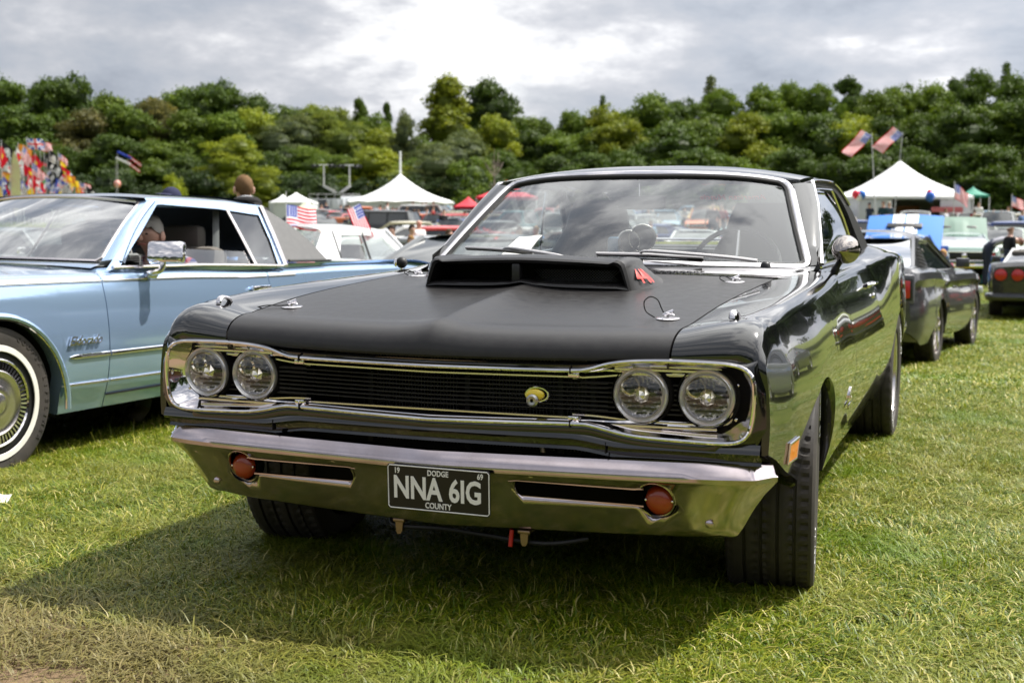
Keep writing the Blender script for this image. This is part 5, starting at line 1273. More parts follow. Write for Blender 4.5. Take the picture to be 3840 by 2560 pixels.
specs = {
 'coupe': SPEC('muscle_coupe', 4.95, 1.88, 1.34, 2.84, .92, .86, .93, .93, (1.62, 2.20, 3.05, 3.85), cp=.55),
 'sedan': SPEC('saloon_car', 5.0, 1.88, 1.42, 2.9, .90, .90, .96, .95, (1.55, 2.12, 3.45, 4.02)),
 'estate': SPEC('estate_car', 4.95, 1.86, 1.46, 2.85, .90, .92, .97, .98, (1.50, 2.05, 4.55, 4.86), bd=.97, tl='tall'),
 'suv': SPEC('off_roader', 4.6, 1.9, 1.78, 2.6, .80, 1.10, 1.18, 1.18, (1.45, 1.85, 4.3, 4.5), zr=.42, r=.38, ra=.43, bz=.60, tl='tall', hl='round'),
 'pickup': SPEC('pickup_truck', 5.2, 1.95, 1.78, 3.0, .85, 1.08, 1.16, 1.14, (1.55, 2.05, 2.95, 3.12), zr=.42, r=.38, ra=.43, bz=.58, tl='tall', hl='round', cp=.14),
 'modern': SPEC('modern_coupe', 4.75, 1.9, 1.36, 2.72, .90, .93, .97, 1.03, (1.55, 2.25, 3.05, 4.05), wheel='spoke', chrome=False, hl='rect', cp=.85, r=.35, ra=.39),
 'hatch': SPEC('small_hatchback', 4.0, 1.68, 1.42, 2.45, .75, .88, .95, .96, (1.15, 1.75, 3.25, 3.80), r=.31, ra=.34, hl='round', tl='tall'),
 'fastback': SPEC('fastback_coupe', 4.67, 1.8, 1.31, 2.74, .88, .87, .93, .93, (1.60, 2.20, 2.85, 4.25), cp=1.15),
}
def place(root, p, heading, scale=1.0, pivot=None):
    """p: ground point under the car's middle; heading: compass of the nose measured from +y towards +x, in degrees"""
    a = R(heading); fwd = Vector((math.sin(a), math.cos(a), 0)); rz = math.pi-a   # local nose looks along -y
    p = (p[0], p[1], float(tz(p[0], p[1]))); L = root.get('length', 4.9); c = Vector(p)+fwd*(L/2*scale)
    root.location = c; root.rotation_euler = (0, 0, rz); root.scale = (scale,)*3
    # sit on the slope of the field
    b = Vector(p)-fwd*(L*.3); f = Vector(p)+fwd*(L*.3); zb_, zf = float(tz(b.x, b.y)), float(tz(f.x, f.y)); sl = math.atan2(zf-zb_, (f-b).length)
    root.location.z = float(tz(p[0], p[1]))+math.sin(sl)*L/2; root.rotation_euler = (-sl, 0, rz)
protos = {}
for k, S in specs.items():
    protos[k] = car_proto(S, dividers={'sedan': (2.85,), 'estate': (2.75, 3.65), 'suv': (2.5, 3.4)}.get(k, ())); protos[k]['length'] = S['L']
used = set()
def setcol(o, col):
    o.color = (*col, 1)
    for c in o.children: setcol(c, col)
def add_car(kind, p, heading, col, label, group='cars parked on the field', scale=1.0):
    if kind in used: c = copy_tree(protos[kind])
    else: c = protos[kind]; used.add(kind)
    place(c, p, heading, scale); setcol(c, col); tag(c, label, 'car' if kind not in ('pickup',) else 'truck', group); return c

# ================================================================== the light blue coupe
CO, CYAW = (-3.903, 1.600, -.079), .072
cadi = empty('luxury_coupe', CO, rz=-CYAW, label='long light blue luxury coupe with black vinyl rear roof and white-wall tyres', cat='car')
blue = paint_mat('light_blue_paint', (.36, .51, .74), .15, metal=.68); 
vinyl = mat('black_vinyl_roof', (.045, .045, .047), .55, bump=(90, .25, .004), var=(25, .3, (.10, .10, .10)))
CS = dict(name='x', L=5.69, W=2.0, zr=.235, r=.365, ra=.43, zc=.31, axf=1.13, axr=4.34, tx=.85, bz=.45,
          top=[(0, .86), (.3, .91), (1.0, .935), (1.9, .93), (2.5, .925), (3.3, .905), (4.2, .91), (5.2, .90), (5.69, .84)],
          hw=[(0, .92), (.6, .96), (1.13, .968), (2.8, .963), (3.4, .96), (4.4, .955), (5.69, .90)])
ctop = pchip(*zip(*CS['top'])); chw = pchip(*zip(*CS['hw']))
cside = [(0, 0), (.018, .10), (.030, .20), (.041, .35), (.045, .48), (.041, .62), (.026, .78), (-.02, 1.0)]
def crow(y, y0=1.13):
    """section in the local frame whose y = 0 is the front axle"""
    Y = y+y0; zt = float(ctop(Y)); w = float(chw(Y)); zl = max(.235, low_edge(y, .235, [0, 3.21], .43, .31)); r = []
    x_in = .80 if y < .85 else .92
    for t in np.linspace(0, 1, 7)[:-1]: r.append((x_in+(w-.045-x_in)*t, y, zt+(.018 if y < .85 else .028)*(1-t)))
    xp, zp = r[-1][0], r[-1][2]; zs = zt-.045
    for q in (.33, .66, 1.0): r.append((xp+(w-xp)*math.sin(q*math.pi/2), y, zs+(zp-zs)*math.cos(q*math.pi/2)))
    for t in np.linspace(0, 1, 15)[1:]:
        z = zs+(zl-zs)*t; q = (zs-z)/(zs-.235); r.append((w+float(np.interp(q, [b for a, b in cside], [a for a, b in cside])), y, z))
    r.append((r[-1][0]-.02, y, r[-1][2]-.002)); r.append((r[-1][0]-.05, y, r[-1][2]+.01)); return r
def cpanel(name, ys, s):
    P = np.array([crow(y) for y in ys]); P[:, :, 0] *= s; e0 = P[:1].copy(); e1 = P[-1:].copy()
    e0[:, :, 0] -= s*.02; e1[:, :, 0] -= s*.02; m = M(); m.grid(np.concatenate([e0, P, e1]), flip=s < 0); return m.build(name, blue, cadi, angle=32)
for s in (1, -1):
    fw = cpanel('front_wing', arc_stations(-1.1, .743, [0], .43, 34), s); dr = cpanel('door', np.linspace(.749, 2.20, 26), s); qw = cpanel('rear_wing', arc_stations(2.206, 4.55, [3.21], .43, 40), s)
    # arch flare and mouldings
    m = M(); m.tube([(s*1.006, .445*math.cos(q), .31+.445*math.sin(q)) for q in np.linspace(-.10, math.pi+.1, 30)], .016, 8, up=(1, 0, 0)); m.build('arch_moulding', blue, fw)
    m = M(); m.tube([(s*1.010, .432*math.cos(q), .31+.432*math.sin(q)) for q in np.linspace(-.10, math.pi+.1, 30)], .006, 6, up=(1, 0, 0)); m.build('arch_trim', chrome, fw)
    for (y0, y1, z0, z1, rr, par) in ((.46, .741, .520, .518, .013, fw), (.752, 2.19, .518, .505, .013, dr), (2.21, 2.76, .505, .50, .013, qw), (.41, .741, .380, .376, .007, fw), (.752, 2.19, .376, .365, .007, dr)):
        m = M(); m.tube([(s*(float(chw(y+1.13))+(.046 if z0 > .45 else .034)), y, z0+(z1-z0)*(y-y0)/(y1-y0)) for y in np.linspace(y0, y1, 8)], [rr*.3]+[rr]*7 if par is fw else rr, 8, up=(1, 0, 0), flat=.6); m.build('side_moulding', chrome, par)
    for par, ys in ((fw, np.linspace(-1.0, .741, 10)), (dr, np.linspace(.752, 2.19, 10)), (qw, np.linspace(2.21, 2.5, 4))):
        for dz, mt_, rr in ((.004, stainless, .004), (-.006, black_trim, .003)):
            m = M(); m.tube([(s*(float(chw(y+1.13))-.001), y, float(ctop(y+1.13))-.040+dz) for y in ys], rr, 6); m.build('belt_line', mt_, par)
    m = M(); m.box((s*.998, 2.08, .80), (.03, .18, .03), bev=.008); m.box((s*.99, 2.08, .785), (.02, .15, .04), bev=.008); m.build('door_handle', chrome, dr)
    m = M(); m.box((s*.975, 1.475, .30), (.01, 1.45, .006)); m.build('sill_gap', dark, dr)
# script badge
t = text_mesh('Eldorado', .062, .004, 1.0, bold=.0012, shear=.45); t.xf(Matrix.Translation((1.021, .56, .600)) @ Matrix(((0, 0, 1, 0), (1, 0, 0, 0), (0, 1, 0, 0), (0, 0, 0, 1)))); t.build('script_badge', chrome, cadi)
# bonnet, nose, boot
m = M(); P = []
for u in np.linspace(-1, 1, 25): P.append([(u*.795, y, float(ctop(y+1.13))+.018+.030*(1-u*u)+(.006 if abs(u) < .05 else 0)) for y in np.linspace(-1.1, .80-.12*(1-u*u), 18)])
m.grid(P); m.build('bonnet', blue, cadi)
m = M(); m.grid([[(x, -1.12+.0*abs(x), z) for z in (.88, .75, .6, .45, .3)] for x in np.linspace(-.96, .96, 9)], flip=True); m.build('nose_panel', black_trim, cadi)
m = M(); m.tube([(-.98, -.85, .45), (-.97, -1.18, .45), (.97, -1.18, .45), (.98, -.85, .45)], .08, 8); m.build('front_bumper', chrome, cadi)
m = M(); P = []
for u in np.linspace(-1, 1, 15): P.append([(u*.93, y, float(ctop(y+1.13))+.022*(1-u*u)+.01) for y in np.linspace(2.86, 4.55, 12)])
m.grid(P); m.build('boot_lid', blue, cadi)
m = M(); m.grid([[(x, 4.56, z) for z in (.88, .75, .6, .45, .3)] for x in np.linspace(-.94, .94, 9)]); m.build('rear_panel', blue, cadi)
m = M(); m.tube([(-.96, 4.3, .45), (-.94, 4.62, .45), (.94, 4.62, .45), (.96, 4.3, .45)], .08, 8); m.build('rear_bumper', chrome, cadi)
# windscreen
cw = lambda u, v: (u*(.82+(.615-.82)*v), .90-.16*(1-u*u)*(1-v)-.10*(1-u*u)*v+(1.455-.90)*v, .985+.015*(1-u*u)+(1.315-.985+.012*(1-u*u))*v+.02*math.sin(math.pi*v))
m = M(); m.grid([[cw(u, v) for v in np.linspace(0, 1, 10)] for u in np.linspace(-1, 1, 25)]); m.build('windscreen', pale_screen, cadi)
m = M(); lp = [cw(u, 0) for u in np.linspace(-.97, .97, 20)]+[cw(1, v) for v in np.linspace(.04, .95, 8)]+[cw(u, 1) for u in np.linspace(.97, -.97, 20)]+[cw(-1, v) for v in np.linspace(.95, .04, 8)]
m.tube(lp, .012, 6, closed=True, up=(0, -.7, .6)); m.build('screen_trim', stainless, cadi)
m = M(); P = []
for u in np.linspace(-1, 1, 21): a = cw(u, 0); P.append([(u*.86, .80-.12*(1-u*u)-.02, .955+.03*(1-u*u)), (u*.84, a[1]-.03, a[2]-.012)])
m.grid(P); m.build('cowl_panel', blue, cadi)
# roof and landau top
wx = lambda z: .93-.75*(z-.95)
def croof(u, y):
    zc = float(np.interp(y, [1.35, 1.6, 2.4, 2.55], [1.345, 1.372, 1.366, 1.360])); ze = float(np.interp(y, [1.4, 1.55, 2.1, 2.55], [1.335, 1.335, 1.33, 1.305])); return ze+(zc-ze)*(1-abs(u)**3)
m = M(); P = []
for u in np.linspace(-1, 1, 21): P.append([(u*.655, y, croof(u, y)) for y in np.linspace(cw(u*.95, 1)[1]-.0, 2.50, 12)])
P = [[(p[0]*1.015, p[1], p[2]-.05) for p in P[0]], [(p[0]*1.012, p[1], p[2]-.015) for p in P[0]]]+P+[[(p[0]*1.012, p[1], p[2]-.015) for p in P[-1]], [(p[0]*1.015, p[1], p[2]-.05) for p in P[-1]]]
m.grid(P); m.build('roof', blue, cadi)
m = M(); P = []
for u in np.linspace(-1, 1, 21):
    row = []
    for v in np.linspace(0, 1, 10):
        y = 2.49+v*(.42 if abs(u) > .8 else .95)*1.0; 
        ye = 2.49+v*(.40+.0*(1-u*u)); z = croof(u, 2.5)-(croof(u, 2.5)-.955)*v**1.5 if abs(u) > .0 else 0
        xw = .655+(.93-.655)*v**1.5; row.append((u*xw, 2.49+v*(.42+.10*(1-abs(u)**4)), croof(u, 2.5)-(croof(u, 2.5)-.945)*(v**1.45)+.012))
    P.append(row)
P = [[(p[0]*1.0, min(p[1], 2.56), .945) if False else (p[0], p[1], p[2]-.02) for p in P[0]]]+P+[[(p[0], p[1], p[2]-.02) for p in P[-1]]]
m.grid(P); m.build('vinyl_roof', vinyl, cadi, recalc=False)
m = M(); 
for s in (1, -1):
    # quarter panel of vinyl between window pillar and the rear slope
    m = M(); o = [(2.49, 1.305), (2.58, 1.275), (2.72, 1.19), (2.84, 1.07), (2.90, .955), (2.5, .955), (2.44, .955), (2.46, 1.15)]
    m.add([(s*(wx(z)+.012), y, z) for y, z in o], [tuple(range(len(o)))], flip=s < 0); m.build('vinyl_quarter', vinyl, cadi)
    m = M(); m.tube([(s*(wx(.95)+.016), 2.45, .956), (s*(wx(.95)+.016), 2.93, .950)], .010, 6); m.build('vinyl_bead', black_trim, cadi)
    # side opening frame
    outl = [(.80, .945), (1.20, 1.165), (1.475, 1.325), (1.52, 1.338), (2.1, 1.33), (2.53, 1.308), (2.46, 1.10), (2.38, .93), (1.6, .945), (1.1, .95)]
    innl = [(.93, .965), (1.24, 1.135), (1.52, 1.297), (1.56, 1.300), (2.08, 1.280), (2.45, 1.245), (2.40, 1.08), (2.33, .935), (1.6, .955), (1.1, .962)]
    def dens(L, k=4):
        o = []
        for i in range(len(L)):
            a, b = L[i], L[(i+1) % len(L)]
            for t in range(k): o.append((a[0]+(b[0]-a[0])*t/k, a[1]+(b[1]-a[1])*t/k))
        return o
    lo = [(s*(wx(z)+.012), y, z) for y, z in dens(outl)]; li = [(s*(wx(z)+.008), y, z) for y, z in dens(innl)]; lb = [(p[0]-s*.04, p[1], p[2]) for p in li]
    m = M(); m.loft([lo, li], flip=s > 0); m.build('window_surround', blue, cadi)
    m = M(); m.loft([li, lb], flip=s > 0); m.build('window_seal', black_trim, cadi)
    m = M(); m.tube([(s*(wx(z)+.022), y, z) for y, z in ((2.515, 1.300), (2.46, 1.12), (2.385, .925))], .020, 8, flat=.6, up=(1, 0, 0)); m.build('pillar_trim', stainless, cadi)
    m = M(); m.tube([(s*(wx(z)+.010), y, z) for y, z in ((2.15, 1.275), (2.13, 1.12), (2.10, .94))], .013, 8, flat=.6, up=(1, 0, 0)); m.build('window_divider', stainless, cadi)
    m = M(); m.tube([(s*(wx(z)+.014), y, z) for y, z in ((.86, .958), (1.6, .952), (2.36, .928))], .012, 8, flat=.8); m.build('window_sill', stainless, cadi)
    q = [(2.16, 1.27), (2.44, 1.24), (2.395, 1.08), (2.325, .94), (2.11, .945), (2.14, 1.12)]
    m = M(); m.add([(s*(wx(z)-.004), y, z) for y, z in q], [tuple(range(len(q)))], flip=s < 0); m.build('quarter_window', clear_glass if s > 0 else tint_glass, cadi)
    if s < 0:
        q = [(.95, .97), (1.5, 1.28), (2.1, 1.27), (2.08, .95)]; m = M(); m.add([(s*(wx(z)-.004), y, z) for y, z in q], [tuple(range(4))]); m.build('door_window', clear_glass, cadi)
    else:   # half lowered glass
        q = [(1.50, .95), (1.52, 1.045), (2.10, 1.02), (2.095, .94)]; m = M(); m.add([(s*(wx(z)-.006), y, z) for y, z in q], [tuple(range(4))]); m.build('door_window', clear_glass, cadi)
    # pillar between screen and door window
    P = []
    for v in np.linspace(0, 1, 8):
        a = cw(1, v); P.append([(s*(a[0]+.008), a[1]-.004, a[2]+.004), (s*(a[0]*.5+(wx(a[2])+.016)*.5+.012), a[1]+.02, a[2]+.012), (s*(wx(a[2])+.018), a[1]+.05, a[2]+.004), (s*(wx(a[2])+.0), a[1]+.09, a[2]-.012)])
    m = M(); m.grid(P, flip=s > 0); m.build('screen_pillar', blue, cadi)
# rear window
m = M(); m.grid([[(u*.50, 2.62+.34*v, 1.325-.30*v+.02) for v in np.linspace(0, 1, 5)] for u in np.linspace(-1, 1, 9)]); m.build('rear_window', dark_glass, cadi)
# mirror
MR = empty('door_mirror', (1.02, 1.10, .95)); MR.parent = cadi; MR.rotation_euler = (R(-13), 0, R(24))
m = M(); m.box((.055, 0, .085), (.205, .065, .125), bev=.024); m.build('mirror_shell', chrome, MR)
m = M(); m.box((.055, .030, .085), (.175, .02, .095), bev=.01); m.build('mirror_glass', reflector, MR)
m = M(); m.tube(smooth_path([(-.055, .02, -.035), (-.01, .0, -.03), (.03, 0, -.01), (.04, 0, .03)], 4), .022, 10, flat=.7); m.ellipsoid((-.03, .02, -.035), (.04, .03, .025)); m.build('mirror_stem', chrome, MR)
t = text_mesh('Cadillac', .028, .0006, 1.0, bold=.0004, shear=.4); t.xf(Matrix.Translation((.085, -.0335, .045)) @ Matrix.Rotation(R(90), 4, 'X')); t.build('mirror_script', black_trim, MR)
# wheels
def cad_wheel(c, s, yaw=0):
    W = empty('wheel', c); W.parent = cadi; W.rotation_euler = (0, 0, yaw); r, w = .362, .235; h = s*w/2
    m = M(); tread_tyre(m, (0, 0, 0), r, w, s, n=160, grooves=4); ty = m.build('tyre', rubber, W, angle=28)
    m = M(); m.lathe([(r*.762, h*1.0), (r*.758, h*1.022), (r*.685, h*1.022), (r*.678, h*1.0)], (0, 0, 0), 'x', 64); m.build('white_wall', wall_white, W, recalc=True)
    m = M(); m.lathe([(r*.590, h*.86), (r*.585, h*.99), (r*.572, h*1.01), (r*.552, h*.96)], (0, 0, 0), 'x', 64); m.build('trim_ring', chrome, W, recalc=True)
    m = M(); m.lathe([(r*.70, h*.90), (r*.55, h*.93), (r*.43, h*.88)], (0, 0, 0), 'x', 64); m.build('vent_ring', dark_metal, W, recalc=True)
    for k in range(56):
        a = 2*math.pi*k/56; m2 = M(); m2.box((h*.93, 0, r*.495), (.012, .0080, r*.10)); m2.xf(Matrix.Rotation(a, 4, 'X')); FIN = m2; (F_ := M()) if k == 0 else None; F_.add(m2.v, m2.f)
    tag(F_.build('vent_fins', chrome, W), kind='stuff')
    m = M(); m.lathe([(r*.445, h*.88), (r*.435, h*1.0), (r*.42, h*1.02), (r*.40, h*.99), (r*.36, h*.95), (r*.30, h*.98), (r*.235, h*1.02), (r*.225, h*1.09), (r*.19, h*1.12), (r*.14, h*1.10), (r*.12, h*1.14), (.001, h*1.17)], (0, 0, 0), 'x', 64); m.build('hub_cap', stainless, W, recalc=True)
    m = M(); arc_text(m, 'COOPER LIFELINER', (h*1.008, 0, 0), r*.905, R(62) if s > 0 else R(120), .032, s, .0012, step=.115); tag(m.build('tyre_lettering', rubber, W), kind='stuff')
for s in (1, -1):
    for ya in (0, 3.21):
        cad_wheel((s*.875, ya, .345), s, R(2) if ya == 0 else 0)
        m = M(); P = []
        for q in np.linspace(0, math.pi, 20): P.append([(s*k, ya+.44*math.cos(q), .31+.44*math.sin(q)) for k in (.97, .8, .5)]+[(s*.5, ya, .32)])
        m.grid(P, flip=s > 0); m.build('wheel_well', dark, cadi)
m = M(); m.box((0, 1.7, .32), (1.75, 5.2, .20)); m.build('underbody', dark, cadi)
# cabin
m = M(); P = []
for x in np.linspace(-.85, .85, 15): e = (x/.85)**2; P.append([(x, .80+.08*e, .962), (x, 1.05, .99), (x, 1.16, .975), (x, 1.20, .90), (x, 1.22, .6)])
m.grid(P); m.build('dashboard', interior_grey, cadi)
m = M(); m.box((.66, 1.22, .985), (.24, .10, .075), bev=.02); 
m.build('dash_vent', interior_grey, cadi)
for k in range(5): m = M(); m.box((.79, 1.20+.0*k, .965+.012*k), (.02, .10, .004)); m.build('vent_slat', chrome_dull, cadi)
for x in (-.42, .42):
    S_ = empty('front_seat', (x, 1.85, .30)); S_.parent = cadi
    m = M(); m.box((0, -.20, .12), (.66, .55, .18), bev=.05); m.build('seat_cushion', seat_tan, S_)
    m = M(); m.box((0, .14, .44), (.66, .16, .62), bev=.06, rot=Matrix.Rotation(R(-10), 3, 'X')); m.build('seat_back', seat_tan, S_)
    m = M(); m.box((0, .22, .80), (.30, .10, .16), bev=.04); m.build('head_rest', seat_tan, S_)
m = M(); m.box((0, 2.62, .60), (1.5, .16, .60), bev=.06); m.build('rear_seat', seat_tan, cadi)
m = M(); m.tube([(.60, 2.16, 1.27), (.72, 2.0, .80)], .020, 4, flat=.2); m.build('seat_belt', interior_grey, cadi)
st = empty('steering_wheel', (.42, 1.34, .93)); st.parent = cadi; st.rotation_euler = (R(62), 0, 0)
m = M(); m.tube([(.20*math.cos(a), .20*math.sin(a), 0) for a in np.linspace(0, 2*math.pi, 36, endpoint=False)], .012, 8, closed=True); m.build('wheel_ring', interior, st)
m = M(); m.box((0, 0, -.01), (.36, .06, .02), bev=.008); m.build('wheel_spoke', interior_grey, st)
m = M(); m.box((-.02, 1.30, 1.245), (.20, .02, .05), bev=.02); m.tube([(0, 1.3, 1.26), (0, 1.36, 1.32)], .006, 6); m.build('rear_view_mirror', interior, cadi)
m = M(); m.grid([[(u*.60, y, 1.325+.02*(1-u*u)) for y in (1.42, 2.0, 2.55)] for u in np.linspace(-1, 1, 7)], flip=True); m.build('headlining', interior, cadi)

# ================================================================== grey modern coupe seen from behind (right)
grey = paint_mat('graphite_paint', (.060, .060, .068), .28, metal=.5); 
MS = SPEC('modern_coupe', 4.78, 1.88, 1.40, 2.72, .93, .93, .98, 1.04, (1.60, 2.35, 3.10, 4.20), wheel='spoke', chrome=False, hl='rect', r=.355, ra=.40, bz=.42, cp=.9, zr=.24, rw=.275)
MS['top'] = [(0, .76), (.08, .84), (.5, .93), (1.6, .97), (2.6, .975), (3.4, .985), (3.75, 1.015), (4.3, 1.03), (4.72, 1.02), (4.78, .95)]
MS['gh']['rc'] = .075; MS['gh']['inner'] = [(1.75, .995), (2.45, 1.30), (2.98, 1.30), (3.28, 1.00)]
MS['hw'] = [(0, .84), (.5, .91), (.93, .935), (2.2, .915), (3.0, .925), (3.65, .95), (4.3, .935), (4.62, .91), (4.78, .85)]
MS['sr'] = .10; MS['crown'] = .05; MS['side'] = [(0, 0), (-.03, .14), (-.012, .22), (.012, .45), (.010, .62), (-.012, .82), (-.06, 1.0)]
must = car_proto(MS, grey, det=3, glass=dark_glass)
for o in must.children:
    if o.name.startswith('rear_window'): o.data.materials[0] = sloped_glass
must['length'] = 4.78; tag(must, 'dark grey modern coupe seen from behind, parked just past the black car on the right', 'car')
for o in list(must.children):
    if o.name.startswith(('tail_light', 'number_plate', 'rear_bumper', 'front_bumper')): bpy.data.objects.remove(o)
for s in (1, -1):
    T = empty('tail_light', (s*.70, 4.775, .82)); T.parent = must; T.rotation_euler = (0, 0, s*R(-14))
    m = M(); m.box((0, 0, 0), (.30, .05, .30), bev=.05); m.build('lamp_surround', mat('lamp_surround_grey', (.10, .10, .12), .35) if s > 0 else bpy.data.materials['lamp_surround_grey'], T)
    m = M(); m.box((-.02, .020, 0), (.22, .03, .23), bev=.04); m.build('lamp_frame', black_trim, T)
    m = M(); m.box((-.02, .030, 0), (.17, .025, .18), bev=.03); m.build('lamp_lens', red_tail, T)
    m = M(); m.box((-.02, .040, 0), (.07, .02, .09), bev=.02); m.build('reverse_lens', interior_grey, T)
    # louvred quarter window
    q = [(3.36, 1.00), (3.20, 1.24), (3.34, 1.25), (3.80, 1.03)]; m = M(); m.add([(s*(gh_x(MS, z)+.018), y, z) for y, z in q], [(0, 1, 2, 3)], flip=s > 0); m.build('quarter_window', black_trim, must)
    for k in range(6):
        t = (k+.5)/6; a = (3.36-.16*t+0, 1.00+.24*t); b_ = (3.80-.46*t, 1.03+.22*t); m = M(); m.tube([(s*(gh_x(MS, z)+.026), y, z) for y, z in (a, b_)], .012, 6, flat=.4); m.build('window_louvre', grey, must)
    m = M(); m.box((s*.89, 4.35, .50), (.06, .12, .05), bev=.015); m.build('side_reflector', red_tail, must)
    m = M(); m.box((s*.955, 2.92, .80), (.02, .20, .03), bev=.01); m.build('door_handle', grey, must)
m = M(); P = []
for x in np.linspace(-.86, .86, 21): e = (x/.86)**4; P.append([(x, 4.79-.14*e, .66), (x, 4.85-.16*e, .62), (x, 4.86-.16*e, .48), (x, 4.82-.16*e, .34), (x, 4.70-.1*e, .28)])
m.grid(P, flip=True); m.build('rear_bumper', grey, must)
m = M(); m.box((0, 4.70, 1.055), (1.40, .16, .02), bev=.009); m.build('boot_spoiler', grey, must)
m = M(); m.tube([(.70, 3.92, 1.0), (.74, 4.0, 1.36)], .004, 5); m.build('aerial', black_trim, must)
m = M(); m.box((0, 4.865, .52), (.50, .012, .11), bev=.003); m.build('number_plate', plate_yellow, must)
def two_wheel_pose(o, P1, P2, l1, l2, zr):
    """set a car on two tyre contact points given in its local frame"""
    v = (P2-P1); d = v.length; s = d/abs(l2[1]-l1[1]); w = v.normalized(); yl = w if l2[1] > l1[1] else -w
    xl = yl.cross(Vector((0, 0, 1))).normalized(); zl = xl.cross(yl); m3 = Matrix((xl, yl, zl)).transposed(); o.rotation_euler = m3.to_euler(); o.scale = (s,)*3
    o.location = P1-m3 @ (Vector(l1)*s); return s
def px_on_terrain(px, py, lo=2.0, hi=160.0):
    f = lambda t: (lambda p: p.z-float(tz(p.x, p.y)))(at_depth(px, py, t)); a, b = lo, hi
    for t in np.arange(lo, hi, .25):
        if f(t) < 0: b = t; a = t-.25; break
    for _ in range(30):
        c = (a+b)/2
        if f(c) > 0: a = c
        else: b = c
    return at_depth(px, py, b)
P1 = px_on_terrain(3520, 1359); P2 = px_on_terrain(3640, 1302)
print('grey coupe wheels', P1, P2, (P2-P1).length)
d_ = (P2-P1).normalized(); P2 = P1+d_*2.72*1.0
two_wheel_pose(must, P1, P2, (-.93, .93+2.72, 0), (-.93, .93, 0), 0)
# ================================================================== people
def cloth(name, col, r=.85): return mat(name, col, r, spec=.2, bump=(30, .3, .004))
skin_m = mat('skin', (.56, .33, .25), .5, var=(9, .3, (.58, .33, .24)))
shoe_m = cloth('shoe_leather', (.03, .025, .02)); hairs = {}
cl = {}
def C_(col):
    k = tuple(round(c, 3) for c in col)
    if k not in cl: cl[k] = cloth('clothing', col)
    return cl[k]
def plaid():
    m = cloth('plaid_shirt', (.05, .04, .09)); t = m.node_tree; tc = N(t, 'ShaderNodeTexCoord'); w1 = N(t, 'ShaderNodeTexWave', bands_direction='X', inp={'Scale': 7.0}); w2 = N(t, 'ShaderNodeTexWave', bands_direction='Z', inp={'Scale': 7.0})
    for w in (w1, w2): t.links.new(tc.outputs['Object'], w.inputs[0])
    c = mixc(t, ramp(t, w1.outputs['Fac'], [(.45, 0), (.6, 1)]), (.035, .035, .12), (.25, .04, .06)); c = mixc(t, math_node(t, 'MULTIPLY', ramp(t, w2.outputs['Fac'], [(.6, 0), (.75, 1)]), .6), c, (.45, .40, .42))
    t.links.new(c, t.nodes['Principled BSDF'].inputs['Base Color']); return m
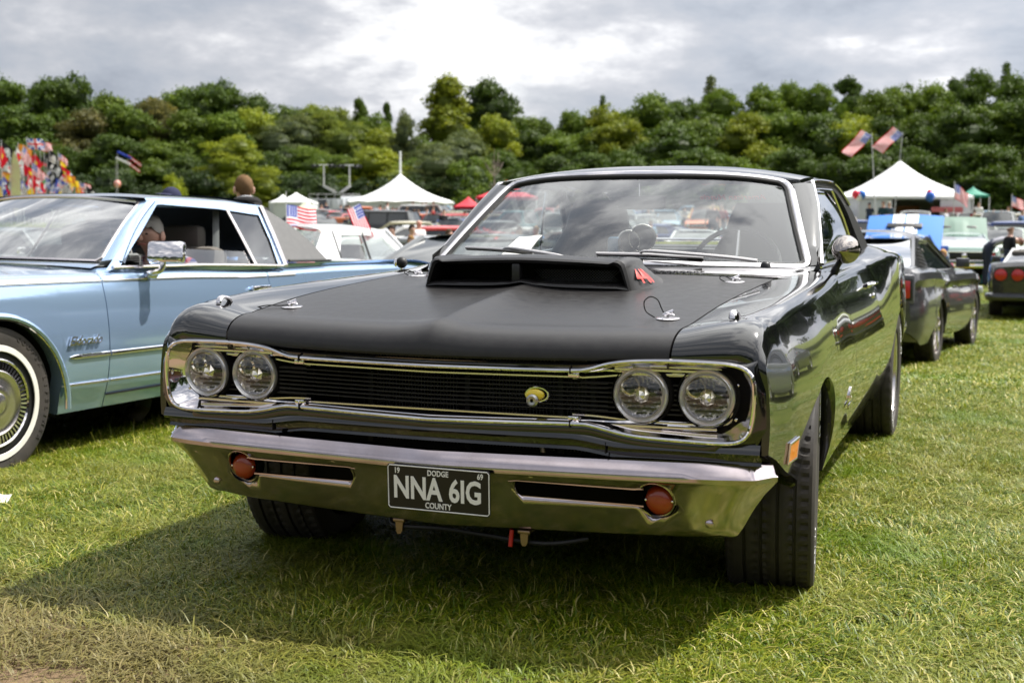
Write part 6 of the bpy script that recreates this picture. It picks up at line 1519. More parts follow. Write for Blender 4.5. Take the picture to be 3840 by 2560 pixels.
# joints for a 1.75 m adult facing -y; (x, y, z, radius)
def skeleton(pose):
    J = dict(pelvis=(0, 0, .96, .145), waist=(0, 0, 1.10, .125), chest=(0, -.01, 1.30, .150), neckb=(0, .01, 1.44, .085), neck=(0, -.005, 1.51, .052), head=(0, -.015, 1.60, .082), crown=(0, -.005, 1.68, .078),
             hipL=(.10, 0, .90, .10), kneeL=(.11, -.02, .50, .066), ankL=(.115, .02, .10, .042), toeL=(.13, -.13, .045, .040),
             hipR=(-.10, 0, .90, .10), kneeR=(-.11, -.02, .50, .066), ankR=(-.115, .02, .10, .042), toeR=(-.13, -.13, .045, .040),
             shL=(.18, .01, 1.40, .068), elL=(.25, .03, 1.12, .045), wrL=(.27, -.04, .88, .030), haL=(.27, -.06, .80, .034),
             shR=(-.18, .01, 1.40, .068), elR=(-.25, .03, 1.12, .045), wrR=(-.27, -.04, .88, .030), haR=(-.27, -.06, .80, .034))
    if pose == 'hands':      # both hands held up in front of the belly
        J.update(elL=(.26, .02, 1.14, .045), wrL=(.13, -.24, 1.14, .030), haL=(.06, -.29, 1.17, .034), elR=(-.26, .02, 1.14, .045), wrR=(-.13, -.24, 1.14, .030), haR=(-.06, -.29, 1.17, .034))
    if pose == 'walk':
        J.update(kneeL=(.10, -.16, .52, .066), ankL=(.11, -.20, .10, .042), toeL=(.12, -.34, .07, .040), kneeR=(-.10, .08, .50, .066), ankR=(-.11, .30, .14, .042), toeR=(-.12, .18, .05, .040), wrL=(.26, .10, .90, .03), haL=(.26, .12, .82, .034), wrR=(-.26, -.20, .93, .03), haR=(-.25, -.24, .86, .034))
    if pose == 'bend':
        J.update(waist=(0, -.10, 1.05, .135), chest=(0, -.38, 1.13, .155), neckb=(0, -.54, 1.12, .085), neck=(0, -.60, 1.10, .055), head=(0, -.68, 1.06, .082), crown=(0, -.75, 1.03, .078), pelvis=(0, .05, .95, .150),
                 shL=(.18, -.48, 1.12, .068), elL=(.24, -.52, .86, .045), wrL=(.16, -.62, .68, .03), haL=(.13, -.66, .62, .034), shR=(-.18, -.48, 1.12, .068), elR=(-.24, -.52, .86, .045), wrR=(-.16, -.62, .68, .03), haR=(-.13, -.66, .62, .034))
    if pose == 'sit':
        J.update(pelvis=(0, 0, .18, .15), waist=(0, .0, .33, .135), chest=(0, -.06, .53, .155), neckb=(0, -.09, .67, .085), neck=(0, -.13, .73, .058), head=(0, -.19, .81, .085), crown=(0, -.20, .89, .080), hipL=(.10, -.06, .14, .10), kneeL=(.15, -.46, .22, .07), ankL=(.15, -.52, -.18, .045), toeL=(.15, -.64, -.22, .04),
                 hipR=(-.10, -.06, .14, .10), kneeR=(-.15, -.46, .22, .07), ankR=(-.15, -.52, -.18, .045), toeR=(-.15, -.64, -.22, .04), shL=(.19, -.06, .63, .07), elL=(.24, -.14, .38, .048), wrL=(.14, -.36, .36, .032), haL=(.12, -.43, .37, .034), shR=(-.19, -.06, .63, .07), elR=(-.24, -.14, .38, .048), wrR=(-.14, -.36, .36, .032), haR=(-.12, -.43, .37, .034))
    if pose == 'crouch':
        J.update(pelvis=(0, .10, .38, .15), waist=(0, .02, .52, .135), chest=(0, -.12, .68, .155), neckb=(0, -.20, .80, .085), neck=(0, -.24, .86, .055), head=(0, -.29, .93, .085), crown=(0, -.31, 1.01, .08), hipL=(.11, .06, .36, .10), kneeL=(.16, -.30, .50, .07), ankL=(.14, -.10, .10, .045), toeL=(.15, -.24, .045, .04),
                 hipR=(-.11, .06, .36, .10), kneeR=(-.16, -.30, .50, .07), ankR=(-.14, -.10, .10, .045), toeR=(-.15, -.24, .045, .04), shL=(.19, -.14, .76, .07), elL=(.25, -.26, .55, .046), wrL=(.14, -.44, .56, .03), haL=(.10, -.50, .57, .034), shR=(-.19, -.14, .76, .07), elR=(-.25, -.26, .55, .046), wrR=(-.14, -.44, .56, .03), haR=(-.10, -.50, .57, .034))
    return J
BONES = [('pelvis', 'waist', 2), ('waist', 'chest', 1), ('chest', 'neckb', 1), ('neckb', 'neck', 0), ('neck', 'head', 0), ('head', 'crown', 0), ('pelvis', 'hipL', 2), ('hipL', 'kneeL', 2), ('kneeL', 'ankL', 2), ('ankL', 'toeL', 3),
         ('pelvis', 'hipR', 2), ('hipR', 'kneeR', 2), ('kneeR', 'ankR', 2), ('ankR', 'toeR', 3), ('chest', 'shL', 1), ('shL', 'elL', 1), ('elL', 'wrL', 4), ('wrL', 'haL', 0), ('chest', 'shR', 1), ('shR', 'elR', 1), ('elR', 'wrR', 4), ('wrR', 'haR', 0)]
def fingers(J, s):
    """five short chains per hand, thumb from the side of the palm"""
    w, h = Vector(J['wr'+s][:3]), Vector(J['ha'+s][:3]); d = (h-w).normalized(); side = d.cross(Vector((0, -1, .2))).normalized(); n_ = side.cross(d); out = []
    for k, (off, ln) in enumerate(((-.027, .055), (-.009, .066), (.009, .070), (.026, .060))):
        b = h+side*off+d*.010; out.append([(b, .0105), (b+d*ln*.5+n_*.010, .0092), (b+d*ln*.8+n_*.032, .0078)])
    b = h+side*.034-d*.02; out.append([(b, .0115), (b+side*.022+d*.02+n_*.01, .010), (b+side*.024+d*.045+n_*.02, .0085)]); return out
BODY = {}
def body_mesh(pose, hands=False, lv=2):
    key = (pose, hands, lv)
    if key in BODY: return BODY[key]
    J = skeleton(pose); names = list(J); vs = [J[n][:3] for n in names]; rs = [J[n][3] for n in names]; es = [(names.index(a), names.index(b)) for a, b, _ in BONES]
    if hands:
        for s in 'LR':
            for ch in fingers(J, s):
                prev = names.index('ha'+s)
                for p, r in ch: vs.append(tuple(p)); rs.append(r); es.append((prev, len(vs)-1)); prev = len(vs)-1
    me = bpy.data.meshes.new('body_mesh'); me.from_pydata(vs, es, []); o = bpy.data.objects.new('body', me); COL.objects.link(o)
    sk = o.modifiers.new('skin', 'SKIN'); sk.use_smooth_shade = True
    if not me.skin_vertices: bpy.context.view_layer.objects.active = o; bpy.ops.mesh.customdata_skin_add()
    lay = me.skin_vertices[0].data
    for i, r in enumerate(rs): f = 1.18 if i < 3 else 1.0; lay[i].radius = (r*f, r*(.86 if i < 4 else 1.0)); lay[i].use_root = (i == 0)
    ss = o.modifiers.new('sub', 'SUBSURF'); ss.levels = lv; ss.render_levels = lv
    bake(o); me = o.data; bpy.data.objects.remove(o)
    for k in range(5): me.materials.append(skin_m)
    seg = [(Vector(J[a][:3]), Vector(J[b][:3]), t) for a, b, t in BONES]; idx = []
    for p in me.polygons:
        c = p.center; best = None
        for a, b, t in seg:
            ab = b-a; q = max(0, min(1, (c-a).dot(ab)/ab.length_squared)); dd = (c-(a+ab*q)).length
            if best is None or dd < best[0]: best = (dd, t, q)
        idx.append(best[1])
    me.polygons.foreach_set('material_index', idx); me.polygons.foreach_set('use_smooth', [True]*len(idx)); me.update(); BODY[key] = me; return me
HM = {}
def hair_mesh(pose, style):
    if (pose, style) in HM: return HM[(pose, style)]
    J = skeleton(pose); a, b = Vector(J['head'][:3]), Vector(J['crown'][:3]); c = a*.45+b*.55; up = (b-a).normalized(); m = M()
    yv_ = up.cross(Vector((1, 0, 0))).normalized(); q = Matrix((Vector((1, 0, 0)), yv_, up)).transposed(); back = Vector((0, 1, 0)) if pose != 'bend' else Vector((0, .3, .9))
    P = []; g = np.random.default_rng(3)
    rx = .098 if style != 'cap' else .104
    for i in range(24):
        al = 2*math.pi*i/24; row = []
        for j in range(9):
            f = math.sin(al)  # +1 = back of the head
            f2 = (f+1)/2
            lim = {'short': 1.12+1.28*f2, 'long': 1.2+1.5*f2, 'cap': 1.45, 'fringe': 1.9}[style]
            lim += .10*math.sin(i*2.3)*(style == 'short')
            be = lim*j/8 if style != 'fringe' else 1.15+(.1+.75*f2)*j/8
            n_ = 1+(.045*math.sin(i*3.7+j*2.9) if style in ('short', 'long') else 0); k_ = n_*(1.06 if style == 'cap' else 1.0)
            k_ *= .97; v = Vector((.083*k_*math.sin(be)*math.cos(al), .098*k_*math.sin(be)*math.sin(al)+.008, .108*k_*math.cos(be)-.012))
            if style == 'long' and f > .2 and j > 5: v.z -= .10*(j-5)/3
            row.append(tuple(c+q @ v))
        P.append(row)
    m.grid(P, closeu=True)
    if style == 'cap':
        pk = []
        for i in range(7):
            al = R(-150+20*i); x, y = .095*math.cos(al), .105*math.sin(al); pk.append([tuple(c+q @ Vector((x, y, .028))), tuple(c+q @ Vector((x*1.1, y-.065*abs(math.sin(al))**2, .012)))])
        m.grid(pk)
    me = m.mesh('hair_mesh', skin_m, smooth=True, angle=80); HM[(pose, style)] = me; return me
def face_parts(root, pose):
    J = skeleton(pose); h = Vector(J['head'][:3]); m = M(); m.ellipsoid(h+Vector((0, -.088, -.005)), (.011, .016, .020), 10, 8); m.build('nose', skin_m, root)
    for s in (1, -1):
        m = M(); m.ellipsoid(h+Vector((s*.085, .012, .0)), (.012, .022, .034), 10, 8); m.build('ear', skin_m, root)
        m = M(); m.ellipsoid(h+Vector((s*.032, -.078, .018)), (.010, .006, .005), 10, 8); m.build('eye', shoe_m, root)
    m = M(); m.tube(smooth_path([h+Vector((-.026, -.078, -.045)), h+Vector((0, -.088, -.042)), h+Vector((.026, -.078, -.045))], 4), .005, 6); m.build('mouth', C_((.35, .12, .10)), root)
def person(p, facing, label, shirt, trousers=(.03, .035, .06), hair=(.06, .04, .025), style='short', pose='stand', height=1.75, sleeves='short', near=False, parent=None, group=None, shirt_mat=None, skin_col=None):
    P = empty('person', p, rz=math.pi-R(facing), scale=height/1.75, label=label, cat='person', group=group)
    b = bpy.data.objects.new('body', body_mesh(pose, near, 2 if near else 1)); COL.objects.link(b); b.parent = P
    sm = shirt_mat or C_(shirt)
    for i, mt_ in enumerate((skin_m, sm, C_(trousers), shoe_m, skin_m if sleeves == 'short' else sm)):
        b.material_slots[i].link = 'OBJECT'; b.material_slots[i].material = mt_
    if style != 'none':
        h = bpy.data.objects.new('hat' if style == 'cap' else 'hair', hair_mesh(pose, style)); COL.objects.link(h); h.parent = P; h.material_slots[0].link = 'OBJECT'; h.material_slots[0].material = C_(hair)
    if near: face_parts(P, pose)
    return P
def person_px(px, top, dist, facing, label, shirt, height=None, **kw):
    b = ground_at(px, dist); dy = (b-Vector(CAM)).dot(_f); h = height_for(top, dy)-b.z; base = {'bend': 1.20, 'crouch': 1.09}.get(kw.get('pose', 'stand'), 1.765)
    s = h/base*1.75
    if s < 1.45 and kw.get('pose', 'stand') not in ('bend', 'crouch') and not kw.pop('small', False): b.z -= (1.6-s)*.0; s = max(s, 1.4)
    kw.pop('small', None)
    return person(b, facing, label, shirt, height=s, group=kw.pop('group', 'visitors walking among the cars'), **kw)
# near figures behind the light blue car
hm = person_px(917, 651, 12.2, 312, 'man with short brown hair and black hoodie seen from behind, beyond the light blue car', (.018, .017, .018), hair=(.13, .075, .035), sleeves='long', near=True, group=None)
person_px(645, 699, 10.2, 195, 'man in a navy cap and black T-shirt standing behind the light blue car roof', (.016, .016, .018), hair=(.018, .02, .05), style='cap', near=True, group=None, pose='hands')
person_px(795, 741, 10.0, 190, 'balding man in a blue denim shirt behind the light blue car', (.09, .19, .38), hair=(.42, .36, .30), style='fringe', pose='hands', near=True, sleeves='long', group=None)
m = M(); m.tube([(.105*math.cos(a), .03+.10*math.sin(a), 1.475+.03*math.sin(a)) for a in np.linspace(0, 2*math.pi, 20, endpoint=False)], .042, 10, closed=True); m.ellipsoid((0, .12, 1.42), (.14, .07, .10), 14, 10); m.build('hood', C_((.018, .017, .018)), hm)
m = M(); m.tube([(.075*math.cos(a), .02+.075*math.sin(a), 1.515+.02*math.sin(a)) for a in np.linspace(0, 2*math.pi, 16, endpoint=False)], .020, 8, closed=True); m.build('collar', C_((.30, .31, .33)), hm)
# driver in the light blue car
dv = person((0, 0, 0), 0, 'grey-haired driver in a plaid shirt leaning forward inside the light blue car', (0, 0, 0), hair=(.38, .36, .33), pose='sit', near=True, shirt_mat=plaid())
mc = Matrix.Translation(CO) @ Matrix.Rotation(-CYAW, 4, 'Z'); dv.matrix_world = mc @ Matrix.Translation((.46, 1.86, .30)) @ Matrix.Rotation(R(8), 4, 'Z')
NV, BK, WH, GYs, DKR = (.02, .025, .06), (.015, .015, .017), (.62, .62, .62), (.20, .21, .23), (.25, .02, .02)
for a in [
 (1206, 768, 96, 120, 'person in a dark red jacket left of the flat-roofed site cabin', DKR, dict(sleeves='long', pose='walk')),
 (1224, 759, 105, 200, 'person in a navy jacket in front of the site cabin door', NV, dict(sleeves='long')),
 (1231, 820, 62, 150, 'person in a black cap and turquoise top beside the red car', (.05, .42, .48), dict(style='cap', hair=BK, pose='stand')),
 (1196, 842, 40, 160, 'brown-haired person behind the roof of the white saloon', (.10, .07, .05), dict(hair=(.16, .08, .04))),
 (1300, 812, 66, 170, 'man in a dark grey T-shirt and cap behind the white saloon', (.05, .055, .07), dict(style='cap', hair=(.06, .06, .08))),
 (1316, 818, 68, 170, 'woman in a bright pink top beside the man in the cap', (.75, .03, .28), dict(style='long')),
 (1336, 800, 63, 175, 'broad grey-haired man in navy behind the white saloon', (.02, .022, .055), dict(hair=(.22, .2, .19))),
 (1421, 797, 78, 90, 'man in dark clothes stooping beside the red coupe', BK, dict(pose='crouch')),
 (1453, 757, 84, 60, 'man in a loose white T-shirt by the red coupe', WH, dict(trousers=(.3, .3, .28))),
 (1473, 776, 84, 190, 'woman in dark clothes between the red coupe and the white off-roader', NV, dict(style='long')),
 (1487, 779, 82, 220, 'man in a blue shirt in front of the white off-roader', (.03, .04, .14), dict()),
 (1527, 774, 78, 160, 'person in a long black coat in front of the white off-roader', BK, dict(sleeves='long')),
 (1549, 754, 108, 190, 'person in black below the left eaves of the white big top', BK, dict(sleeves='long')),
 (1570, 783, 80, 200, 'man in navy with his back to the brown pickup', NV, dict()),
 (1585, 757, 108, 150, 'person in brown below the eaves of the white big top', (.12, .07, .04), dict(sleeves='long')),
 (1598, 756, 106, 170, 'person in dark blue by the right side of the white big top', NV, dict()),
 (1626, 754, 104, 190, 'person in black at the right corner of the white big top', BK, dict(sleeves='long')),
 (1600, 783, 77, 120, 'man in a dark grey jacket left of the yellow jacket', (.05, .06, .06), dict(sleeves='long')),
 (1613, 796, 74, 60, 'person in a bright yellow jacket and dark trousers', (.80, .45, .01), dict(sleeves='long', pose='hands')),
 (1696, 783, 88, 200, 'man in a brown jacket over a red top standing on the open grass', (.32, .03, .04), dict(pose='hands', sleeves='long')),
 (1789, 790, 62, 200, 'man in black close to the windscreen pillar of the black car', BK, dict(sleeves='long')),
 (1829, 748, 104, 180, 'man in a white shirt under the right of the red gazebo', WH, dict()),
 (1470, 841, 25, 170, 'dark-haired head and shoulders behind the roof of the white saloon', BK, dict(hair=(.02, .015, .012))),
 (1545, 838, 27, 120, 'bearded man with dark hair and black T-shirt beyond the white saloon', BK, dict(hair=(.03, .02, .015))),
 (1570, 815, 30, 110, 'bald man in a white T-shirt beyond the white saloon', WH, dict(style='none')),
 (1541, 878, 21, 170, 'brown-haired woman behind the roof of the white saloon', (.18, .12, .08), dict(style='long', hair=(.20, .11, .04), small=True)),
 (1684, 853, 25, 90, 'man with cropped hair and a grey-blue shirt near the dark car', (.22, .26, .36), dict(hair=(.08, .05, .03))),
 (3258, 751, 80, 170, 'man in a dark jacket and jeans left of the marquee opening', (.03, .04, .06), dict(sleeves='long', trousers=(.03, .05, .12), hair=(.03, .03, .04), style='cap')),
 (3310, 745, 76, 200, 'man in a dark green T-shirt outside the marquee opening', (.02, .05, .06), dict()),
 (3332, 747, 77, 150, 'grey-haired man beside the dark green T-shirt outside the marquee', (.03, .05, .07), dict(hair=(.4, .36, .3))),
 (3222, 803, 45, 200, 'grey-haired man in black stooping by the blue striped car', BK, dict(pose='crouch', hair=(.35, .32, .3), sleeves='long')),
 (3545, 772, 74, 120, 'woman in a white top and dark trousers standing by the marquee side', (.55, .56, .62), dict(style='long', hair=(.14, .08, .05), sleeves='long')),
 (3540, 919, 19, 200, 'fair-haired child behind the side window of the grey coupe', (.25, .05, .08), dict(hair=(.38, .22, .09), small=True)),
 (3705, 873, 33, 75, 'man in a striped grey shirt bending over by the mint green car', (.34, .34, .38), dict(pose='bend', hair=(.20, .10, .08))),
 (3790, 832, 31, 60, 'bald man in a black jacket at the right edge of the photo', BK, dict(sleeves='long', style='fringe', hair=(.30, .17, .12), pose='hands')),
 (3618, 760, 88, 190, 'person in a purple top by the green gazebo', (.25, .03, .28), dict()),
 (3668, 748, 90, 170, 'person in white under the edge of the green gazebo', WH, dict()),
 (2440, 820, 48, 180, 'man in a pale blue shirt seen through the windscreen of the black car', (.25, .38, .55), dict()),
 (1948, 845, 28, 170, 'woman in white seen through the left of the windscreen', WH, dict(style='long')),
 (2010, 842, 30, 170, 'broad man in a blue shirt seen through the left of the windscreen', (.10, .22, .45), dict(hair=(.3, .2, .12))),
 (2672, 752, 60, 170, 'man in black beside the yellow van, seen through the windscreen', BK, dict()),
 (2705, 756, 62, 190, 'person in dark red beside the yellow van, seen through the windscreen', DKR, dict()),
 ]:
    px, top, d, fc, lb, sh, kw = a; person_px(px, top, d, fc, lb, sh, **kw)
# ================================================================== parked cars across the field
RED, WHT, SIL, BLK, GRN, LBL, CRM, BRN, YEL, TEA, DBL, ORG, MNT, SAL = (.40, .012, .012), (.60, .61, .60), (.27, .28, .29), (.012, .012, .014), (.012, .05, .035), (.20, .33, .45), (.45, .41, .28), (.12, .055, .03), (.60, .38, .02), (.07, .22, .23), (.02, .05, .20), (.60, .14, .02), (.40, .56, .47), (.60, .30, .22)
for kind, px, d, hd, col, lab in [
 ('sedan', 1330, 14.9, 0, WHT, None),
 ('modern', 1208, 62, 150, BLK, 'dark grey low car left of the red one, beyond the white saloon roof'),
 ('estate', 1238, 88, 100, SIL, 'silver estate car in front of the site cabin'),
 ('coupe', 1278, 74, 200, (.30, .05, .05), 'faded dark red car beyond the man in navy'),
 ('modern', 1400, 92, 215, RED, 'bright red coupe facing the camera beyond the two American flags'),
 ('coupe', 1338, 100, 170, BLK, 'black car with its bonnet raised beside the bright red coupe'),
 ('hatch', 1470, 112, 180, RED, 'small red car at the foot of the big top'),
 ('suv', 1535, 94, 262, WHT, 'white two-door off-roader parked side-on in front of the big top'),
 ('pickup', 1630, 92, 95, BRN, 'long brown pickup truck parked side-on'),
 ('modern', 1520, 44, 235, WHT, 'white sports coupe beyond the heads of the bearded and bald men'),
 ('hatch', 1632, 36, 260, (.62, .06, .06), 'small pale red car beside the bald man in white'),
 ('estate', 1700, 104, 95, LBL, 'light blue estate car behind the dark green one'),
 ('sedan', 1735, 93, 255, GRN, 'dark green saloon parked on the open grass'),
 ('fastback', 1757, 62, 250, WHT, 'white fastback beyond the red coupe, left of the windscreen pillar'),
 ('coupe', 1755, 40, 10, RED, 'red coupe with a yellow rear number plate beside the windscreen pillar'),
 ('fastback', 1640, 23, 95, SIL, 'silver-grey fastback beyond the white saloon bonnet'),
 ('coupe', 1850, 13.6, 3, (.03, .04, .05), 'dark grey car just behind the white saloon, close to the left of the windscreen'),
 ('coupe', 1800, 30, 185, RED, 'low red car just left of the windscreen pillar'),
 ('sedan', 1910, 70, 95, CRM, 'cream saloon beyond the left of the windscreen'),
 ('sedan', 1885, 52, 60, SIL, 'silver saloon seen through the left corner of the windscreen'),
 ('fastback', 1990, 44, 85, WHT, 'white fastback behind the broad man in blue'),
 ('modern', 2100, 60, 95, SIL, 'silver sports coupe seen through the windscreen left of the head rest'),
 ('estate', 2060, 86, 90, TEA, 'teal estate car far behind the windscreen'),
 ('coupe', 2180, 36, 120, WHT, 'white coupe seen through the windscreen beside the far seat'),
 ('pickup', 2330, 74, 200, LBL, 'pale blue pickup seen through the windscreen beneath the mirror'),
 ('sedan', 2420, 58, 170, WHT, 'white saloon seen through the windscreen under the rear-view mirror'),
 ('suv', 2636, 88, 180, YEL, 'yellow van-like off-roader seen through the windscreen'),
 ('coupe', 2610, 38, 350, WHT, 'white coupe seen from behind through the windscreen'),
 ('estate', 2520, 98, 100, LBL, 'light blue estate car far behind the windscreen'),
 ('coupe', 2760, 66, 175, TEA, 'teal coupe seen through the windscreen left of the driver seat'),
 ('sedan', 2720, 100, 90, WHT, 'white saloon far off, seen through the right of the windscreen'),
 ('fastback', 2860, 52, 160, SIL, 'silver fastback seen through the right of the windscreen'),
 ('pickup', 3060, 96, 95, WHT, 'white pickup seen through the side window of the black car'),
 ('coupe', 3188, 62, 155, (.66, .50, .44), 'pale salmon classic coupe left of the marquee'),
 ('pickup', 3432, 62, 178, (.66, .67, .65), 'white classic pickup with chrome grille in front of the marquee'),
 ('coupe', 3775, 46, 192, (.50, .58, .52), 'pale green classic with chrome bumper behind the bald man in black'),
 ('pickup', 3745, 62, 186, WHT, 'white truck cab behind the pale green classic'),
 ('sedan', 3680, 84, 175, WHT, 'white saloon by the green gazebo'),
 ('suv', 3600, 92, 180, BLK, 'black off-roader under the green gazebo'),
 ('estate', 3812, 74, 100, CRM, 'cream estate car at the far right edge'),
 ('coupe', 3850, 100, 120, WHT, 'white coupe farthest off at the right edge'),
 ('estate', 3735, 108, 95, LBL, 'pale blue estate in the far row right of the gazebo'),
 ('hatch', 3120, 74, 95, SIL, 'small silver car just left of the marquee wall'),
 ('sedan', 700, 60, 100, SIL, 'silver saloon seen through the windows of the light blue car'),
 ('coupe', 300, 34, 110, WHT, 'white coupe seen through the windscreen of the light blue car'),
 ('sedan', 120, 24, 95, SIL, 'silver saloon behind the far side of the light blue car'),
 ('estate', 500, 48, 90, LBL, 'light blue estate seen through the light blue car'),
 ('hatch', 860, 40, 90, RED, 'small red car hidden behind the light blue car'),
 ]:
    if lab is None: continue
    add_car(kind, ground_at(px, d), hd-20.8*0, col, lab)
_g = np.random.default_rng(33); _cols = [(RED, 'red'), (WHT, 'white'), (SIL, 'silver'), (BLK, 'black'), (GRN, 'dark green'), (LBL, 'light blue'), (CRM, 'cream'), (TEA, 'teal'), (DBL, 'dark blue'), (BRN, 'brown'), (ORG, 'orange'), (WHT, 'white')]
_kn = dict(coupe='coupe', sedan='saloon', estate='estate car', suv='off-roader', pickup='pickup truck', modern='sports coupe', hatch='hatchback', fastback='fastback')
_ks = list(_kn); _far = []
for x0, x1, n in ((1160, 1800, 20), (1850, 2950, 24), (3090, 3240, 3), (3560, 3860, 12)):
    for k in range(n): _far.append((x0+(x1-x0)*(k+_g.uniform(.1, .9))/n, _g.choice([50, 58, 70, 80, 100, 106])))
for i, (px, d) in enumerate(sorted(_far)):
    kk = _ks[int(_g.integers(0, 8))]; cc, cn = _cols[int(_g.integers(0, 12))]; b = ground_at(px, d+_g.uniform(-2, 2)); add_car(kk, b, _g.choice([0, 180, 90, 270])+_g.uniform(-15, 15), cc, f"{cn} {_kn[kk]}, {ordn(i+1)} from the left among the small distant parked cars", 'small distant parked cars')
for i in range(34):
    px = _g.uniform(1170, 1800) if i < 16 else (_g.uniform(1880, 2900) if i < 28 else _g.uniform(3560, 3840)); d = _g.uniform(60, 112); sh, sn = [(NV, 'navy'), (BK, 'black'), (WH, 'white'), (GYs, 'grey'), (DKR, 'dark red'), ((.12, .20, .40), 'blue')][int(_g.integers(0, 6))]
    person(ground_at(px, d), _g.uniform(0, 360), f"person in a {sn} top among the distant cars, {ordn(i+1)} of the scattered far visitors", sh, height=_g.uniform(1.6, 1.85), sleeves='long' if i % 2 else 'short', pose=['stand', 'walk', 'hands'][i % 3], group='scattered far visitors')
# the white saloon close behind the light blue car
WS_ = SPEC('saloon_car', 5.3, 1.96, 1.46, 2.95, .95, .90, .98, .97, (1.75, 2.38, 3.72, 4.30), cp=.75, r=.34); WS_['gh']['inner'] = [(1.95, .995), (2.50, 1.345), (3.45, 1.345), (3.72, 1.00)]
white_car_paint = paint_mat('white_car_paint', (.74, .75, .76), .25)
sal = car_proto(WS_, white_car_paint, det=2, glass=clear_glass, dividers=(2.95, 3.62)); sal['length'] = 5.3
b = at_depth(1480, 1000, 13.7); place(sal, (b.x-1.15, b.y+.55), 0); tag(sal, 'white saloon with wide rear pillars and a small American flag on its roof edge', 'car')
# cars outside the frame, mirrored in the side of the black car
for kind, x, y, hd, col, lab in (('sedan', 4.9, 2.6, 177, (.40, .39, .33), 'beige saloon parked across the grass from the black car'), ('coupe', 5.6, -4.4, 178, (.10, .02, .025), 'dark maroon coupe parked beyond the beige saloon'), ('estate', 5.2, 9.0, 182, WHT, 'white estate car parked across from the grey coupe'),
                                 ('modern', 6.8, 13.5, 180, RED, 'red sports coupe in the row across the grass'), ('coupe', 11.5, -1.5, 170, DBL, 'dark blue coupe in the second row across the grass'), ('suv', 12.0, 5.5, 175, SIL, 'silver off-roader in the second row across the grass'), ('fastback', 6.5, 19.5, 180, BLK, 'black fastback at the end of the row across the grass')):
    add_car(kind, (x, y, 0), hd, col, lab, 'cars in the row opposite the black car')
# light blue sports car with white stripes and raised bonnet
stripe_blue = paint_mat('sky_blue_paint', (.035, .14, .46), .35)
def raised_bonnet(root, S, pm, w, matte=None, stripes=None, slots=0, ang=58, hinge=1.45, ln=1.25):
    z0 = S['gh']['wb'][1]-.01; H = empty('raised_bonnet', (0, hinge, z0)); H.parent = root; H.rotation_euler = (R(-ang), 0, 0)
    P = [[(x, -t*ln, .045*(1-(x/w)**2)+.03*math.sin(math.pi*t)+(.03 if abs(x) < .22 and .2 < t < .8 else 0)) for t in np.linspace(0, 1, 10)] for x in np.linspace(-w, w, 21)]
    P = [[(p[0], p[1], p[2]-.05) for p in P[0]]]+P+[[(p[0], p[1], p[2]-.05) for p in P[-1]]]
    m = M(); m.grid(P); o = m.build('bonnet_panel', matte or pm, H)
    if stripes:
        for s in (1, -1):
            m = M(); m.grid([[(s*x, -t*ln, .045*(1-(x/w)**2)+.03*math.sin(math.pi*t)+(.03 if abs(x) < .22 and .2 < t < .8 else 0)+.004) for t in np.linspace(0, 1, 10)] for x in np.linspace(.02, .27, 6)], flip=s < 0); m.build('bonnet_stripe', white_paint, H)
        m = M(); m.box((0, -.62*ln, .09), (.75, .16, .05), bev=.02); m.build('bonnet_scoop', black_trim, H)
    for k in range(slots):
        m = M(); m.box(((-1)**k*.30, -.60*ln, .055), (.34, .10, .04), bev=.015); m.build('bonnet_vent', black_trim, H)
    m = M(); m.box((0, hinge-.65, z0-.14), (w*1.9, 1.1, .16)); m.build('engine_bay', dark, root)
def near_prop_car(S, pm, px, d, hd, label, **kw):
    r = car_proto(S, pm, det=2, glass=clear_glass); r['length'] = S['L']; place(r, ground_at(px, d), hd); tag(r, label, 'car'); raised_bonnet(r, S, pm, **kw); return r
S1 = SPEC('sports_coupe', 4.6, 1.9, 1.36, 2.7, .9, .93, .97, 1.0, (1.65, 2.3, 3.0, 4.0), chrome=False, cp=.9, r=.35)
near_prop_car(S1, stripe_blue, 3374, 28.0, 0, 'bright blue sports car with two white stripes and its bonnet raised', w=.80, matte=mat('blue_bonnet_paint', (.05, .19, .55), .6, spec=.3), stripes=True, ang=34, ln=1.35)
S2 = SPEC('fastback_coupe', 4.67, 1.80, 1.30, 2.74, .88, .87, .93, .93, (1.60, 2.20, 2.85, 4.30), cp=1.15, tl='none'); mint = paint_mat('mint_green_paint', (.15, .25, .215), .35)
mg = near_prop_car(S2, mint, 3605, 37.0, -4, 'mint green fastback seen from behind with its bonnet raised', w=.75, matte=mat('mint_bonnet_paint', (.16, .24, .20), .6, spec=.3), slots=2, ang=36, ln=1.3)
for o in list(mg.children):
    if o.name.startswith('tail_light'): bpy.data.objects.remove(o)
m = M(); m.box((0, 4.66, .72), (1.50, .03, .20), bev=.01); pn = m.build('tail_panel', black_trim, mg)
m = M(); m.tube([(-.77, 4.68, .61), (.77, 4.68, .61), (.77, 4.68, .83), (-.77, 4.68, .83)], .012, 6, closed=True); m.build('tail_trim', chrome, mg)
for s in (1, -1):
    for k in range(3): m = M(); m.box((s*(.50+.10*k), 4.69, .72), (.07, .03, .16), bev=.01); m.build('tail_light', red_tail, mg)
m = M(); m.lathe([(.001, .03), (.05, .02), (.07, 0)], (0, 4.68, .73), 'y', 14); m.build('fuel_cap', chrome, mg, recalc=True)
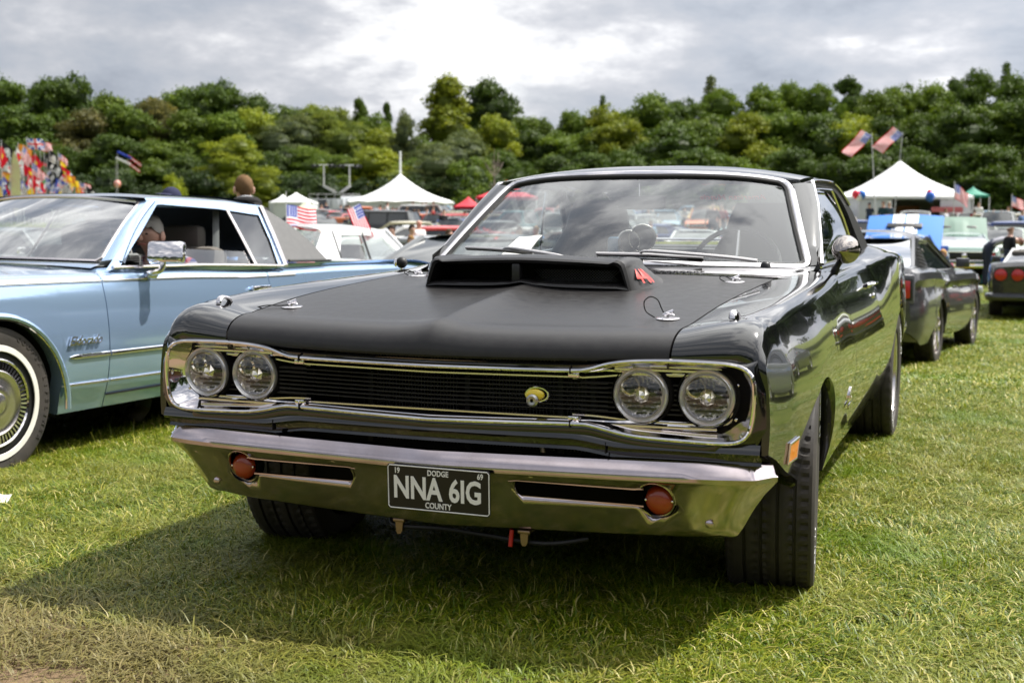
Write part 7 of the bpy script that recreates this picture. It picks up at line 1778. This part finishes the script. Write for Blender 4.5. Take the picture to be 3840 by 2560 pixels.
# dark sports car with four round red lamps at the right edge
VS = SPEC('sports_convertible', 4.48, 1.85, 1.18, 2.44, .92, .80, .86, .93, (1.75, 2.45, 2.75, 3.45), r=.33, ra=.36, chrome=False, tl='none', cp=.2, tail=.92, bz=.38); VS['top'][-1] = (4.48, .86); VS['top'][-2] = (4.42, .92)
blk2 = paint_mat('charcoal_paint', (.018, .018, .020), .22); ribbed = mat('ribbed_silver_cover', (.50, .51, .52), .5, bump=(40, .4, .01))
vt = car_proto(VS, blk2, det=2, glass=tint_glass, roof_paint=ribbed); vt['length'] = 4.48; tag(vt, 'dark low sports car with round red tail lamps, cut off by the right edge', 'car')
P1 = px_on_terrain(3722, 1186); place(vt, (P1.x+.88, P1.y+1.3), 2)
for o in list(vt.children):
    if o.name.startswith('tail_light'): bpy.data.objects.remove(o)
for x in (-.70, -.44, .44, .70):
    m = M(); m.lathe([(.001, .035), (.06, .03), (.095, .018), (.10, 0)], (x, 4.475, .74), 'y', 24); m.build('tail_light', red_tail, vt, recalc=True)
    m = M(); m.tube([(x+.105*math.cos(a), 4.485, .74+.105*math.sin(a)) for a in np.linspace(0, 2*math.pi, 20, endpoint=False)], .008, 6, closed=True, up=(0, 1, 0)); m.build('lamp_ring', black_trim, vt)
m = M(); m.box((-.55, 4.50, .55), (.16, .02, .06), bev=.005); m.build('rear_reflector', mat('red_reflector', (.75, .02, .02), .3), vt)
for k in list(protos):
    if k not in used:
        def kill(o):
            for c in list(o.children): kill(c)
            bpy.data.objects.remove(o)
        kill(protos[k])

# ================================================================== tents
canvas = mat('white_canvas', (.74, .75, .76), .75, var=(.6, .15, (.62, .63, .64)))
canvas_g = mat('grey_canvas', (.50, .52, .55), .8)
canvas_r = mat('red_canvas', (.50, .012, .03), .7); canvas_gr = mat('green_canvas', (.02, .19, .13), .7); pole_m = mat('tent_pole', (.55, .55, .56), .4, metal=.5); wood = mat('timber', (.22, .09, .04), .7)
def peak_tent(px, apex, eave, wpx, dist, label, sag=.35, wall=True, mt_=None, pole=0.0, sides=12, name='marquee', group=None, open_front=0.0, wallmat=None):
    b = ground_at(px, dist); dy = (b-Vector(CAM)).dot(_f); za, ze = height_for(apex, dy)-b.z, height_for(eave, dy)-b.z; r = wpx/FPX*dy/2
    T = empty(name, b, rz=R(20.8), label=label, cat='tent', group=group); m = M(); P = []
    for i in range(sides*2):
        a = 2*math.pi*i/(sides*2)+R(45); sq = 1/max(abs(math.cos(a)), abs(math.sin(a))) if sides == 4 or name != 'big_top' else 1
        row = []
        for t in np.linspace(0, 1, 11):
            rr = r*t*(1+(sq-1)*.85*t); z = ze+(za-ze)*((1-t)*(1-sag)+sag*(1-t)**2.4); row.append((rr*math.cos(a), rr*math.sin(a), z-(.10*(i % 2) if t == 1 and name == 'big_top' else 0)))
        row.append((row[-1][0]*1.0, row[-1][1]*1.0, row[-1][2]-.16)); P.append(row)
    m.grid(P, closeu=True, flip=True); m.build('canvas_roof', mt_ or canvas, T, angle=60)
    if wall:
        n_ = len(P)
        for i in range(n_):
            a0 = 2*math.pi*(i+.5)/n_+R(45)
            front = math.sin(a0) < -.55 and abs(math.cos(a0)) < open_front
            if front: continue
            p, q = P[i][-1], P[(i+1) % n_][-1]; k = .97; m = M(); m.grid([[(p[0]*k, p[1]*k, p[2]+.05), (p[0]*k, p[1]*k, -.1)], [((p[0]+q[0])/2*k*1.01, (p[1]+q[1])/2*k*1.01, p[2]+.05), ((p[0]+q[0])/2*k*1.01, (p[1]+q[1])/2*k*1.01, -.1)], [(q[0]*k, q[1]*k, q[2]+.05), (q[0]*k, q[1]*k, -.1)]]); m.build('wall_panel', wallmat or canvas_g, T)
    for i in range(0, len(P), 2 if name == 'big_top' else max(1, len(P)//4)):
        p = P[i][-1]; m = M(); m.tube([(p[0]*.99, p[1]*.99, -.1), (p[0]*.99, p[1]*.99, p[2]+.05)], .035, 6); m.build('tent_leg', pole_m, T)
    if pole: m = M(); m.tube([(0, 0, za-.5), (0, 0, za+pole)], .09, 8); m.build('centre_pole', canvas, T)
    return T
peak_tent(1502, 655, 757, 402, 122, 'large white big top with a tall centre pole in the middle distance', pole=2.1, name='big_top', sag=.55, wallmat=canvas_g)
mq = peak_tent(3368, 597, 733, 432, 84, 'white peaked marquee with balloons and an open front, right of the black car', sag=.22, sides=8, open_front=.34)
peak_tent(1062, 734, 763, 92, 118, 'smaller white pointed tent left of the other, near the cabin', sides=4, group='small white tents', wall=True)
peak_tent(1112, 726, 762, 150, 116, 'larger white pointed tent next to the cabin', sides=4, group='small white tents', wall=True)
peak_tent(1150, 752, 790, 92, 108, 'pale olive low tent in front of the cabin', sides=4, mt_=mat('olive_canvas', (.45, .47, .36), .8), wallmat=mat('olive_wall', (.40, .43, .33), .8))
peak_tent(1900, 678, 741, 235, 84, 'bright red gazebo behind the windscreen of the black car', sides=4, mt_=canvas_r, wall=False, name='gazebo')
peak_tent(1756, 738, 775, 110, 96, 'low red tent to the left of the red gazebo', sides=4, mt_=canvas_r, wallmat=canvas_r, name='gazebo', open_front=.5)
peak_tent(3644, 692, 724, 96, 92, 'green gazebo to the right of the marquee', sides=4, mt_=canvas_gr, wall=False, name='gazebo')
# timber counter inside the marquee
m = M(); m.box((-.6, -1.0, .9), (3.0, .5, 1.8)); m.mi = 0; o = m.build('timber_stall', wood); o.location = mq.location; o.rotation_euler = (0, 0, R(20.8)); tag(o, 'reddish timber stall in the dark opening of the marquee', 'stall')
# marquee wall banner
dyq = (mq.location-Vector(CAM)).dot(_f)
bn = M(); bn.box((1.75, -3.78, 1.55), (1.9, .03, .30), bev=.0); bo = bn.build('banner', mat('banner_red', (.45, .12, .12), .7)); bo.location = mq.location; bo.rotation_euler = (0, 0, R(20.8)); tag(bo, 'faded red and white banner strip on the marquee wall', 'banner')
# balloons
def balloon(px, py, dist, col, label, r=.17):
    b = at_depth(px, py, dist); m = M(); m.ellipsoid((0, 0, 0), (r, r, r*1.15), 14, 10); m.lathe([(.001, -r*1.1), (.03, -r*1.22), (.001, -r*1.15)], (0, 0, 0), 'z', 8); o = m.build('balloon', mat('balloon_rubber', col, .25, coat=.3)); o.location = b; tag(o, label, 'balloon', 'balloons tied to the marquee')
balloon(3210, 729, 75, (.65, .02, .05), 'red balloon at the left eave of the marquee', .24); balloon(3232, 730, 75, (.02, .15, .60), 'blue balloon beside the red one at the left eave', .24); balloon(3221, 738, 75, (.7, .7, .72), 'white balloon under the red and blue pair', .22)
balloon(3487, 724, 75, (.65, .02, .05), 'red balloon at the right eave of the marquee', .20); balloon(3488, 736, 75, (.02, .12, .55), 'blue balloon under the red one at the right eave', .28)
balloon(440, 690, 110, (.62, .25, .20), 'pink balloon above the roof of the light blue car', .30)
# ================================================================== flags
def fmat(name, col):
    m = mat(name, col, .7, spec=.2); t = m.node_tree; tr = N(t, 'ShaderNodeBsdfTranslucent'); tr.inputs[0].default_value = (*col, 1); mx = N(t, 'ShaderNodeMixShader'); mx.inputs[0].default_value = .45
    t.links.new(t.nodes['Principled BSDF'].outputs[0], mx.inputs[1]); t.links.new(tr.outputs[0], mx.inputs[2]); t.links.new(mx.outputs[0], t.nodes['Material Output'].inputs[0]); return m
FM = dict(r=fmat('flag_red', (.62, .015, .035)), w=fmat('flag_white', (.76, .76, .78)), b=fmat('flag_blue', (.03, .06, .36)), k=fmat('flag_black', (.02, .02, .022)), y=fmat('flag_yellow', (.72, .50, .03)), g=fmat('flag_grey', (.30, .30, .32)), o=fmat('flag_orange', (.60, .22, .03)), n=fmat('flag_green', (.03, .25, .08)))
def pat(kind):
    def us(u, v):
        if u < .4 and v > .46: return 'w' if (int(u*30) % 2 == 0 and int(v*26) % 2 == 0) else 'b'
        return 'r' if int(v*13) % 2 == 0 else 'w'
    return {'us': us, 'skull': lambda u, v: 'w' if ((u-.5)**2*1.5+(v-.6)**2 < .045 and not (abs(abs(u-.5)-.07) < .03 and abs(v-.62) < .05)) or (abs(abs(u-.5)*.55-abs(v-.25)) < .04 and abs(u-.5) < .3) else 'k',
            'redstar': lambda u, v: 'y' if (u-.5)**2+(v-.5)**2*.6 < .02 else 'r', 'canada': lambda u, v: 'r' if u < .25 or u > .75 or ((u-.5)**2+(v-.5)**2 < .03) else 'w', 'blue': lambda u, v: 'w' if abs((u-.5)**2+(v-.5)**2*.6-.04) < .015 else 'b',
            'cross': lambda u, v: 'b' if abs(u-v) < .12 or abs(u-1+v) < .12 else 'r', 'yellow': lambda u, v: 'y', 'white': lambda u, v: 'r' if (u-.5)**2+(v-.5)**2 < .03 else 'w', 'checker': lambda u, v: 'k' if (int(u*8)+int(v*6)) % 2 else 'w', 'orange': lambda u, v: 'y' if (u-.5)**2+(v-.5)**2 < .06 else 'o',
            'jack': lambda u, v: 'r' if abs(u-.5) < .07 or abs(v-.5) < .1 else ('w' if abs(u-.5) < .13 or abs(v-.5) < .17 or abs(u-v) < .07 or abs(u-1+v) < .07 else 'b'), 'mexico': lambda u, v: 'n' if u < .33 else ('w' if u < .66 else 'r'), 'grey': lambda u, v: 'r' if v < .25 else ('w' if (u-.5)**2+(v-.6)**2 < .05 else 'k')}[kind]
def flag(name, at, w, h, kind, label, cat='flag', group=None, droop=.35, az=0.0, pole=None, seed=0, fine=False, lean=0.0):
    T = empty(name, at, label=label, cat=cat, group=group, rz=az); m = M(); nu, nv = (26, 26) if fine or kind == 'us' else (16, 12); keys = 'rwbkygon'; f = pat(kind); P = np.zeros((nu+1, nv+1, 3))
    for i in range(nu+1):
        for j in range(nv+1):
            u, v = i/nu, j/nv; wv = .10*w*math.sin(u*7+v*2+seed)*u
            P[i, j] = (u*w*(1-droop*.35), wv, v*h-h-droop*w*u**1.3+.06*h*math.sin(u*6+seed)*u)
    m.add(P.reshape(-1, 3), [])
    for i in range(nu):
        for j in range(nv):
            m.f.append([i*(nv+1)+j, (i+1)*(nv+1)+j, (i+1)*(nv+1)+j+1, i*(nv+1)+j+1]); m.m.append(keys.index(f((i+.5)/nu, (j+.5)/nv)))
    c = m.build('flag_cloth', [FM[k] for k in keys], T, merge=0)
    if pole: m = M(); m.tube([(-.0, 0, .15), (lean, 0, -pole)], .025 if pole > 2 else .006, 6); m.build('flag_pole', pole_m, T)
    return T
az0 = R(20.8)
fl = [(5, 530, 110, 'skull', 3.2), (62, 555, 108, 'white', 3.0), (100, 600, 106, 'skull', 2.0), (68, 540, 112, 'orange', 2.4), (100, 520, 110, 'jack', 2.6), (150, 530, 114, 'us', 2.4), (185, 560, 108, 'skull', 2.6), (165, 575, 110, 'grey', 3.0), (20, 600, 104, 'white', 2.2), (85, 615, 104, 'redstar', 2.6), (120, 610, 103, 'us', 2.8), (175, 600, 102, 'skull', 2.2), (218, 575, 106, 'us', 1.6), (228, 620, 104, 'redstar', 2.0), (15, 660, 100, 'blue', 2.3), (75, 672, 100, 'blue', 2.0), (105, 660, 99, 'canada', 2.0), (140, 662, 98, 'canada', 2.4), (170, 668, 100, 'mexico', 2.0), (205, 668, 101, 'blue', 2.2), (225, 678, 99, 'jack', 2.0), (245, 690, 98, 'checker', 2.0), (265, 675, 100, 'yellow', 1.4), (0, 695, 97, 'yellow', 1.8), (120, 700, 96, 'yellow', 1.6), (90, 695, 97, 'checker', 1.8), (195, 702, 96, 'us', 1.8), (295, 690, 101, 'orange', 1.6), (40, 705, 96, 'redstar', 1.6), (150, 705, 96, 'jack', 1.6), (320, 705, 100, 'grey', 1.4), (230, 712, 96, 'yellow', 1.5), (60, 640, 101, 'canada', 2.2), (130, 575, 107, 'redstar', 2.4)]
kn = {'skull': 'black flag with a white skull', 'white': 'white flag with a red disc', 'orange': 'orange and yellow flag', 'cross': 'red flag with a blue diagonal cross', 'us': 'American flag', 'grey': 'black and red flag with a white disc', 'redstar': 'red flag with a yellow emblem', 'blue': 'blue flag with a white ring', 'canada': 'white flag with red ends', 'mexico': 'green, white and red flag', 'jack': 'flag with red and white crosses on blue', 'checker': 'black and white checked flag', 'yellow': 'plain yellow flag'}
_g = np.random.default_rng(21); _k = ['us', 'skull', 'white', 'redstar', 'canada', 'blue', 'jack', 'us', 'checker', 'orange', 'yellow', 'grey', 'mexico']
for _i in range(44):
    x = _g.uniform(-5, 330); y0_ = 545+max(0, x-150)*.85; fl.append((x, _g.uniform(min(y0_, 690), 712), _g.uniform(98, 112), _k[int(_g.integers(0, 13))], _g.uniform(1.5, 2.4)))
for i, (px, py, d, k, w) in enumerate(sorted(fl)):
    p = at_depth(px, py, d); gz = float(tz(p.x, p.y)); w = w*.62; w *= .85; FT = flag('flag', p, w, w*.66, k, f"{kn[k]}, {ordn(i+1)} from the left on the flag stall", group='flags crowded on the flag stall', az=az0+.3*math.sin(i*1.9), pole=p.z-gz+.1, seed=i*1.7, droop=.45+.3*math.sin(i)); FT.children[0].rotation_euler = (0, R(18+26*math.sin(i*2.3)), 0)
p = at_depth(50, 610, 95); T = empty('feather_banner', p, rz=az0, label='tall pale yellow feather banner in front of the flags', cat='banner'); gz = float(tz(p.x, p.y)); m = M()
m.grid([[(.45*(1-abs(2*q-1)**3)*s+.05, .05*math.sin(q*5), .9-q*(.9+p.z-gz-.6)) for s in (-.6, 0, .6, 1)] for q in np.linspace(0, 1, 14)]); m.build('banner_cloth', mat('feather_cloth', (.58, .58, .30), .7, var=(1.2, .7, (.55, .35, .30))), T); m = M(); m.tube([(-.25, 0, .7), (-.25, 0, gz-p.z)], .03, 6); m.build('banner_pole', pole_m, T)
for i, (px, py) in enumerate(((440, 570), (435, 592))):   # two streamers flying
    p = at_depth(px, py, 105); T = empty('windsock', p, rz=az0, label=('upper' if i == 0 else 'lower')+' red and white streamer flying against the dark trees', cat='windsock', group='streamers flying left of centre'); m = M(); m.tube(smooth_path([(0, 0, 0), (.5, .05, -.22), (1.0, 0, -.45), (1.15, 0, -.52)], 4), .10, 8); m.build('sock_tube', FM['b' if i == 0 else 'w'], T)
    for k in range(3): m = M(); m.grid([[(.9+.25*q, .06*math.sin(q*4+k), -.42-.18*q+.10*k+.05*math.sin(q*5+k)-e) for e in (0, .06)] for q in np.linspace(0, 4.2, 9)]); m.build('sock_tail', FM['rwr'[k]], T)
    m = M(); gz = float(tz(p.x, p.y)); m.tube([(0, 0, 0), (-.1, 0, gz-p.z)], .02, 5); m.build('sock_pole', pole_m, T)
# window flags of the white saloon
p = at_depth(1073, 768, 14.6); flag('window_flag', p, .36, .25, 'us', 'small American flag on a stick above the black vinyl roof', az=az0, droop=.15, pole=.42, seed=1.0, fine=True)
p = at_depth(1349, 762, 14.3); T = flag('window_flag', p, .42, .16, 'us', 'small American flag drooping beside the white saloon side windows', az=az0, droop=.1, pole=.0, seed=2.6, fine=True); T.rotation_euler = (0, R(62), az0); 
# poles and flags above the marquee
for i, (px, py, pz, dx) in enumerate(((3268, 508, 846, 0), (3385, 502, 846, -8))):
    p = at_depth(px, py, 66); q = at_depth(3340 if i == 0 else 3345, 846, 66) if i else at_depth(3290, 846, 66)
    T = flag('tall_flag', p, 1.55, .62, 'us', ['American flag on the left pole above the marquee', 'American flag on the right, leaning pole above the marquee'][i], group='American flags on tall poles', az=az0, droop=.2, seed=i*2.1, fine=True)
    for c in T.children: c.rotation_euler = (0, R([118, 125, 95][i]), 0)
    m = M(); v = Vector((q.x-p.x, q.y-p.y, float(tz(q.x, q.y))-p.z)); v.rotate(Matrix.Rotation(-az0, 3, 'Z')); m.tube([(0, 0, .1), v], [.02, .035], 6); m.build('flag_pole', pole_m, T)
p = at_depth(3580, 690, 72); flag('tall_flag', p, 1.1, .8, 'us', 'small American flag at the right eave of the marquee', group='American flags on tall poles', az=az0+.2, droop=.5, pole=3.4, seed=.4)
p = at_depth(3795, 735, 88); flag('tall_flag', p, 1.0, .7, 'us', 'small American flag flying among the far cars at the right', group='American flags on tall poles', az=az0, droop=.4, pole=2.4, seed=3.4)
# ================================================================== cabin and lighting masts
b = ground_at(1262, 124); CB = empty('site_cabin', b, rz=az0, label='grey flat-roofed site cabin with a railed deck and blue sign', cat='cabin'); gm = mat('cabin_grey', (.48, .50, .52), .6)
m = M(); m.box((0, 0, 1.2), (4.9, 2.4, 2.4), bev=.04); m.build('cabin_wall', gm, CB)
for x, w in ((-1.2, .9), (0.1, .9)): m = M(); m.box((x, -1.22, 1.6), (w, .04, 1.5), bev=.01); m.build('cabin_window', dark_glass, CB)
m = M(); m.box((.95, -1.24, 1.1), (.85, .04, 2.1), bev=.01); m.build('cabin_door', white_paint, CB)
m = M(); m.box((1.75, -1.25, 1.95), (.50, .04, .50), bev=.01); m.build('blue_sign', mat('sign_blue', (.02, .16, .60), .4), CB)
for x in np.linspace(-2.4, 2.4, 7): m = M(); m.tube([(x, -1.2, 2.4), (x, -1.2, 2.85)], .02, 5); m.build('railing_post', pole_m, CB)
m = M(); m.tube([(-2.4, -1.2, 2.85), (2.4, -1.2, 2.85)], .02, 5); m.build('railing_rail', pole_m, CB)
b = ground_at(1345, 126); m = M(); m.box((0, 0, 1.45), (3.2, 2.2, 2.5), bev=.05); o = m.build('white_trailer', canvas); o.location = b; o.rotation_euler = (0, 0, az0); tag(o, 'white box trailer between the cabin and the big top', 'trailer')
for i, (px, top, ln) in enumerate(((1224, 625, 1), (1308, 625, -1))):
    b = ground_at(px+(14 if i == 0 else -10), 122); H = height_for(top, 122)-b.z; T = empty('lighting_mast', b, rz=az0, label='mobile lighting mast leaning towards the '+('left' if i == 0 else 'right')+' above the cabin', cat='mast', group='lighting masts above the cabin')
    m = M(); x0, x1 = (.55, -.55) if i == 0 else (-.5, .35); z0, z1 = 3.0, H-2.0
    for q in (-.15, .15): m.tube([(x0+q, 0, z0), (x1+q, 0, z1)], .03, 5)
    for k in range(9): t0, t1 = k/9, (k+1)/9; m.tube([(x0+(x1-x0)*t0-.15, 0, z0+(z1-z0)*t0), (x0+(x1-x0)*t1+.15, 0, z0+(z1-z0)*t1)], .03, 4)
    m.build('lattice_boom', pole_m, T); m = M(); m.tube([(x1, 0, z1), (x1, 0, H)], .07, 6); m.build('mast_pole', pole_m, T); m = M(); m.box((x0, 0, 1.2), (.7, .7, 2.4), bev=.05); m.build('mast_base', gm, T)
    m = M(); m.tube([(x1-1.1, 0, H-.05), (x1+1.1, 0, H-.05)], .04, 5); m.build('cross_arm', pole_m, T)
    for x in (-1.0, -.6, .6, 1.0): m = M(); m.box((x1+x, -.1, H-.15), (.32, .25, .26), bev=.04); m.build('flood_lamp', dark_metal, T)
# coolers and chairs by the mint green car
m = M(); m.box((0, 0, .22), (.60, .42, .44), bev=.03); o = m.build('cool_box', mat('teal_plastic', (.02, .25, .30), .4)); p = px_on_terrain(3688, 1062); o.location = p; tag(o, 'teal cool box standing on the grass behind the grey coupe', 'cool box')
m = M(); m.box((0, 0, .26), (.62, .10, .48), bev=.02); m.tube([(-.3, -.2, 0), (.3, .2, .5)], .015, 5); m.tube([(.3, -.2, 0), (-.3, .2, .5)], .015, 5); o = m.build('folding_chair', mat('teal_cloth', (.03, .28, .32), .7)); p = px_on_terrain(3640, 1050); o.location = p; o.rotation_euler = (0, 0, .5); tag(o, 'teal folding chair beside the cool box', 'chair')
m = M(); m.box((0, 0, .30), (.62, .04, .34), bev=.005); m.box((-.25, 0, .08), (.03, .03, .2)); m.box((.25, 0, .08), (.03, .03, .2)); o = m.build('blue_board', mat('board_blue', (.02, .07, .38), .5)); b = px_on_terrain(3755, 1022); o.location = b; o.rotation_euler = (0, 0, az0); tag(o, 'blue display board in front of the mint green car', 'board')
m = M(); m.box((0, 0, .55), (1.2, .05, .8), bev=.01); o = m.build('white_board', white_paint); b = ground_at(3650, 70); o.location = b; o.rotation_euler = (0, 0, az0); tag(o, 'plain white board on the grass below the green gazebo', 'board')
